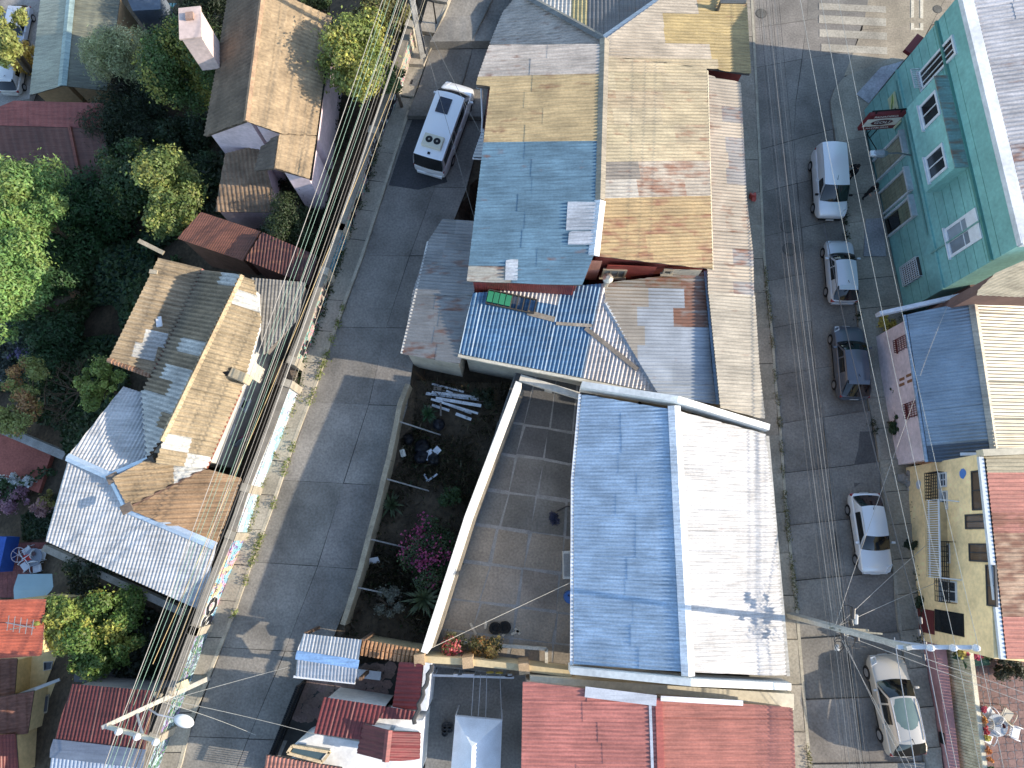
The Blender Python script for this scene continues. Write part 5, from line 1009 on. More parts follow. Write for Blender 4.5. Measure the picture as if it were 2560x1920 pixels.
g = lambda x, z, d: Vector((ypl[0].x, ypl[0].y, 0)) + s * x + ypl[1] * d + Vector((0, 0, z)); m = MB(); m.beam(g(x0, zb_ + 1, .97), g(x1, zb_ + 1, .97), .06, .06); m.beam(g(x0, zb_ + 1, 0), g(x0, zb_ + 1, .97), .06, .06); m.beam(g(x1, zb_ + 1, 0), g(x1, zb_ + 1, .97), .06, .06); m.beam(g(x0, zb_ + .15, .97), g(x1, zb_ + .15, .97), .04, .04); m.build('handrail', 'paint', bal, C(214, 216, 218))
for i in range(34): x = x0 + (x1 - x0) * i / 33; MB().beam(g(x, zb_, .97), g(x, zb_ + 1, .97), .03, .03).build('baluster', 'paint', bal, C(212, 214, 216))
wpanel(yh, ypl, T(3, 2, 1085, 770), T(3, 2, 1270, 660), -.02, .03, 'glass', None, 'garage_opening'); m = MB(); a, b = onp(ypl, *T(3, 2, 955, 615)), onp(ypl, *T(3, 2, 960, 770)); 
gd = [onp(ypl, *T(3, 2, 1080, 640)), onp(ypl, *T(3, 2, 1090, 770))]; 
wpanel(yh, ypl, T(3, 2, 960, 768), T(3, 2, 1078, 640), .0, .06, 'paint', C(104, 40, 40), 'garage_door')
for uv, c2 in [(T(3, 1, 1265, 1410), C(70, 130, 206)), (T(3, 1, 975, 1480), C(190, 196, 206))]:
    o, s, (xa, xb), (za, zb2) = wall_rect(ypl, uv, (uv[0] + 8, uv[1] + 14)); pts = [Vector((ypl[0].x, ypl[0].y, 0)) + s * (xa + math.cos(t) * RN.uniform(.18, .3)) + ypl[1] * .012 + Vector((0, 0, za + math.sin(t) * RN.uniform(.2, .35))) for t in np.linspace(0, 6.283, 10)[:-1]]; mk('paint_patch', pts, [tuple(range(9))], 'paint', yh, c2)
for uv, r, lab in [((2278, 1360), .35, 'small dark tuft growing at the yellow wall'), ((2304, 1510), .45, 'dark leafy plant at the yellow house corner'), ((2300, 1585), .3, 'low weeds beside the maroon garage door')]: tree(lab, uv, 1.9 if r < .4 else 2.2, r, r, r * .8, C(40, 54, 30), n=450, leaf=.15, lobes=6, zb=1.6, name='shrub', cat='shrub')
c = WG(2258, 1205, zE); t = thing('rubbish_heap', 'grey sacks and rubble dumped at the yellow house corner', 'rubbish', c)
for k in range(6): p = c + Vector((RN.uniform(-.5, .5), RN.uniform(-.4, .4), .1)); m = MB(); m.lathe(p, [(.2, 0), (.3, .12), (.2, .3), (.05, .35)], 8); m.v = [(v[0] + RN.uniform(-.06, .06), v[1] + RN.uniform(-.06, .06), v[2]) for v in m.v]; m.build('sack', 'cloth', t, jit(C(150, 146, 142), .25))
# ---- terrace at the bottom right: retaining wall, plank fence, tiles, pots, table and chairs
Zt = 3.2; tt = [W(2398, 1640, Zt), W(2700, 1600, Zt), W(2720, 2060, Zt), W(2470, 2060, Zt)]
trc = struct(MB().prism([p - Vector((0, 0, .02)) for p in tt], 1.0).build('terrace', 'concrete', None, C(110, 92, 86)))
nA, nB = 14, 22
for i in range(nA):
    for j in range(nB):
        c = [tt[0].lerp(tt[1], (i + a) / nA).lerp(tt[3].lerp(tt[2], (i + a) / nA), (j + b) / nB) for a, b in [(.02, .02), (.98, .02), (.98, .98), (.02, .98)]]
        u_, v_ = proj(c[0])
        if u_ > 2600 or v_ > 1960: continue
        k = ((i % 2) ^ (j % 2)); MB().prism(c, Zt - .03).build('floor_tile', 'slab', trc, jit([C(134, 104, 98), C(120, 112, 116)][k], .07))
        if k: cc = sum(c, Vector()) / 4; r = .17; MB().lathe((cc.x, cc.y, cc.z + .001), [(r, 0), (r, .004), (r * .75, .004)], 10).build('tile_ring', 'slab', trc, C(128, 98, 92))
pw = thing('pink_wall', 'faded pink street wall below the terrace fence', 'wall', WG(2310, 1750, zE)); a, b = WG(2300, 1590, zE), WG(2384, 2060, zE)
m = MB(); d = (b - a).normalized(); s = Vector((-d.y, d.x, 0)); s = s if s.x > 0 else -s
m.hexa([a - Vector((0, 0, .3)), b - Vector((0, 0, .3)), b + s * .5 - Vector((0, 0, .3)), a + s * .5 - Vector((0, 0, .3))], [Vector((p.x, p.y, 4.3)) for p in (a, b, b + s * .5, a + s * .5)]); m.v = [(x, y, min(z, 3.3)) for x, y, z in m.v]; m.build('wall', 'plaster', pw, C(176, 124, 122)); p = a.lerp(b, .55) - s * .02; box('meter_box', (p.x, p.y, 3.0), (.1, .5, .35), math.atan2(d.y, d.x) + 1.57, 'dark_iron', pw)
fnce = thing('plank_fence', 'cream plank fence with flower pots along the terrace edge', 'fence', Vector((a.x, a.y, 2.9))); f0, f1 = W(2375, 1630, 4.0), W(2470, 2060, 4.0); f0 = a + s * .7; f1 = b + s * .7; n = 58
for i in range(n):
    p = f0.lerp(f1, (i + .5) / n); p = Vector((p.x, p.y, 0)); w = (f1 - f0).length / n - .025; m = MB(); o = s * .35
    m.hexa([Vector((p.x, p.y, 2.9)) - d * w / 2, Vector((p.x, p.y, 2.9)) + d * w / 2, Vector((p.x, p.y, 2.9)) + d * w / 2 + s * .03, Vector((p.x, p.y, 2.9)) - d * w / 2 + s * .03], [Vector((p.x, p.y, 4.2)) - d * w / 2 + o, Vector((p.x, p.y, 4.2)) + d * w / 2 + o, Vector((p.x, p.y, 4.2)) + d * w / 2 + s * .03 + o, Vector((p.x, p.y, 4.2)) - d * w / 2 + s * .03 + o]); m.build('plank', 'wood', fnce, jit(C(196, 184, 146), .1))
m = MB(); m.beam(Vector((f0.x, f0.y, 4.26)) + s * .42, Vector((f1.x, f1.y, 4.26)) + s * .42, .2, .08); m.build('top_rail', 'wood', fnce, C(206, 198, 170))
for i, cc in enumerate([C(200, 60, 90), C(206, 130, 40), C(190, 40, 60), C(200, 180, 60), C(206, 120, 40), C(206, 120, 40), C(60, 96, 40), C(200, 150, 40)]):
    p = f0.lerp(f1, .36 + .052 * i) + s * .55; p = Vector((p.x, p.y, 4.05)); t = thing('flower_pot', ['pot of pink flowers highest on the terrace fence', 'pot of orange flowers second on the terrace fence', 'pot of crimson flowers on the terrace fence', 'pot of pale yellow flowers on the terrace fence', 'upper pot of the bushy orange pair on the fence', 'lower pot of the bushy orange pair on the fence', 'pot of plain green leaves on the terrace fence', 'lowest pot on the terrace fence, yellow flowers'][i], 'flowerpot', p, 'pots hung on the terrace fence')
    MB().lathe(p, [(.08, 0), (.11, .18), (.1, .19)], 10).build('pot', 'plastic', t, C(70, 80, 110)); q, nn = crown_points(p + Vector((.1, 0, .32)), .18, .18, .13, 6, 200, (.35, .6)); leaves_mesh('flowers', q, nn, .1, .7, t, cc)
q, nn = crown_points(W(2432, 1625, 3.9), 1.0, .5, .4, 9, 900, (.3, .5)); t = thing('flower_border', 'bed of yellow and pink flowers below the yellow house', 'flowers', W(2440, 1640, Zt)); leaves_mesh('foliage', q, nn, .2, .5, t, C(70, 90, 40)); q, nn = crown_points(W(2425, 1622, 4.1), .9, .4, .3, 8, 350, (.3, .5), 1); leaves_mesh('flowers', q, nn, .14, .8, t, C(206, 186, 70)); q, nn = crown_points(W(2450, 1632, 4.05), 1.0, .3, .3, 8, 160, (.3, .5), 1); leaves_mesh('pink_flowers', q, nn, .15, .8, t, C(206, 70, 110))
c = W(2425, 1650, Zt); bevel(tag(box('planter_trough', (c.x, c.y, Zt + .2), (1.5, .45, .4), .05, 'plastic', None, C(44, 92, 60)), 'green plastic planter trough below the flowers', 'planter'), .05)
tree('dark dry shrub along the yellow house terrace wall', (2520, 1662), 3.8, 1.6, .6, .6, C(50, 52, 32), n=1400, leaf=.16, lobes=10, zb=Zt, name='shrub', cat='shrub'); rosette('broad dark green leaves at the top of the plank fence', (2405, 1640), 3.5, 12, .9, .12, C(40, 84, 50), Zt, 'broadleaf_plant')

# ================================================================== WEST SIDE HOUSES
# pink gabled house with clay tile roof
pk_ = thing('tiled_pink_house', 'pink house with long brown clay tile gable roof and chimney', 'building', W(690, 240, .6))
PZ, PE = 7.0, 4.8; plpw = PL((655, 0, PZ), (617, 305, PZ), (513, 343, PE)); plpe = PL((655, 0, PZ), (617, 305, PZ), (790, 380, PE))
ppw = [(668, -90), (655, 0), (617, 305), (513, 343), (567, 25), (585, -80)]; ppe = [(668, -90), (655, 0), (640, 100), (617, 305), (640, 318), (698, 336), (686, 424), (773, 449), (829, 42), (736, 0), (700, -60)]
ppe1 = [(668, -40), (617, 305), (700, 336), (790, 340), (829, 42), (736, 0)]; ppe2 = [(698, 336), (686, 424), (773, 449), (790, 340)]
PWC = C(226, 204, 210); TB = C(176, 150, 112)
body(pk_, [polyp(plpw, ppw), polyp(plpe, ppe1), polyp(plpe, ppe2)], lambda x, y: zg(x, y) - .4, 'plaster', PWC, ins=.4, drop=.12)
rw_ = deckm(pk_, [polyp(plpw, ppw)], .12, 'wood', C(90, 78, 66)); re_ = deckm(pk_, [polyp(plpe, ppe1), polyp(plpe, ppe2)], .12, 'wood', C(90, 78, 66))
tk = dict(pitch=.24, amp=.03, sw=3.2, sl=.42, name='tile_course', lift=.05, jr=.07)
corr(rw_, plpw, ppw, 'tile', C(124, 104, 82), **tk); corr(re_, plpe, ppe1, 'tile', TB, **tk); corr(re_, plpe, ppe2, 'tile', TB, **tk)  # west slope takes a darker tile colour that stands in for its shade
cap_strip(re_, onp(plpe, 668, -90) + up * 2, onp(plpe, 617, 305) + up * 2, .16, .1, 'tile', C(160, 128, 96))
for a, b in [((829, 42), (773, 449))]: m = MB(); m.beam(onp(plpe, *a) + Vector((.06, 0, -.06)), onp(plpe, *b) + Vector((.06, 0, -.06)), .12, .1); m.build('eaves_gutter', 'dark_iron', pk_)
cp = onp(plpw, 538, 150); ch = box('chimney', (cp.x - .1, cp.y, 6.4), (1.0, 1.7, 2.6), .12, 'plaster', pk_, C(206, 184, 178)); box('chimney_cap', (cp.x - .1, cp.y, 7.76), (1.15, 1.85, .12), .12, 'plaster', ch, C(200, 176, 166)); box('flue', (cp.x - .1, cp.y + .3, 7.9), (.4, .4, .18), .12, 'concrete', ch, C(150, 120, 104))
# the wing's west slope, shade in its darker tile colour, and the lower lean-tos
plv = PL((698, 336, 6.2), (686, 424, 6.2), (640, 428, 5.4)); pv = [(698, 336), (686, 424), (638, 430), (652, 372)]; deckm(pk_, [polyp(plv, pv)], .1, 'wood', C(90, 78, 66), 'wing_roof'); corr(pk_, plv, pv, 'tile', C(116, 100, 84), pitch=.24, amp=.03, sw=3, sl=.42, name='tile_course', lift=.05)
pll = PL((561, 386, 3.4), (680, 372, 3.4), (538, 530, 2.7)); pq = [(563, 384), (640, 366), (640, 430), (682, 472), (678, 535), (538, 530)]; pq = [(563, 384), (650, 362), (682, 470), (676, 532), (538, 530)]
body(pk_, [polyp(pll, pq)], lambda x, y: zg(x, y) - .4, 'plaster', PWC, ins=.2, name='lean_to_wall'); rl_ = deckm(pk_, [polyp(pll, pq)], .1, 'wood', C(90, 78, 66), 'lean_to_roof'); corr(rl_, pll, pq, 'tile', C(150, 124, 96), **{**tk, 'sw': 2.2})
q = onp(plpe, 773, 449); epl = vplane(onp(plpe, 829, 42), onp(plpe, 773, 449)); epl = epl if epl[1].x > 0 else (epl[0], -epl[1]); epl = (epl[0] - epl[1] * .36, epl[1])
window(pk_, epl, T(1, 0, 425, 1205), T(1, 0, 450, 1110), C(120, 112, 110), fw=.08, mull=0, pcol=C(60, 60, 64)); window(pk_, epl, (820, 210), (828, 168), C(120, 112, 110), fw=.08, mull=0, pcol=C(60, 60, 64))
# rust brown shed and red strip roof
sh = thing('rust_shed', 'shed with plain rust brown metal roof below the tiled house', 'shed', W(560, 590, .5)); pls = PL((503, 530, 3.6), (654, 579, 3.6), (443, 596, 2.9)); pz = [(503, 530), (654, 579), (608, 652), (443, 596)]
body(sh, [polyp(pls, pz)], lambda x, y: zg(x, y) - .4, 'wood', C(110, 76, 58), ins=.2); r_ = deckm(sh, [polyp(pls, pz)], .1, 'wood', C(90, 78, 66)); corr(r_, pls, pz, 'sheet', (C(150, 92, 66)), pitch=.12, amp=.015, sw=1.0, sl=3, rib=((560, 555), (520, 620)), rust=.14)
st = thing('red_strip_roof', 'narrow dark red roof squeezed beside the power lines', 'shed', W(690, 650, .5)); pls2 = PL((600, 655, 3.4), (800, 690, 3.4), (640, 590, 3.9)); pz2 = [(612, 650), (656, 580), (795, 640), (772, 712)]
body(st, [polyp(pls2, pz2)], lambda x, y: zg(x, y) - .4, 'wood', C(96, 60, 52), ins=.2); r_ = deckm(st, [polyp(pls2, pz2)], .1, 'wood', C(90, 78, 66)); corr(r_, pls2, pz2, 'sheet', C(96, 46, 40), sw=1.1, sl=3, rust=.16)
gsd = thing('grey_shed', 'grey fibre cement shed roof against the parapet', 'shed', W(690, 780, .5)); pls3 = PL((625, 694, 4.3), (752, 706, 4.0), (660, 885, 3.9)); pz3 = [(625, 694), (765, 706), (745, 800), (660, 888)]
body(gsd, [polyp(pls3, pz3)], lambda x, y: zg(x, y) - .4, 'wood', C(110, 104, 98), ins=.2); r_ = deckm(gsd, [polyp(pls3, pz3)], .1, 'wood', C(90, 78, 66)); corr(r_, pls3, pz3, 'fibre', C(138, 134, 126), pitch=.18, amp=.03, sw=1.0, sl=2.4, rib=((690, 720), (680, 840)))
# large house with fibre cement and silver roofs
bh = thing('hillside_house', 'large house with tan fibre cement roofs and silver metal roof', 'building', W(450, 1050, .3)); TAN = C(186, 160, 116)
t01 = lambda x, y: T(0, 1, x, y); t02 = lambda x, y: T(0, 2, x, y)
planes = {
 'A': (PL((*t01(1310, 90), 4.2), (*t01(1000, 745), 4.2), (*t01(710, 675), 4.9)), [t01(1030, 10), t01(1315, 85), t01(1000, 745), t01(970, 775), t01(705, 672)], 'fibre', C(172, 152, 120)),
 'B': (PL((*t01(1310, 90), 4.2), (*t01(1000, 745), 4.2), (*t01(1050, 1195), 6.1)), [t01(1318, 85), t01(1565, 125), t01(1050, 1200), t01(960, 1312), t01(928, 890), t01(1000, 745)], 'fibre', C(158, 140, 112)),  # west-facing plane, its weaker light put into a darker colour
 'C': (PL((*t01(1565, 125), 6.1), (*t01(1050, 1200), 6.1), (*t01(1530, 880), 4.4)), [t01(1568, 125), t01(1640, 150), t01(1690, 420), t01(1560, 870), t01(1335, 1375), t01(1000, 1345), t01(1050, 1200)], 'fibre', C(168, 150, 118)),
 'S1': (PL((*t01(440, 1300), 5.2), (*t01(720, 1430), 5.3), (*t01(800, 850), 3.9)), [t01(800, 848), t01(925, 888), t01(955, 1312), t01(720, 1428), t01(440, 1300)], 'sheet', C(206, 205, 203)),
}
E1 = (PL((*t01(955, 1318), 5.3), (*t01(830, 1625), 5.0), (*t01(1335, 1375), 4.4)), [t01(955, 1318), t01(1000, 1340), t01(1335, 1375), t01(830, 1625), t01(730, 1435)], 'fibre', C(172, 148, 112))
E2 = (PL((*t01(1335, 1375), 4.4), (*t01(830, 1625), 5.0), (*t02(1405, 210), 3.9)), [t01(1335, 1378), t01(1570, 1440), t02(1410, 215), t01(832, 1640)], 'fibre', C(170, 138, 102))
S2 = (PL((*t01(440, 1310), 5.2), (*t02(1400, 225), 4.3), (*t02(295, 185), 4.0)), [t01(440, 1305), t01(725, 1432), t01(830, 1640), t02(1402, 222), t02(1312, 640), t02(295, 185)], 'sheet', C(204, 205, 206))
planes['D'] = E1; planes['E'] = E2; planes['S2'] = S2
body(bh, [polyp(a, b) for a, b, _, _ in planes.values()], lambda x, y: zg(x, y) - .5, 'plaster', C(190, 186, 178), ins=.35, drop=.1)
ribs = {'A': (t01(1180, 400), t01(900, 300)), 'B': (t01(1160, 420), t01(1420, 520)), 'C': (t01(1200, 900), t01(1480, 1000)), 'S1': (t01(600, 1360), t01(880, 860)), 'D': (t01(800, 1440), t01(1200, 1400)), 'E': (t01(1100, 1520), t01(1350, 1659)), 'S2': (t01(600, 1400), t02(520, 270))}
ribs['A'] = (t01(850, 380), t01(1150, 445)); ribs['B'] = (t01(1150, 445), t01(1390, 490)); ribs['C'] = (t01(1300, 640), t01(1600, 720)); ribs['D'] = (t01(780, 1480), t01(1180, 1440)); ribs['S2'] = (t01(700, 1450), t02(560, 280)); ribs['E'] = (t01(1200, 1450), t01(1500, 1440))
def colH(u, v):
    x, y = (u * 2.592, (v - 640) * 2.592)
    for a, b, c_, d_ in [(890, 480, 1030, 600), (810, 575, 945, 690), (1165, 535, 1300, 660), (1075, 690, 1250, 850), (1040, 850, 1160, 975), (930, 850, 1040, 1300), (1390, 110, 1520, 215), (1100, 1130, 1270, 1250), (1050, 1310, 1310, 1440), (1560, 270, 1640, 360)]:
        if a < x < c_ and b < y < d_: return (*C(206, 206, 200), 0)
    return None
for k, (pl_, po, mt, cc) in planes.items():
    rf = deckm(bh, [polyp(pl_, po)], .1, 'wood', C(90, 78, 66))
    if mt == 'fibre': corr(rf, pl_, po, 'fibre', cc, pitch=.24, amp=.085, sw=.8, sl=1.3, rib=ribs[k], colf=colH, jr=.05)
    else: corr(rf, pl_, po, 'sheet', cc, pitch=.18, amp=.026, sw=.85, sl=3.2, rib=ribs[k], jr=.04)
def capuv(pl_, a, b, w, mat, cc, nm='ridge_cap'): return cap_strip(bh, onp(pl_, *a) + up * 1.6, onp(pl_, *b) + up * 1.6, w, .08, mat, cc, nm)
capuv(planes['C'][0], t01(1568, 125), t01(1050, 1200), .16, 'fibre', C(196, 170, 126)); capuv(planes['S1'][0], t01(440, 1303), t01(722, 1430), .2, 'zinc', C(190, 208, 224)); capuv(planes['S1'][0], t01(722, 1430), t01(965, 1325), .2, 'zinc', C(190, 208, 224)); capuv(S2[0], t01(730, 1436), t01(830, 1640), .2, 'zinc', C(190, 208, 224)); capuv(S2[0], t01(830, 1640), t02(1402, 222), .2, 'zinc', C(186, 204, 222)); capuv(E2[0], t01(1335, 1378), t01(835, 1630), .08, 'sheet', C(110, 84, 70)); capuv(planes['A'][0], t01(1318, 88), t01(1000, 745), .07, 'sheet', C(150, 84, 72), 'valley_flashing')
for uv in ((738, 1440), (975, 1340), (830, 1635)): p = onp(planes['S1'][0], *t01(*uv)) + Vector((0, 0, .12)); bevel(box('ridge_cover', p, (.55, .45, .1), .5, 'sheet', bh, C(120, 104, 88)), .02)
a_, b_ = onp(planes['A'][0], *t01(706, 676)), onp(planes['A'][0], *t01(970, 775))
for i in range(12): p = a_.lerp(b_, (i + .5) / 12); MB().tube([p + Vector((-.12, .04, .03)), p + Vector((.14, -.04, .05))], [.12, .14], 7).build('edge_tile', 'tile', bh, jit(C(150, 112, 84), .15))
hpl = vplane(onp(planes['C'][0], *t01(1560, 870)), onp(planes['C'][0], *t01(1335, 1375))); hpl = hpl if hpl[1].x > 0 else (hpl[0], -hpl[1]); hpl = (hpl[0] - hpl[1] * .3, hpl[1])
m = MB(); m.beam(onp(planes['C'][0], *t01(1560, 872)), onp(planes['C'][0], *t01(1338, 1375)), .1, .12); m.build('fascia', 'paint', bh, C(140, 70, 50)); window(bh, hpl, t01(1545, 985), t01(1610, 935), C(206, 206, 206), mull=0); window(bh, hpl, t01(1465, 1140), t01(1505, 1095), C(206, 206, 206), mull=0)
vp = onp(planes['C'][0], *t01(1560, 790)); t = thing('chimney_cowl', 'stone chimney with dark cowl near the parapet steps', 'chimney', vp); bevel(box('stack', vp + Vector((.1, 0, .3)), (.9, .5, .9), -.4, 'concrete', t, C(180, 164, 130)), .05); MB().tube([vp + Vector((-.5, .1, .1)), vp + Vector((-.5, .1, .75))], [.2, .16], 10).build('cowl', 'dark_iron', t)
bevel(tag(box('roof_slat_bundle', onp(planes['A'][0], *t01(1040, 432)) + Vector((0, 0, .16)), (.3, .55, .1), .2, 'plastic', None, C(206, 208, 210)), 'folded white plastic piece lying on the tan roof', 'sheet'), .02)
for a, b, lab in [((900, 1560), (1060, 1640), 'long weathered timber stacked at the tan roof head'), ((970, 100), (1020, 105), 'pale board at the tan roof corner')]:
    p, q = (W(*T(0, 0, *a), 4.7), W(*T(0, 0, *b), 4.7)) if a[1] > 1000 else (W(*t01(*a), 5.1), W(*t01(*b), 5.1)); m = MB(); m.beam(p, q, .22, .1); tag(m.build('timber', 'wood', None, C(160, 146, 120)), lab, 'timber')
# terraces, yards and walls down the slope
def slab(name, uv, z, zb, mat, color, kind=True):
    o = MB().prism([W(u, v, z) for u, v in uv], zb).build(name, mat, None, color); return struct(o) if kind else o
rt = slab('red_terrace', [t02(-60, 205), t02(440, 190), t02(430, 555), t02(-60, 555)], -3.6, -9, 'slab', C(122, 70, 66))
q0, q1, q2, q3 = [W(*k, -3.585) for k in (t02(-40, 210), t02(435, 195), t02(425, 550), t02(-40, 550))]
for i in range(16):
    for j in range(12):
        c = [q0.lerp(q1, (i + a) / 16).lerp(q3.lerp(q2, (i + a) / 16), (j + b) / 12) for a, b in [(.03, .03), (.97, .03), (.97, .97), (.03, .97)]]; MB().prism(c, -3.62).build('floor_tile', 'slab', rt, jit(C(138, 78, 72), .1, .03))
ut = slab('upper_red_terrace', [t01(-60, 1110), t01(330, 1290), t01(250, 1535), t01(-60, 1420)], -4.2, -10, 'slab', C(170, 92, 76))
m = MB(); m.beam(W(*t01(-60, 1090), -3.6), W(*t01(440, 1300), -3.6), .5, .8); m.build('x', 'concrete', None, C(150, 148, 144)); o = bpy.data.objects['x']; o.name = 'terrace_wall'; tag(o, 'grey rendered wall above the upper red terrace', 'wall')
o = MB().beam(W(*t02(300, 232), -.2), W(*t02(1200, 650), 1.6), .35, .5).build('slope_wall', 'concrete', None, C(140, 134, 124)); tag(o, 'long grey boundary wall below the silver roof', 'wall')
m = MB(); m.prism([W(*t02(*q), .4) for q in [(960, 590), (1290, 640), (1240, 820), (1160, 870)]], -3); tag(m.build('stone_bank', 'concrete', None, C(112, 108, 104)), 'dark stone retaining bank beneath the power lines', 'wall')
m = MB(); m.prism([W(*t02(*q), .7) for q in [(480, 1000), (600, 980), (1010, 985), (970, 1130), (480, 1100)]], -3); tag(m.build('yard_slab', 'slab', None, C(92, 92, 94)), 'grey concrete yard behind the dark red roof', 'yard')
# yellow stepped houses bottom left
yl = thing('yellow_terrace_house', 'yellow stepped house with orange red and brown tile roofs', 'building', W(100, 1750, -3)); YL = C(216, 186, 124)
for k, (po, z0, z1, mt, cc, rib, nm) in enumerate([([t02(-90, 572), t02(300, 560), t02(272, 930), t02(-90, 955)], 3.4, 2.9, 'sheet', C(196, 96, 64), (t02(50, 700), t02(250, 700)), 'roofing_sheet'), ([t02(-90, 955), t02(115, 945), t02(95, 1195), t02(-90, 1200)], .2, -.3, 'tile', C(140, 96, 78), None, 'tile_course'), ([t02(-90, 1210), t02(225, 1152), t02(182, 1440), t02(-90, 1432)], .6, 0, 'tile', C(146, 96, 76), None, 'tile_course'), ([t02(-90, 1445), t02(105, 1436), t02(125, 1720), t02(-90, 1720)], .9, .5, 'sheet', C(140, 60, 50), (t02(0, 1500), t02(0, 1659)), 'roofing_sheet')]):
    pl_ = PL((*po[0], z0), (*po[3], z0), (*po[1], z1)); body(yl, [polyp(pl_, po)], lambda x, y: min(-5, zg(x, y)) - 2, 'plaster', YL, ins=.15); r_ = deckm(yl, [polyp(pl_, po)], .1, 'wood', C(90, 78, 66)); corr(r_, pl_, po, mt, cc, pitch=.2 if mt == 'tile' else .15, amp=.03, sw=2.5 if mt == 'tile' else .9, sl=.42 if mt == 'tile' else 3, rib=rib, name=nm, lift=.05 if mt == 'tile' else .014)
for (a, b, z) in [((300, 560), (432, 552), -.3), ((115, 1185), (385, 1085), -.9), ((225, 1150), (390, 1085), -.6)]: m = MB(); m.beam(W(*t02(*a), z + .3), W(*t02(*b), z), .14, .12); m.build('eaves_gutter', 'paint', yl, C(190, 190, 186))
m = MB(); m.prism([W(*t02(*q), -1.6) for q in [(110, 940), (405, 890), (392, 1082), (100, 1190)]], -9); o = m.build('lower_block', 'plaster', yl, YL); m = MB(); m.prism([W(*t02(*q), -1.3) for q in [(222, 1155), (392, 1090), (382, 1310), (200, 1420)]], -9); m.build('lower_block', 'plaster', yl, jit(YL, .05)); m = MB(); m.prism([W(*t02(*q), -1.2) for q in [(302, 575), (430, 560), (412, 890), (280, 915)]], -9); m.build('lower_block', 'plaster', yl, jit(YL, .05))
def flatwin(parent, q, z, cc, fr): 
    p = [W(*t02(*k), z) for k in q]; c = sum(p, Vector()) / 4; MB().prism([k + Vector((0, 0, .05)) for k in p], z - .02).build('skylight_frame', 'paint', parent, fr); MB().prism([k.lerp(c, .18) + Vector((0, 0, .07)) for k in p], z).build('skylight', 'pane', parent, cc)
flatwin(yl, [(135, 1005), (195, 990), (190, 1050), (133, 1060)], -1.55, C(120, 124, 130), C(206, 204, 196)); flatwin(yl, [(285, 970), (345, 965), (335, 1020), (285, 1030)], -1.55, C(50, 52, 58), C(190, 186, 176)); flatwin(yl, [(262, 1190), (322, 1180), (310, 1300), (255, 1310)], -1.25, C(70, 74, 84), C(150, 140, 120))
ap = onp(PL((*t02(0, 572), 3.4), (*t02(0, 955), 3.4), (*t02(300, 560), 2.9)), *t02(205, 735)); t = thing('tv_antenna', 'small television antenna on the orange roof', 'antenna', ap); MB().beam(ap, ap + Vector((0, 0, 1.6)), .04, .04).build('mast', 'metal', t, C(150, 150, 150)); m = MB(); m.beam(ap + Vector((-.3, .3, 1.5)), ap + Vector((1.1, .05, 1.5)), .04, .04); 
for k in range(5): c = ap + Vector((-.2 + .3 * k, .28 - .05 * k, 1.5)); m.beam(c + Vector((0, -.35, 0)), c + Vector((0, .35, 0)), .025, .025)
m.build('boom', 'metal', t, C(170, 170, 170))
# dark red and pale roof by the lower pole
dk = thing('maroon_roof_house', 'house with maroon corrugated roof and pale ridge by the lower pole', 'building', W(250, 1800, 1)); plz = PL((*t02(470, 1115), 3.4), (*t02(980, 1160), 3.6), (*t02(340, 1520), 4.3)); pz_ = [t02(470, 1115), t02(975, 1160), t02(1065, 1130), t02(945, 1595), t02(340, 1522)]; pz_ = [t02(470, 1115), t02(1010, 1160), t02(935, 1595), t02(340, 1522)]
plz2 = PL((*t02(340, 1530), 4.3), (*t02(935, 1600), 4.35), (*t02(300, 1760), 3.8)); pz2_ = [t02(335, 1528), t02(935, 1600), t02(925, 1800), t02(300, 1800)]
body(dk, [polyp(plz, pz_), polyp(plz2, pz2_)], lambda x, y: zg(x, y) - 1, 'plaster', C(150, 140, 130), ins=.2); r_ = deckm(dk, [polyp(plz, pz_)], .1, 'wood', C(90, 78, 66)); corr(r_, plz, pz_, 'sheet', C(112, 48, 46), pitch=.18, amp=.034, sw=.85, sl=3.4, rib=(t02(720, 1150), t02(640, 1540)), rust=.1); r_ = deckm(dk, [polyp(plz2, pz2_)], .1, 'wood', C(90, 78, 66)); corr(r_, plz2, pz2_, 'zinc', C(190, 204, 224), pitch=.18, amp=.034, sw=.85, sl=3, rib=(t02(640, 1590), t02(620, 1740))); cap_strip(r_, onp(plz, *t02(336, 1530)) + up, onp(plz, *t02(940, 1600)) + up, .4, .08, 'zinc', C(120, 130, 146))
# far houses top left
fg = thing('green_roof_house', 'long house with greenish translucent roof far down the slope', 'building', W(190, 120, -15)); t00 = lambda x, y: T(0, 0, x, y)
plf1 = PL((*t00(455, 0), -2.2), (*t00(405, 555), -2.2), (*t00(195, 615), -3.0)); plf2 = PL((*t00(455, 0), -2.2), (*t00(405, 555), -2.2), (*t00(690, 585), -3.0)); f1_ = [t00(465, -60), t00(405, 557), t00(192, 620), t00(270, -60)]; f2_ = [t00(468, -60), t00(408, 557), t00(690, 590), t00(745, 240), t00(785, -60)]
body(fg, [polyp(plf1, f1_), polyp(plf2, f2_)], lambda x, y: zg(x, y) - 1, 'plaster', C(190, 158, 112), ins=.5, drop=.12)
GR = C(132, 156, 146); r_ = deckm(fg, [polyp(plf1, f1_), polyp(plf2, f2_)], .1, 'wood', C(90, 84, 78)); corr(r_, plf1, f1_, 'sheet', C(168, 172, 150), pitch=.3, amp=.015, sw=1.1, sl=6, rib=(t00(430, 300), t00(230, 300)), jr=.08); corr(r_, plf2, f2_, 'sheet', C(126, 128, 108), pitch=.3, amp=.015, sw=1.1, sl=3.2, rib=(t00(450, 300), t00(700, 300)), jr=.12); cap_strip(r_, onp(plf1, *t00(465, -60)) + up, onp(plf1, *t00(405, 557)) + up, .3, .08, 'sheet', C(150, 176, 172))
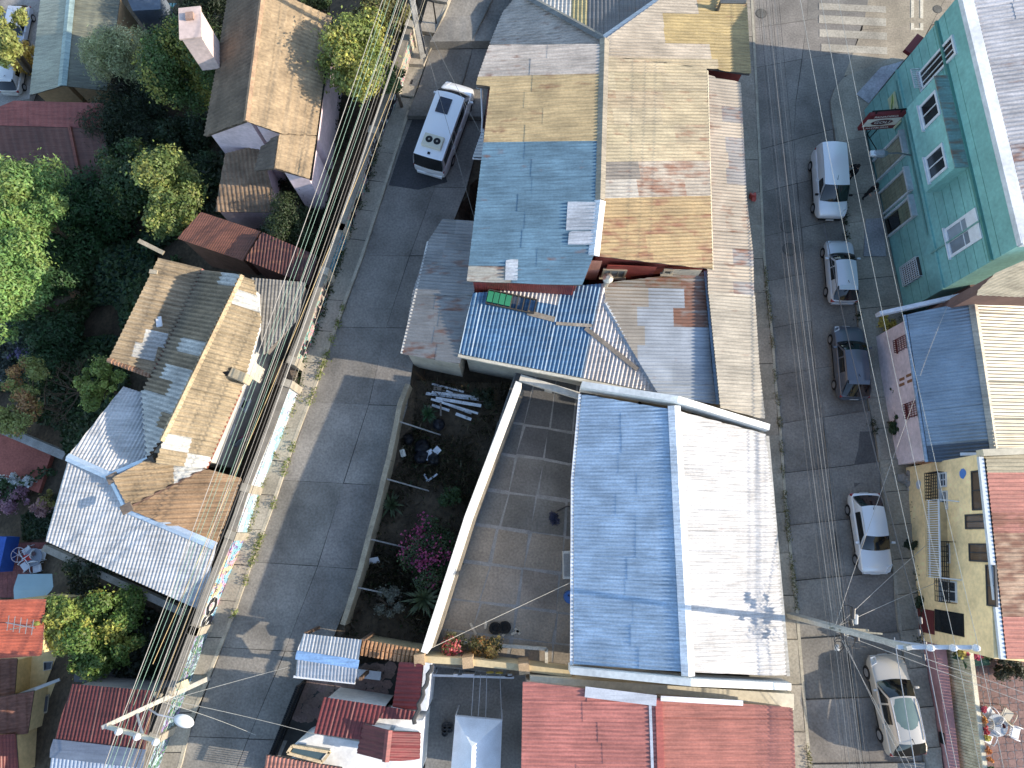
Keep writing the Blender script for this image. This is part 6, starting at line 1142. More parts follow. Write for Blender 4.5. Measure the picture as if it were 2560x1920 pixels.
m = MB(); m.prism([W(*t00(*q), -5.5) for q in [(790, 60), (870, 130), (860, 250), (770, 240)]], -24); o = m.build('side_wing', 'plaster', fg, C(196, 168, 116))
m = MB(); m.prism([W(*t00(*q), -3.3) for q in [(800, -60), (1040, -60), (1040, 60), (860, 70)]], -24); t = thing('grey_far_house', 'grey flat roofed house corner at the top edge', 'building', W(350, 0, -16)); m.build('wall', 'plaster', t, C(96, 108, 122)); m = MB(); m.prism([W(*t00(*q), -4.5) for q in [(930, -60), (1030, -60), (1030, 55), (935, 60)]], -4.8); m.build('roof', 'concrete', t, C(176, 170, 140))
aw = thing('striped_awning', 'green and white striped awning over the far yard', 'awning', W(420, 60, -16)); n = 15
for k in range(n):
    a, b = t00(1045 + 135 * k / n - 5, 0 + 20), t00(1045 + 135 * (k + 1) / n - 5, 20); c_, d_ = t00(1035 + 150 * (k + 1) / n, 250), t00(1035 + 150 * k / n, 250); q = [W(*a, -9.0), W(*b, -9.0), W(*c_, -9.8), W(*d_, -9.8)]; q2 = [x - Vector((0, 0, .03)) for x in q]; MB().hexa(q2, q).build('stripe', 'cloth', aw, C(26, 110, 118) if k % 2 == 0 else C(150, 190, 186))
for uv in (t00(1045, 30), t00(1180, 245), t00(1045, 245)): p = W(*uv, -9.9); MB().beam(Vector((p.x, p.y, -20)), p, .1, .1).build('post', 'metal', aw, C(150, 150, 150))
fr = thing('red_brown_house', 'large house with red brown sheet roof in the tree shade', 'building', W(120, 370, -15)); plr1 = PL((*t00(0, 815), -2.4), (*t00(650, 835), -2.4), (*t00(90, 655), -1.6)); plr2 = PL((*t00(0, 820), -2.4), (*t00(650, 840), -2.4), (*t00(100, 1100), -3.3)); r1_ = [t00(-60, 715), t00(90, 652), t00(675, 668), t00(680, 832), t00(-60, 812)]; r2_ = [t00(-60, 815), t00(680, 835), t00(740, 1170), t00(520, 1168), t00(-60, 1160)]
body(fr, [polyp(plr1, r1_), polyp(plr2, r2_)], lambda x, y: zg(x, y) - 1, 'plaster', C(120, 120, 128), ins=.4, drop=.12); r_ = deckm(fr, [polyp(plr1, r1_), polyp(plr2, r2_)], .1, 'wood', C(90, 84, 78)); corr(r_, plr1, r1_, 'sheet', C(176, 92, 80), pitch=.4, amp=.01, sw=1.2, sl=4, rib=(t00(350, 680), t00(350, 820))); corr(r_, plr2, r2_, 'sheet', C(124, 78, 62), pitch=.5, amp=.012, sw=1.1, sl=6, rib=(t00(300, 830), t00(380, 1160)), rust=.1); m = MB(); m.beam(onp(plr2, *t00(455, 825)) + Vector((0, 0, .1)), onp(plr2, *t00(525, 1168)) + Vector((0, 0, .1)), .18, .1); m.build('seam_cap', 'sheet', fr, C(150, 84, 64))
dw = slab('parking_yard', [t00(-80, 20), t00(290, -60), t00(260, 330), t00(190, 640), t00(90, 655), t00(-80, 730)], -13.5, -26, 'slab', C(140, 136, 130))
# ================================================================== VEHICLES
def car(name, label, cat, front, rear, zf, sp, color):
    gz = zf(*W((front[0] + rear[0]) / 2, (front[1] + rear[1]) / 2, 1.0).xy) + .02
    fa, ra = W(*front, gz + .7), W(*rear, gz + .7); c = (fa + ra) / 2; d = fa - ra; rz = math.atan2(d.y, d.x); L = sp.get('L') or d.length; slope = 0
    zfr, zre = zf(c.x + math.cos(rz) * L / 2, c.y + math.sin(rz) * L / 2), zf(c.x - math.cos(rz) * L / 2, c.y - math.sin(rz) * L / 2); slope = math.atan2(zfr - zre, L)
    t = thing(name, label, cat, (c.x, c.y, (zfr + zre) / 2 + .015)); t.rotation_euler = Matrix.Rotation(rz, 3, 'Z').to_4x4().to_euler(); t.rotation_euler = (Matrix.Rotation(rz, 4, 'Z') @ Matrix.Rotation(-slope, 4, 'Y')).to_euler(); WLOC[t.name] = Vector((0, 0, 0))
    Wd, H, zb, zh = sp['W'], sp['H'], sp['belt'], sp['hood']; X = lambda f: L * (.5 - f); a0, a1, c1, c0 = sp['g']; hw = Wd / 2; ztail = sp.get('tail', zb)
    # body shell: lofted stations from nose to tail
    def zt(f):
        if f < a0: return zh - .30 * max(0, (.10 - f) / .10) ** 2 + (zb - zh) * (f / a0) ** 2
        if f > c0: return ztail - .05 * ((f - c0) / max(.02, 1 - c0))
        return zb
    fr = [0, .015, .05, .1, .17, a0 * .8, a0, .35, .45, .55, .65, .75, .84, .91, .96, .985, 1.0]; fr = sorted(set(fr)); vs = []; n = 11
    tn = sp.get('nose', .80)
    for f in fr:
        w = hw * (1 - (1 - tn) * max(0, (.10 - f) / .10) ** 2 - (1 - sp.get('tw', .88)) * max(0, (f - .92) / .08) ** 2); z1 = zt(f); lo = .24 + .16 * max(0, (.06 - f) / .06) + .14 * max(0, (f - .95) / .05)
        ring = [(w * .90, lo), (w, lo + .14), (w, (lo + z1) / 2 + .03), (w * .965, z1 - .07), (w * .86, z1)]
        ring = ring + [(0, z1 + .035)] + [(-y, z) for y, z in ring[::-1]]; vs += [(X(f), y, z) for y, z in ring]
    fs = []
    for i in range(len(fr) - 1):
        for j in range(n - 1): fs.append((i * n + j, i * n + j + 1, (i + 1) * n + j + 1, (i + 1) * n + j))
        fs.append((i * n + n - 1, i * n, (i + 1) * n, (i + 1) * n + n - 1))
    fs.append(tuple(range(n))[::-1]); fs.append(tuple((len(fr) - 1) * n + j for j in range(n)))
    o = mk('body', vs, fs, 'carpaint', t, color, True); s = o.modifiers.new('s', 'SUBSURF'); s.levels = 2; s.render_levels = 2
    # greenhouse
    wb, wr = hw * .90, hw * sp.get('rw', .70); zr = H - .05
    def arc(x, w, z, bx, bz, k=9): return [(x + bx * (1 - (2 * i / (k - 1) - 1) ** 2), w * (1 - 2 * i / (k - 1)), z + bz * (1 - (2 * i / (k - 1) - 1) ** 2)) for i in range(k)]
    def patch(nm, A, B, mat, col, sub=3, bulge=.03):
        k = len(A); vs = []; 
        for r in range(sub + 1):
            q = r / sub; b = bulge * 4 * q * (1 - q); vs += [(A[i][0] + (B[i][0] - A[i][0]) * q, A[i][1] + (B[i][1] - A[i][1]) * q, A[i][2] + (B[i][2] - A[i][2]) * q + b) for i in range(k)]
        return mk(nm, vs, [(r * k + i, r * k + i + 1, (r + 1) * k + i + 1, (r + 1) * k + i) for r in range(sub) for i in range(k - 1)], mat, t, col, True)
    WSb = arc(X(a0), wb, zb + .0, .10, .035); WSt = arc(X(a1), wr * .97, zr, .06, .05); RRt = arc(X(c1), wr * .97, zr, -.05, .05); RRb = arc(X(c0), wb * .95, ztail + .0, -.07, .03)
    patch('windshield', WSb, WSt, 'glass', None, 4, .05)
    rt_, rr_ = arc(X(a1), wr, zr, .06, .055), arc(X(c1), wr, zr, -.05, .055); rf = patch('roof', rt_, rr_, 'carpaint', color, 5, .035)
    patch('rear_window' if not sp.get('panel') else 'rear_door', RRt, RRb, 'glass' if not sp.get('panel') else 'carpaint', color if sp.get('panel') else None, 4, .02)
    if sp.get('spoiler'): bevel(box('spoiler', (X(c1) - .12, 0, zr + .04), (.26, wr * 1.86, .05), 0, 'carpaint', t, color), .02)
    splits = sp.get('win', [(a0 + .05, .47), (.49, .68)])
    for sgn in (-1, 1):
        # side wall of the cabin in body colour, panes set just proud of it
        def side(f, q):                     # q 0 at belt, 1 at roof
            fb = a0 if f < a0 else f; lo_ = max(a0, min(c0, f)); y = wb + (wr - wb) * q ** 1.15 + .03 * math.sin(math.pi * q); return (X(f), sgn * y, zb + (zr - zb) * q)
        k = 10; vs = []; fs = []
        for i in range(k + 1):
            for q in (0, .25, .5, .75, 1): f0_, f1_ = a0 + (a1 - a0) * q, c0 + (c1 - c0) * q; f = f0_ + (f1_ - f0_) * i / k; vs.append(side(f, q))
        for i in range(k):
            for j in range(4): fs.append((i * 5 + j, i * 5 + j + 1, i * 5 + j + 6, i * 5 + j + 5))
        mk('cabin_side', vs, fs, 'carpaint', t, color, True)
        for (wa, wz) in splits:
            vs = []; fs = []
            for i in range(6):
                for q in (.06, .3, .55, .82):
                    fl = max(wa, a0 + (a1 - a0) * q + .035); fr_ = min(wz, c0 + (c1 - c0) * q - .035); f = fl + (fr_ - fl) * i / 5; p = side(f, q); vs.append((p[0], p[1] + sgn * .012, p[2] + .004))
            for i in range(5):
                for j in range(3): fs.append((i * 4 + j, i * 4 + j + 1, i * 4 + j + 5, i * 4 + j + 4))
            mk('side_window', vs, fs, 'glass', t, None, True)
        for f in sp.get('axle', (.17, .80)):
            x = X(f); r = sp.get('wr', .31); cw = thing('x', '', '', (0, 0, 0)); bpy.data.objects.remove(cw)
            w = MB(); w.tube([(x, sgn * (hw - .17), r), (x, sgn * (hw - .14), r), (x, sgn * (hw + .015), r), (x, sgn * (hw + .03), r)], [r * .9, r, r, r * .9], 20); wo = w.build('wheel', 'rubber', t)
            w = MB(); w.tube([(x, sgn * (hw + .02), r), (x, sgn * (hw + .035), r)], [r * .64, r * .6], 14); w.build('rim', 'metal', wo, C(160, 162, 166))
        bevel(box('mirror', (X(a0 + .075), sgn * (hw + .10), zb + .08), (.12, .2, .13), 0, 'carpaint' if not sp.get('blackmir') else 'rubber', t, color), .03)
        m = MB(); m.add([(X(.012), sgn * hw * .52, zh - .27), (X(.02), sgn * hw * .80, zh - .24), (X(.11), sgn * hw * .93, zh - .06), (X(.075), sgn * hw * .62, zh - .02)], [(0, 1, 2, 3)]); ho = m.build('headlight', 'lamp', t, C(206, 212, 218)); q = ho.modifiers.new('s', 'SOLIDIFY'); q.thickness = .05; q.offset = 1
        m = MB(); m.box((X(.975), sgn * hw * .80, ztail - .16), (.16, .22, .2)); bevel(m.build('tail_light', 'lamp', t, C(150, 16, 20)), .03)
        for f in (.50, .70): box('door_handle', (X(f), sgn * (hw + .008), zb - .12), (.2, .03, .03), 0, 'carpaint', t, color)
        vs = [(X(a0 + .02), sgn * hw * 1.0, .42), (X(.78), sgn * hw, .42)]; m = MB(); m.beam((X(.26), sgn * (hw + .005), .42), (X(.72), sgn * (hw + .005), .42), .03, .07); m.build('side_trim', 'rubber', t)
    box('bumper', (X(.008), 0, .40), (.12, hw * 1.45, .2), 0, 'rubber' if sp.get('darkbump') else 'carpaint', t, color); box('bumper', (X(.994), 0, .44), (.12, hw * 1.5, .2), 0, 'carpaint', t, color)
    box('number_plate', (X(1.012), 0, .62), (.02, .46, .12), 0, 'paint', t, C(210, 210, 206)); box('number_plate', (X(-.01), 0, .42), (.02, .46, .12), 0, 'paint', t, C(210, 210, 206)); box('grille', (X(.012), 0, zh - .32), (.05, hw * .9, .1), 0, 'rubber', t)
    m = MB(); m.tube([(X(sp.get('ant', .72)), 0, zr + .06), (X(sp.get('ant', .72)) - .22, 0, zr + .22)], [.02, .008], 5); m.build('aerial', 'rubber', t)
    m = MB(); m.beam((X(a0) + .03, .1, zb + .06), (X(a0) - .02, .62, zb + .09), .02, .02); m.beam((X(a0) + .05, -.5, zb + .05), (X(a0) + .03, .02, zb + .07), .02, .02); m.build('wiper', 'rubber', t)
    if sp.get('glassroof'):
        patch('glass_roof', [(p[0] - .08, p[1] * .86, p[2] + .012) for p in rt_], [(X(c1) + .42, p[1] * .86, p[2] + .018) for p in rr_], 'pane', C(96, 118, 112), 5, .035)
        for sgn in (-1, 1): m = MB(); m.tube([(X(a1) - .1, sgn * wr * .97, zr + .05), (X(.5), sgn * wr * 1.0, zr + .10), (X(c1) + .1, sgn * wr * .97, zr + .06)], .025, 6); m.build('roof_rail', 'metal', t, C(206, 208, 212))
    return t, X, zr, hw, color
HB = dict(W=1.68, H=1.43, belt=.92, hood=.86, g=(.255, .40, .80, .975), tail=.90, spoiler=True)
car('panel_van', 'white panel van with black bumper parked by the teal building', 'van', (2079, 547), (2067, 372), zE, dict(W=1.80, H=1.82, L=4.38, belt=1.12, hood=1.04, g=(.20, .36, .975, .995), tail=1.1, panel=True, win=[(.25, .47)], rw=.80, darkbump=True, blackmir=True, ant=.42), C(236, 238, 240))
car('hatchback', 'silver hatchback with round red tail light parked behind the van', 'car', (2097, 604), (2110, 752), zE, {**HB, 'L': 3.85, 'W': 1.66}, C(200, 206, 212))
car('hatchback', 'dark grey hatchback parked outside the peeling pink house', 'car', (2120, 822), (2132, 992), zE, {**HB, 'L': 4.3, 'W': 1.80, 'H': 1.47, 'belt': .95}, C(88, 94, 106))
car('coupe', 'silver white three-door car parked outside the yellow house', 'car', (2188, 1438), (2168, 1236), zE, dict(W=1.70, L=4.15, H=1.40, belt=.90, hood=.84, g=(.29, .44, .80, .95), tail=.90, win=[(.33, .74)], ant=.76), C(226, 228, 230))
car('crossover', 'champagne crossover with panoramic glass roof parked at the bottom', 'car', (2222, 1642), (2262, 1895), zE, dict(W=1.84, L=4.5, H=1.60, belt=1.0, hood=.94, g=(.265, .42, .86, .985), tail=1.0, glassroof=True, rw=.68, ant=.82, wr=.34), C(186, 180, 168))
mb, X, zr, hw, _ = car('minibus', 'white minibus with rooftop air conditioner parked on the west street', 'minibus', (1152, 214), (1072, 432), zW, dict(W=1.98, H=2.05, L=5.75, belt=1.16, hood=1.08, g=(.13, .255, .955, .99), tail=1.12, win=[(.19, .30), (.325, .60), (.615, .93)], rw=.84, axle=(.15, .78), wr=.34, ant=.36), C(240, 241, 242))
b = box('roof_hatch', (X(.40), .12, zr + .10), (.95, .72, .05), 0, 'pane', mb, C(34, 40, 56)); ac = bevel(box('air_conditioner', (X(.80), -.02, zr + .15), (.78, 1.15, .22), 0, 'plastic', mb, C(206, 200, 176)), .06)
for y in (.2, -.26): MB().lathe((X(.795), y, zr + .26), [(.2, 0), (.2, .015), (.17, .02)], 16).build('fan', 'dark_iron', ac); MB().lathe((X(.795), y, zr + .278), [(.06, 0), (.05, .015)], 10).build('fan_hub', 'plastic', ac, C(150, 145, 130))
box('camera', (X(.92), .0, zr + .08), (.12, .14, .08), 0, 'dark_iron', mb)
zfar = lambda x, y: -13.5
car('hatchback', 'white hatchback seen from behind, lowest in the far parking yard', 'car', T(0, 0, 105, 350), T(0, 0, 62, 578), zfar, {**HB, 'L': 3.9, 'W': 1.75}, C(206, 206, 202)); car('hatchback', 'pale blue-white car half under the tree in the far parking yard', 'car', T(0, 0, 90, 280), T(0, 0, 135, 66), zfar, {**HB, 'L': 3.9, 'W': 1.75}, C(176, 186, 200))

# ================================================================== PEOPLE
def person(label, uv, zgd, rz, jacket, trousers, reach):
    p = W(*uv, zgd + .8); loc = Vector((p.x, p.y, zgd)); me = bpy.data.meshes.new('p'); r = reach
    J = [(0, 0, .95, .15), (0, 0, 1.15, .15), (0, .01, 1.38, .17), (0, .01, 1.50, .07), (0, .03, 1.60, .095), (0, .04, 1.70, .085),
         (.20, 0, 1.42, .075), (.27, .06 + .1 * r, 1.16, .055), (.22, .22 + .18 * r, 1.02 + .15 * r, .04), (.20, .30 + .2 * r, 1.02 + .18 * r, .042),
         (-.20, 0, 1.42, .075), (-.27, .05, 1.15, .055), (-.25, .16, .94, .04), (-.24, .22, .88, .042),
         (.10, 0, .88, .11), (.11, .08, .48, .07), (.11, .02, .09, .05), (.12, .16, .04, .045), (-.10, 0, .88, .11), (-.11, -.05, .48, .07), (-.11, -.14, .09, .05), (-.12, .0, .04, .045)]
    E = [(0, 1), (1, 2), (2, 3), (3, 4), (4, 5), (2, 6), (6, 7), (7, 8), (8, 9), (2, 10), (10, 11), (11, 12), (12, 13), (0, 14), (14, 15), (15, 16), (16, 17), (0, 18), (18, 19), (19, 20), (20, 21)]
    me.from_pydata([j[:3] for j in J], E, []); ob = bpy.data.objects.new('p', me); COL.objects.link(ob); sk = ob.modifiers.new('k', 'SKIN'); sk.use_smooth_shade = True
    for i, j in enumerate(J): me.skin_vertices[0].data[i].radius = (j[3], j[3] * (.72 if i in (0, 1, 2) else 1)); me.skin_vertices[0].data[i].use_root = (i == 0)
    ss = ob.modifiers.new('s', 'SUBSURF'); ss.levels = 2; bpy.context.view_layer.update(); m2 = bpy.data.meshes.new_from_object(ob.evaluated_get(bpy.context.evaluated_depsgraph_get())); bpy.data.objects.remove(ob)
    t = thing('person', label, 'person', loc); t.rotation_euler = (0, 0, rz); WLOC[t.name] = Vector((0, 0, 0)); m2.materials.clear()
    for k in (('jk', jacket), ('tr', trousers)):
        if k[0] + label[:6] not in MATS: M(k[0] + label[:6], k[1], rough=.9, var=.1)
    for nm in ('jk' + label[:6], 'tr' + label[:6], 'skin', 'rubber'): m2.materials.append(MATS[nm])
    for f in m2.polygons:
        c = f.center; f.use_smooth = True; f.material_index = 2 if c.z > 1.5 or (c.y > .2 and c.z > .8) else (0 if c.z > .86 else (1 if c.z > .12 else 3))
    o = bpy.data.objects.new('body', m2); COL.objects.link(o); o.parent = t
    MB().lathe((0, .02, 1.60), [(.10, -.05), (.115, .04), (.105, .12), (.06, .175), (.01, .185)], 14).build('hair', 'cloth', t, C(24, 20, 18), True)
    for s in (-1, 1):                    # five fingers on each hand
        hx, hy, hz = (.20, .30 + .2 * r, 1.02 + .18 * r) if s > 0 else (-.24, .22, .88)
        for k in range(5): a = (k - 1.5) * .018; MB().tube([(hx + a, hy, hz), (hx + a * 1.3 + (.03 * s if k == 4 else 0), hy + (.05 if k < 4 else .03), hz - .02), (hx + a * 1.3 + (.035 * s if k == 4 else 0), hy + (.075 if k < 4 else .045), hz - .05)], [.010, .009, .007], 5).build('finger', 'skin', t)
    return t
person('person in black jacket leaning at the white van side door', T(3, 0, 545, 1120), .14, rad(100), C(18, 18, 22), C(20, 20, 26), 1)
person('person in dark jacket walking on the pavement past the shutters', T(3, 0, 660, 1240), .14, rad(200), C(26, 24, 30), C(34, 30, 30), 0)

# ================================================================== POLES AND WIRES
def pole(label, base, zb, H, wb, wt, rz, color, name='utility_pole'):
    t = thing(name, label, 'pole', Vector((base.x, base.y, zb))); ca, sa = math.cos(rz), math.sin(rz); q = lambda w, d, z: [(base.x + x * ca - y * sa, base.y + x * sa + y * ca, z) for x, y in ((-w, -d), (w, -d), (w, d), (-w, d))]
    m = MB(); m.hexa(q(wb / 2, wb * .34, zb - .5), q(wt / 2, wt * .36, zb + H)); o = m.build('shaft', 'concrete', t, color); bevel(o, .02)
    return t
bL = WG(517, 1698, zW); pL = pole('concrete pole with angled crossarm at the lower left graffiti wall', bL, 2.2, 9.4, .34, .22, .4, C(176, 172, 162)); tL = bL + Vector((0, 0, 9.4))
bR = WG(1973, 1537, zE); zR_ = bR.z; pR = pole('concrete pole with long crossarm beside the white roof', bR, zR_, 11.6, .36, .22, .2, C(166, 166, 160)); tR = bR + Vector((0, 0, 11.6))
bN = WG(1058, 148, zW); pN = pole('leaning-looking concrete pole with dark stencil at the top street', bN, bN.z, 9.4, .36, .22, .3, C(168, 166, 160)); tN = bN + Vector((0, 0, 9.4))
m = MB(); m.beam(bN + Vector((.13, -.06, .6)), bN + Vector((.12, -.06, 3.4)), .03, .2); m.build('dark_stencil', 'paint', pN, C(40, 50, 66))
insu = []
def arm(pole_, p0, p1, color, n, first, up_=.25):
    m = MB(); m.beam(p0, p1, .14, .14); m.build('crossarm', 'paint', pole_, color); out = []
    for i in range(n):
        q = p0.lerp(p1, first + (1 - first) * i / max(1, n - 1)) + Vector((0, 0, .07)); MB().lathe(q, [(.05, 0), (.06, .06), (.13, .08), (.12, .13), (.08, .15), (.12, .18), (.1, .24), (.04, .28)], 12).build('insulator', 'plastic', pole_, C(214, 216, 220)); out.append(q + Vector((0, 0, .28)))
    return out
aL = W(*[390, 1858], tL.z); aL0 = tL + Vector((0, 0, -.1)); iL = arm(pL, aL0 + Vector((0, 0, .0)), W(395, 1852, aL0.z), C(206, 198, 172), 3, .30)
m = MB(); m.beam(bL + Vector((0, 0, 7.0)), aL0.lerp(W(395, 1852, aL0.z), .72), .07, .07); m.build('brace', 'paint', pL, C(176, 178, 182))
aR1 = W(2430, 1619, 13.6); aR0 = Vector((tR.x - .3, tR.y, tR.z - .25)); aR1 = W(2432, 1618, aR0.z); iR = arm(pR, aR0, aR1, C(196, 200, 206), 3, .40); m = MB(); m.beam(bR + Vector((0, 0, 9.0)), aR0.lerp(aR1, .55), .07, .07); m.build('brace', 'paint', pR, C(150, 160, 176))
iN = arm(pN, tN, tN + (iL[-1] - iL[0]) * 1.3, C(196, 190, 170), 3, .25)
# lamp on the left pole, small gear on the right pole
la = bL + Vector((0, 0, 6.2)); le = W(440, 1796, 8.6); l_ = thing('street_lamp', 'round white street lamp head on an arm over the pavement', 'lamp', bL + Vector((0, 0, 6.0))); MB().tube([la, la.lerp(le, .5) + Vector((0, 0, .3)), le], .04, 6).build('arm', 'metal', l_, C(170, 178, 190)); m = MB(); dd = (le - la); dd.z = 0; dd.normalize(); sd = Vector((-dd.y, dd.x, 0)); vs = []
for rr, z in ((0.0, .14), (.6, .12), (1.0, .03), (.9, -.05), (0.0, -.06)):
    for k in range(20): a = 2 * math.pi * k / 20; vs.append(le + dd * (.35 + .45 * rr * math.cos(a)) + sd * .26 * rr * math.sin(a) + Vector((0, 0, z)))
mk('head', vs, [(i * 20 + k, i * 20 + (k + 1) % 20, (i + 1) * 20 + (k + 1) % 20, (i + 1) * 20 + k) for i in range(4) for k in range(20)], 'plastic', l_, C(222, 224, 224), True)
m = MB(); m.beam(bR + Vector((-.3, 0, 5.6)), bR + Vector((1.4, -.1, 5.6)), .09, .09); m.beam(bR + Vector((-.2, 0, 6.3)), bR + Vector((1.6, -.15, 6.4)), .07, .07); m.build('cable_bracket', 'wood', pR, C(150, 140, 116))
for k in range(7): p = bR + Vector((RN.uniform(-.1, .9), RN.uniform(-1.2, .8), RN.uniform(5.0, 6.2))); bevel(box('junction_box', p, (.16, RN.uniform(.25, .5), .18), RN.uniform(-.2, .2), 'plastic', pR, jit(RN.choice([C(40, 42, 46), C(150, 156, 160)]), .2)), .03)
for k in range(5): c = bR + Vector((RN.uniform(-.2, .7), RN.uniform(-1.5, .6), RN.uniform(4.9, 5.9))); r = RN.uniform(.18, .4); MB().tube([c + Vector((math.cos(a) * r, math.sin(a) * r * 1.3, .1 * math.sin(a * 2))) for a in np.linspace(0, 6.283, 14)], .018, 4).build('cable_coil', 'wire', pR, C(36, 36, 40))
for k in range(6): p = bL + Vector((RN.uniform(-.3, .3), RN.uniform(-.3, .5), RN.uniform(4.0, 5.2))); bevel(box('cable_clamp', p, (.1, .22, .14), RN.uniform(-.5, .5), 'plastic', pL, jit(C(150, 140, 120), .3)), .02)
box('equipment_box', bL + Vector((.1, .3, 3.0)), (.25, .3, .7), .4, 'paint', pL, C(206, 192, 150))
def wire(a, b, sag, r, color, label, group, n=14):
    a, b = Vector(a), Vector(b); pts = [a.lerp(b, i / n) - Vector((0, 0, sag * 4 * (i / n) * (1 - i / n))) for i in range(n + 1)]; m = MB(); m.tube(pts, r, 4, False); return tag(m.build('overhead_wire', 'wire', None, color), label, 'wire', group)
# west line: high tension trio, green trio, cable bundle
dN = (bN - bL).normalized()
for k in range(3):
    wire(iL[k], iN[k], .45, .014, C(150, 146, 138), 'single high wire between the insulators above the west street', 'high wires over the west street'); q = iL[k] - (iN[k] - iL[k]).normalized() * 12; wire(iL[k], q, .02, .014, C(150, 146, 138), 'single high wire between the insulators above the west street', 'high wires over the west street', 6)
perp = Vector((-dN.y, dN.x, 0)); perp = perp if perp.x < 0 else -perp
GRN = C(112, 150, 130); GRY = C(114, 110, 104); BLK = C(46, 44, 44)
spec_ = [(-.25, 6.6, GRN, 0.0097), (.05, 6.55, GRN, 0.0097), (.35, 6.65, GRN, 0.0097), (.6, 6.5, GRN, 0.0097), (-.1, 5.8, GRY, 0.0120), (.2, 5.6, GRY, 0.0105), (-.3, 5.4, GRY, 0.0105), (.1, 5.15, C(176, 150, 96), 0.0097), (-.15, 4.95, GRY, 0.0135), (.12, 4.75, BLK, .02), (-.45, 4.6, BLK, 0.0135), (-.05, 4.4, GRY, 0.0105), (-.6, 4.75, C(170, 160, 130), 0.0097)]
for k, (o_, h, cc, r) in enumerate(spec_):
    a = bL + Vector((0, 0, h)) + perp * o_; b = bN + Vector((0, 0, h)) + perp * (o_ * 1.1 + .05); lab, grp = ('green insulated wire in the bundle over the west parapet', 'green wires over the west parapet') if cc == GRN else ('brown telephone cable in the bundle over the west parapet', 'telephone cables over the west parapet')
    wire(a, b, .55 + .06 * (k % 5), r, cc, lab, grp); wire(a, a - (b - a).normalized() * 11 + Vector((0, 0, .1)), .1, r, cc, lab, grp, 6); wire(b, b + (b - a).normalized() * 12 + Vector((0, 0, .8)), .1, r, cc, lab, grp, 6)
wire(W(382, 1660, 7.7), W(*T(1, 0, 980, 330), 7.2), .5, .015, C(178, 150, 90), 'yellowish cable just above the pavement wall', 'low cable above the pavement')
# east line
nE = [W(1978, -130, 11.4), W(2030, -130, 11.4), W(2072, -130, 11.4)]
for k in range(3):
    wire(iR[k], nE[k], .35, .011, C(186, 180, 166), 'high wire from the long crossarm along the east street', 'high wires over the east street', 18); wire(iR[k], iR[k] + (iR[k] - nE[k]).normalized() * 14, .05, .011, C(186, 180, 166), 'high wire from the long crossarm along the east street', 'high wires over the east street', 6)
for k in range(11):
    a = bR + Vector((-.25 + .09 * k, 0, 5.2 + .13 * (k % 6))); b = W(1880 + 5.5 * k, -140, 6.3 + .12 * (k % 6)); cc = [C(120, 110, 98), BLK, C(150, 142, 130)][k % 3]; wire(a, b, .45 + .07 * (k % 4), .008 + .002 * (k % 3), cc, 'telephone cable in the bundle along the east street', 'telephone cables along the east street', 18); wire(a, a + (a - b).normalized() * 14 + Vector((.02 * k, 0, .2)), .05, .009, cc, 'telephone cable in the bundle along the east street', 'telephone cables along the east street', 6)
s2 = bR + Vector((3.3, -.3, 6.5))
wire(s2, W(2060, 560, 5.2), .4, .022, C(70, 70, 72), 'thick twisted cable hanging over the parked cars', 'twisted cables over the parked cars', 16); wire(s2, s2 + Vector((1.0, -13, .8)), .2, .022, C(150, 150, 152), 'thick twisted cable hanging over the parked cars', 'twisted cables over the parked cars', 8); wire(s2 + Vector((-1.2, 0, -.1)), s2 + Vector((-.6, -13, .8)), .2, .02, C(170, 170, 172), 'thick twisted cable hanging over the parked cars', 'twisted cables over the parked cars', 8)
for k in range(4): p = s2 + Vector((RN.uniform(-.15, .15), -.8 + .5 * k, -.1)); bevel(box('cable_splice', p, (.12, .3, .12), RN.uniform(-.3, .3), 'plastic', pR, C(70, 72, 76)), .03)
for k, (a, b) in enumerate([((W(2085, 1575, 7.6)), onp(kpl, 2300, 960)), (W(2085, 1575, 7.6), onp(ypl, 2336, 1345)), (W(2085, 1570, 7.6), onp(ypl, 2352, 1452)), (W(2090, 1580, 7.6), W(2600, 1770, 8.2)), (W(2110, 1600, 7.5), W(2300, 1990, 6.6)), (W(2100, 1590, 7.5), W(2285, 1930, 6.6)), (W(2180, 1600, 7.5), W(2700, 1780, 8.2)), (W(2300, 940, 4.6), onp(fpl, 2382, 735))]):
    wire(a, b, .12, .011, C(176, 170, 160), 'thin service wire fanning out from the east pole', 'service wires of the east pole', 8)
for k, (a, b) in enumerate([(bL + Vector((0, 0, 5.0)), W(640, 1838, 4.4)), (bL + Vector((0, 0, 4.6)), W(790, 1836, 5.2)), (bL + Vector((.2, 0, 5.2)), W(720, 1668, 4.8))]): wire(a, Vector(b), .2, .010, C(160, 158, 150), 'thin service wire from the lower left pole across the street', 'service wires of the west pole', 8)
for k, (a, b) in enumerate([(bN + Vector((0, 0, 5.2)), W(1200, 330, 7.4)), (bN + Vector((0, 0, 5.0)), W(1190, 560, 5.4))]): wire(a, b, .2, .010, C(120, 118, 114), 'thin dark service wire crossing above the minibus', 'service wires above the minibus', 8)
wire(W(1078, 1620, 5.9), W(1440, 1450, 5.7), .05, .012, C(190, 180, 160), 'washing line stretched over the patio to the house', 'patio washing line', 6)
# iron pipe frame on the top pavement
fr_ = thing('pipe_frame', 'dark iron pipe frame standing on the pavement beside the top pole', 'frame', WG(1075, 55, zW)); q = [WG(*T(1, 0, *k), zW) for k in [(1060, 110), (1170, 165)]]; m = MB(); m.tube([q[0] + Vector((0, 0, .1)), q[0] + Vector((0, 0, 1.9)), q[1] + Vector((0, 0, 1.9)), q[1] + Vector((0, 0, .1))], .045, 7); m.build('frame', 'dark_iron', fr_)

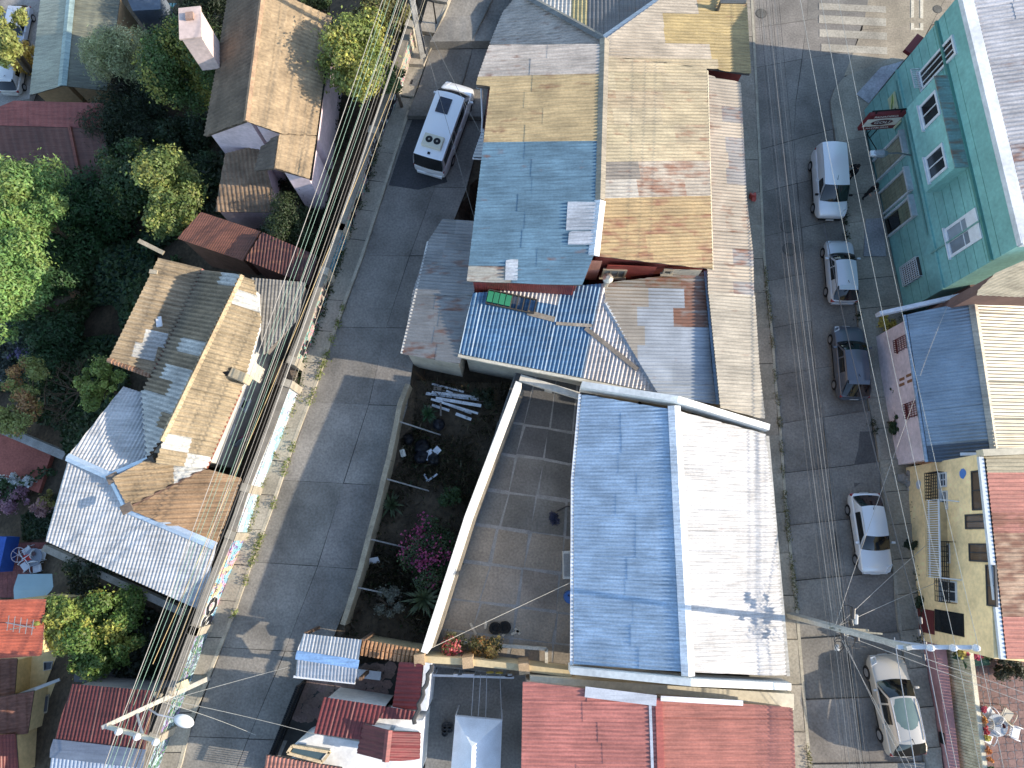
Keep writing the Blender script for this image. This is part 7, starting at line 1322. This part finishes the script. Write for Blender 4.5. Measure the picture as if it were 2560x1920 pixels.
# ================================================================== FURNITURE ON THE TERRACES
def chair(label, uv, z, rz, col=C(214, 218, 224), group='plastic chairs'):
    p = W(*uv, z + .4); t = thing('chair', label, 'chair', (p.x, p.y, z), group); t.rotation_euler = (0, 0, rz); WLOC[t.name] = Vector((0, 0, 0))
    m = MB(); m.hexa([(-.24, -.23, .42), (.24, -.23, .42), (.26, .25, .44), (-.26, .25, .44)], [(-.24, -.23, .45), (.24, -.23, .45), (.26, .25, .47), (-.26, .25, .47)]); bevel(m.build('seat', 'plastic', t, col), .015)
    b = MB(); P = [(-.25, -.22, .45), (-.26, -.34, .80), (-.17, -.38, .88), (0, -.40, .90), (.17, -.38, .88), (.26, -.34, .80), (.25, -.22, .45)]; b.tube(P, .028, 6); bo = b.build('backrest', 'plastic', t, col, True)
    for i in range(5): x = -.16 + .08 * i; MB().beam((x, -.235, .46), (x, -.385, .86), .045, .015).build('slat', 'plastic', bo, col)
    for s in (-1, 1):
        MB().tube([(s * .26, -.31, .66), (s * .30, .0, .67), (s * .29, .22, .64), (s * .27, .24, .44)], .025, 6).build('armrest', 'plastic', t, col, True)
        for y in (-.24, .22): MB().tube([(s * .23, y, .43), (s * .29, y * 1.25, .0)], [.03, .022], 6).build('leg', 'plastic', t, col)
    return t
def round_table(label, uv, z, r, col):
    p = W(*uv, z + .72); t = thing('round_table', label, 'table', (p.x, p.y, z)); MB().lathe((p.x, p.y, z + .70), [(r * .9, 0), (r, .015), (r, .035), (r * .97, .04)], 26).build('table_top', 'plastic', t, col)
    for k in range(4): a = k * 1.571 + .6; MB().tube([(p.x + math.cos(a) * r * .5, p.y + math.sin(a) * r * .5, z + .7), (p.x + math.cos(a) * r * .72, p.y + math.sin(a) * r * .72, z)], [.03, .025], 6).build('leg', 'plastic', t, col)
    return p
zz = lambda x, y: (2360 + x / 5.53, 1600 + y / 5.53)
p = round_table('round grey glass table on the tiled terrace', zz(735, 1180), Zt, .5, C(166, 172, 176)); t = thing('vase', 'small dark vase with red flowers on the terrace table', 'vase', Vector((p.x + .1, p.y, Zt + .745))); MB().lathe((p.x + .1, p.y, Zt + .745), [(.06, 0), (.09, .08), (.05, .16)], 12).build('pot', 'pane', t, C(180, 184, 190)); q, nn = crown_points(Vector((p.x + .16, p.y + .02, Zt + .98)), .1, .1, .07, 4, 90, (.4, .6)); leaves_mesh('flowers', q, nn, .06, .8, t, C(90, 20, 26))
for uv, a, lab in [((960, 1270), -1.95, 'white slatted chair right of the glass table'), ((590, 1340), 2.6, 'white chair below left of the glass table'), ((620, 1020), .7, 'white chair above left of the glass table'), ((480, 1130), 1.4, 'cream cushioned chair left of the glass table'), ((860, 1030), -.6, 'cream cushioned chair above right of the glass table')]: chair(lab, zz(*uv), Zt, a - 1.57 + 1.57, C(214, 216, 220) if 'white' in lab else C(186, 178, 160), 'chairs around the terrace table')
z5 = lambda x, y: (x / 8.508, 1340 + y / 8.508); Zr = -3.58
p = round_table('round grey table on the red tiled terrace', z5(710, 450), Zr, .52, C(120, 128, 142)); t = thing('red_cloth', 'bright red cloth and bowl on the red terrace table', 'cloth', Vector((p.x - .3, p.y, Zr + .74))); bevel(box('cloth', (p.x - .32, p.y - .02, Zr + .765), (.45, .36, .04), .3, 'cloth', t, C(196, 40, 36)), .02); MB().lathe((p.x + .05, p.y + .2, Zr + .745), [(.08, 0), (.13, .1), (.11, .11)], 12).build('bowl', 'pane', t, C(70, 24, 28))
for uv, a, lab in [((590, 330), .6, 'white chair above left of the red terrace table'), ((900, 400), -1.7, 'white chair right of the red terrace table'), ((560, 630), 2.3, 'white chair below left of the red terrace table'), ((800, 680), -2.9, 'white chair below the red terrace table')]: chair(lab, z5(*uv), Zr, a, group='chairs around the red terrace table')
p = W(*z5(410, 400), Zr + .5); t = thing('hoop_stand', 'white wire hoop stand beside the red terrace table', 'stand', (p.x, p.y, Zr)); m = MB(); m.tube([p + Vector((math.cos(a) * .42, math.sin(a) * .42, .1)) for a in np.linspace(0, 6.283, 25)], .022, 5); 
for k in range(3): a = k * 1.047 + .5; m.beam(p + Vector((math.cos(a) * .42, math.sin(a) * .42, .1)), p - Vector((math.cos(a) * .42, math.sin(a) * .42, -.1)), .025, .025)
m.build('hoop', 'paint', t, C(206, 190, 196)); MB().beam((p.x, p.y, Zr), (p.x, p.y, Zr + .6), .04, .04).build('stem', 'paint', t, C(200, 186, 190))
t = thing('storage_chest', 'pale turquoise covered chest on the red terrace', 'chest', W(*z5(780, 1110), Zr)); c = W(*z5(785, 1105), Zr + .7); bevel(box('body', (c.x, c.y, Zr + .35), (2.3, 1.5, .7), .03, 'plastic', t, C(120, 150, 156)), .04); m = MB(); m.hexa([(c.x - 1.2, c.y - .8, Zr + .71), (c.x + 1.2, c.y - .78, Zr + .71), (c.x + 1.2, c.y + .8, Zr + .71), (c.x - 1.2, c.y + .78, Zr + .71)], [(c.x - 1.18, c.y - .1, Zr + .95), (c.x + 1.18, c.y - .1, Zr + .95), (c.x + 1.18, c.y + .1, Zr + .95), (c.x - 1.18, c.y + .1, Zr + .95)]); m.build('lid', 'plastic', t, C(150, 180, 186))
t = thing('blue_cabinet', 'bright blue open cabinet at the edge of the red terrace', 'cabinet', W(*z5(100, 380), Zr)); c = W(*z5(110, 380), Zr + .6); bevel(box('front', (c.x, c.y, Zr + .6), (.55, 2.0, 1.2), -.08, 'paint', t, C(20, 84, 176)), .02); box('side', (c.x - .9, c.y, Zr + .5), (.5, 2.0, 1.0), -.08, 'paint', t, C(20, 78, 166)); box('shelf', (c.x - .45, c.y, Zr + .2), (.4, 1.8, .3), -.08, 'dark_iron', t)
t = thing('slat_stack', 'stack of grey slats leaning on the red terrace edge', 'slats', W(*z5(1120, 560), Zr))
for k in range(4): m = MB(); m.beam(W(*z5(1085 + 28 * k, 330), Zr + .15 + .05 * k), W(*z5(1050 + 28 * k, 770), Zr + .15 + .05 * k), .14, .05); m.build('slat', 'wood', t, jit(C(150, 148, 144), .1))
c = W(*t02(540, 420), -2.6); t = thing('shed_roof', 'small rusty shed roof patch below the slope wall', 'shed', (c.x, c.y, -6)); m = MB(); m.prism([W(*t02(*q), -2.6) for q in [(480, 350), (630, 400), (620, 490), (470, 490)]], -8); m.build('roof', 'sheet', t, (*C(130, 84, 62), .2))
m = MB(); m.beam(W(*t02(445, 290), -3.2), W(*t02(435, 560), -3.2), .06, .1); 
for k in range(8): p = W(*t02(444 - k, 300 + 36 * k), -3.58); m.beam(p, p + Vector((0, 0, .9)), .03, .03)
tag(m.build('terrace_railing', 'paint', None, C(110, 70, 60)), 'thin brown railing at the edge of the red terrace', 'railing')
# washing on a line beside the hillside house
t = thing('laundry', 'blue and pink washing hanging in the dark side yard', 'laundry', W(585, 1110, 1.0)); 
for k, (uv, cc) in enumerate([(t01(1500, 1228), C(40, 90, 190)), (t01(1545, 1200), C(176, 196, 206)), (t01(1590, 1160), C(170, 60, 110))]): p = W(*uv, 2.0); MB().beam(p + Vector((-.3, -.2, -.3)), p + Vector((.3, .2, -.3)), .03, .7).build('garment', 'cloth', t, cc)
MB().tube([W(*t01(1430, 1270), 2.1), W(*t01(1640, 1130), 2.1)], .012, 4).build('line', 'wire', t, C(60, 60, 60))
# red bag on the east pavement
p = WG(*T(2, 0, 1553, 1285), zE); t = thing('red_bag', 'red plastic bag on the pavement by the lean-to', 'bag', p); m = MB(); m.lathe(p + Vector((0, 0, .14)), [(.2, 0), (.26, .1), (.18, .3), (.04, .36)], 9); m.v = [(v[0] + RN.uniform(-.06, .06), v[1] + RN.uniform(-.1, .1), v[2]) for v in m.v]; m.build('bag', 'plastic', t, C(190, 60, 48))

# ================================================================== TREES AND PLANTS
G1, G2, G3 = C(56, 84, 36), C(40, 58, 30), C(94, 116, 40); YG = C(140, 140, 40); BG = C(92, 122, 54)
tree('yellow-green bushy tree between the tiled pink house and the wires', T(1, 0, 650, 380), 5.6, 2.1, 3.0, 2.0, C(104, 116, 42), n=9000, leaf=.24, lobes=26, color2=C(150, 146, 52), name='tree')
tree('darker reddish green tree at the top behind the wires', T(1, 0, 790, 110), 4.4, 2.0, 2.2, 1.5, C(84, 82, 36), n=5000, leaf=.22, lobes=18)
tree('dark leafy tree at the tiled house top corner', T(1, 0, 400, 10), 3.4, 1.6, .9, 1.2, C(60, 78, 34), n=2500, leaf=.2, lobes=10)
tree('dense dark bush at the gable foot of the tiled house', T(1, 0, 190, 1460), 2.8, 2.0, 2.1, 1.3, C(44, 58, 26), n=7000, leaf=.15, lobes=22, zb=.4)
tree('green shrub under the wires beside the pink wall', T(1, 0, 880, 520), 4.6, .7, 1.1, .8, C(62, 84, 34), n=1500, leaf=.18, lobes=8)
tree('silvery olive tree beside the greenish roof', T(0, 0, 740, 350), -0.5, 2.83, 1.68, 1.77, C(138, 144, 98), n=9000, leaf=.24, lobes=24, aspect=.25, color2=C(176, 176, 130))
tree('dark purple-brown tree below the olive tree', T(0, 0, 900, 520), -3.0, 2.69, 1.48, 1.85, C(58, 56, 44), n=6000, leaf=.26, lobes=20, aspect=.3)
tree('broad dark needle tree in the middle of the ravine', T(0, 0, 880, 790), -3.2, 3.48, 3.57, 2.82, C(44, 58, 34), n=12000, leaf=.34, lobes=30, aspect=.18)
tree('tall green tree with sunlit left crown near the chimney', T(0, 0, 1210, 420), 1.6, 2.45, 3.26, 2.72, C(66, 90, 34), n=12000, leaf=.22, lobes=34, color2=C(140, 140, 44), frac2=.22)
tree('dark conifer at the top edge left of the tiled roof', T(0, 0, 1300, 80), -1.5, 2.8, 2.2, 2.5, C(34, 48, 28), n=8000, leaf=.3, lobes=26, aspect=.2)
tree('dark green tree below the chimney', T(0, 0, 1210, 880), -3, 2.1, 1.8, 2.0, C(46, 64, 34), n=5000, leaf=.24, lobes=16)
tree('round dark tree beside the red brown roof', T(0, 0, 850, 1140), -0.5, 2.67, 2.67, 2.32, C(52, 74, 32), n=9000, leaf=.26, lobes=26, color2=C(104, 112, 40), frac2=.12)
tree('bright yellow-green tree in sun beside the dark round tree', T(0, 0, 1100, 1270), 2.2, 1.61, 3.03, 2.32, C(92, 108, 44), n=9000, leaf=.24, lobes=26, color2=C(126, 132, 52))
tree('dark green tree beside the lower lean-to roof', T(0, 0, 1270, 1180), -2.2, 1.5, 2.6, 1.8, C(44, 66, 32), n=6000, leaf=.22, lobes=18)
tree('feathery bright green tree at the left edge, highest of three', T(0, 0, 110, 1180), 0.2, 2.83, 2.50, 1.99, BG, n=9000, leaf=.3, lobes=24, aspect=.4, color2=C(118, 142, 62))
tree('feathery bright green tree in the middle of three', T(0, 0, 245, 1400), 0.2, 1.66, 1.99, 1.66, C(92, 122, 52), n=6000, leaf=.28, lobes=18, aspect=.4, color2=C(116, 140, 60))
tree('large dark feathery tree behind the bright green three', T(0, 0, 480, 1400), -4.2, 4.2, 3.84, 2.37, C(50, 84, 40), n=14000, leaf=.34, lobes=34, aspect=.35)
tree('feathery bright green tree at the left edge, lowest of three', T(0, 0, 50, 1620), 0.8, 2.32, 3.48, 2.16, C(94, 126, 54), n=10000, leaf=.3, lobes=28, aspect=.4, color2=C(120, 146, 64))
tree('long bright green tree along the left frame edge', t01(50, 200), 1.2, 2.01, 4.19, 2.18, C(96, 128, 56), n=10000, leaf=.3, lobes=28, aspect=.4, color2=C(120, 146, 64))
tree('dark green tree above the earth clearing', t01(240, 130), -3.6, 3.35, 2.42, 1.86, C(52, 84, 42), n=8000, leaf=.3, lobes=22, aspect=.35)
tree('mid green tree left of the earth clearing', t01(120, 320), -3.6, 2.23, 2.04, 1.86, C(60, 96, 44), n=6000, leaf=.28, lobes=18, aspect=.4)
tree('dark rounded tree below the earth clearing', t01(290, 560), -2.6, 2.81, 2.44, 2.06, C(44, 74, 40), n=9000, leaf=.28, lobes=24, aspect=.4)
tree('shaded tree with violet flowers at the left', t01(90, 610), -3.0, 2.04, 1.67, 1.39, C(60, 72, 66), n=4500, leaf=.24, lobes=14, color2=C(96, 92, 130), frac2=.2)
tree('young tree with red-tipped leaves beside the bare branches', t01(170, 930), -0.6, 1.78, 2.80, 1.68, C(118, 124, 56), n=3600, leaf=.2, lobes=26, lr=(.16, .28), color2=C(150, 110, 62), frac2=.25)
tree('half bare tree with green leaves on its right side', t01(640, 830), 0.4, 1.69, 2.16, 1.50, C(112, 130, 48), n=4200, leaf=.2, lobes=24, lr=(.18, .3), color2=C(146, 158, 60))
c = W(*t01(520, 880), -2.4); t = thing('bare_tree', 'leafless pale grey branches of a dead tree above the silver roof', 'tree', (c.x, c.y, zg(c.x, c.y))); m = MB(); b0 = Vector((c.x + .8, c.y + .4, zg(c.x, c.y) - .2)); m.tube([b0, c + Vector((.4, .2, -.6)), c], [.16, .11, .08], 7)
def br(p, d, l, r, k):
    e = p + d * l; m.tube([p, p.lerp(e, .5) + Vector((RN.uniform(-.1, .1), RN.uniform(-.1, .1), .05)), e], [r, r * .75, r * .5], 4, False)
    if k:
        for _ in range(3): br(p.lerp(e, RN.uniform(.5, 1)), (d + Vector((RN.gauss(0, .55), RN.gauss(0, .55), RN.gauss(.05, .3)))).normalized(), l * .68, r * .55, k - 1)
for a in (2.2, 2.8, 3.4, 3.9, 4.5, 1.6): br(c, Vector((math.cos(a), math.sin(a), .35)).normalized(), 1.25, .055, 3)
m.build('branches', 'bark', t)
tree('yellow-green citrus tree leaning over the yellow house', t02(450, 700), 2.2, 1.7, 1.7, 1.4, C(116, 130, 42), n=6500, leaf=.22, lobes=24, color2=C(150, 150, 46), lr=(.22, .36))
tree('round green citrus tree in the lower left yard', t02(700, 800), 1.4, 2.3, 2.8, 1.9, C(80, 104, 30), n=12000, leaf=.2, lobes=34, color2=C(150, 150, 44), frac2=.12, lr=(.22, .38))
tree('thin grey-green shrub right of the citrus tree', t02(940, 860), 0, 1.6, 1.8, 1.2, C(72, 80, 50), n=2600, leaf=.18, lobes=14)
tree('dark vine below the silver roof edge', t02(720, 330), .5, 3.2, 1.2, .6, C(36, 52, 28), n=3000, leaf=.2, lobes=16)
lt = tree('sunlit tree with bare trunk at the top left corner', T(0, 0, 20, 210), 0.5, 1.98, 2.65, 1.32, C(128, 132, 54), n=4200, leaf=.26, lobes=18, lr=(.2, .34), trunk=False)
p0, p1, p2 = W(*T(0, 0, 200, 470), -13.6), W(*T(0, 0, 110, 350), -8), W(*T(0, 0, 10, 240), -4); MB().tube([p0, p1, p2], [.34, .27, .2], 8).build('trunk', 'bark', lt)
tree('yellow flowering bush beside the far white car', T(0, 0, 180, 370), -12.5, 1.18, 1.47, 1.08, C(176, 138, 24), n=2200, leaf=.24, lobes=12)
tree('pink flowering hydrangea on the lower left terrace', t01(100, 1560), -4.0, 1.37, 1.08, 0.88, C(150, 110, 130), n=2500, leaf=.2, lobes=12, color2=C(60, 84, 44), name='hydrangea', cat='bush'); tree('white flowering bush above the hydrangea', t01(85, 1475), -4.0, 1.27, 0.59, 0.68, C(186, 190, 190), n=1600, leaf=.18, lobes=9, color2=C(60, 84, 44), frac2=.5, name='shrub', cat='bush'); tree('pink and yellow flower bush at the silver roof corner', t01(290, 1600), -3.6, 1.0, .9, .7, C(150, 110, 110), n=1300, leaf=.18, lobes=8, color2=C(130, 120, 50), frac2=.4, name='shrub', cat='bush')
# ground cover over the ravine
def cover(name, uvq, n, size, color, asp, h, fine=1.0):
    pos = []
    while len(pos) < n:
        s, t_ = NP.rand(), NP.rand(); u = (uvq[0][0] * (1 - s) + uvq[1][0] * s) * (1 - t_) + (uvq[3][0] * (1 - s) + uvq[2][0] * s) * t_; v = (uvq[0][1] * (1 - s) + uvq[1][1] * s) * (1 - t_) + (uvq[3][1] * (1 - s) + uvq[2][1] * s) * t_
        p = WG(u, v, zg); f = math.sin(p.x * .9) * math.cos(p.y * 1.1) + math.sin(p.x * .4 + p.y * .7)
        if f < -.75: continue
        pos.append((p.x, p.y, p.z + NP.rand() * h * (1 + .5 * f)))
    pos = np.array(pos); o = leaves_mesh(name, pos, NP.randn(n, 3) * .7 + np.array([0, 0, .8]), size, asp, None, color); o['kind'] = 'stuff'
cover('undergrowth', [(-80, 420), (480, 480), (420, 850), (-80, 1100)], 32000, .34, C(66, 92, 48), .45, 1.2); cover('undergrowth', [(-80, 850), (330, 700), (330, 1060), (-80, 1330)], 15000, .3, C(62, 84, 46), .5, .9)
cover('ivy', [(330, 560), (420, 600), (300, 860), (200, 880)], 9000, .22, C(52, 88, 66), .7, 1.0); cover('undergrowth', [(130, 80), (620, 60), (560, 560), (200, 620)], 9000, .34, C(54, 70, 40), .45, .8); cover('undergrowth', [(640, 440), (900, 200), (820, 640), (640, 680)], 4000, .2, C(44, 56, 30), .5, .5)
cover('yard_grass', [(60, 1290), (240, 1180), (220, 1330), (60, 1350)], 4000, .25, C(50, 70, 40), .3, .25); cover('undergrowth', [(180, 1430), (400, 1530), (400, 1690), (170, 1690)], 6000, .22, C(40, 48, 28), .5, .5)
# earth clearing with scattered timber among the trees
e = slab('earth_clearing', [t01(330, 330), t01(480, 290), t01(540, 400), t01(440, 470), t01(330, 430)], zg(*W(*t01(430, 380), -8).xy) + .9, -20, 'soil', None); e.data.materials.clear(); M('red_soil', C(122, 74, 52), rough=1, var=.35, vscale=2, fine=.3); e.data.materials.append(MATS['red_soil'])
zc_ = e.data.vertices[0].co.z + .1
for k, (a, b, w, lab) in enumerate([((415, 215), (535, 285), .45, 'brown plank beam above the earth clearing'), ((610, 60), (700, 110), .4, 'reddish beam under the shaded trees'), ((460, 300), (520, 440), .08, 'thin stick lying over the earth clearing'), ((550, 468), (670, 520), .16, 'pale board lying on the ivy slope'), ((320, 160), (385, 70), .1, 'thin pale pole leaning in the trees')]):
    m = MB(); m.beam(W(*t01(*a), zc_ + .4), W(*t01(*b), zc_ + .6), w, .08); tag(m.build('timber', 'wood', None, jit(C(150, 112, 84) if k in (0, 1) else C(186, 170, 146), .1)), lab, 'timber')
t = thing('window_frame', 'discarded white window frame on the earth clearing', 'frame', W(*t01(325, 350), zc_)); q = [W(*t01(*k), zc_ + .25) for k in [(310, 320), (357, 345), (350, 382), (292, 348)]]
for i in range(4): MB().beam(q[i], q[(i + 1) % 4], .07, .07).build('rail', 'paint', t, C(190, 190, 186))
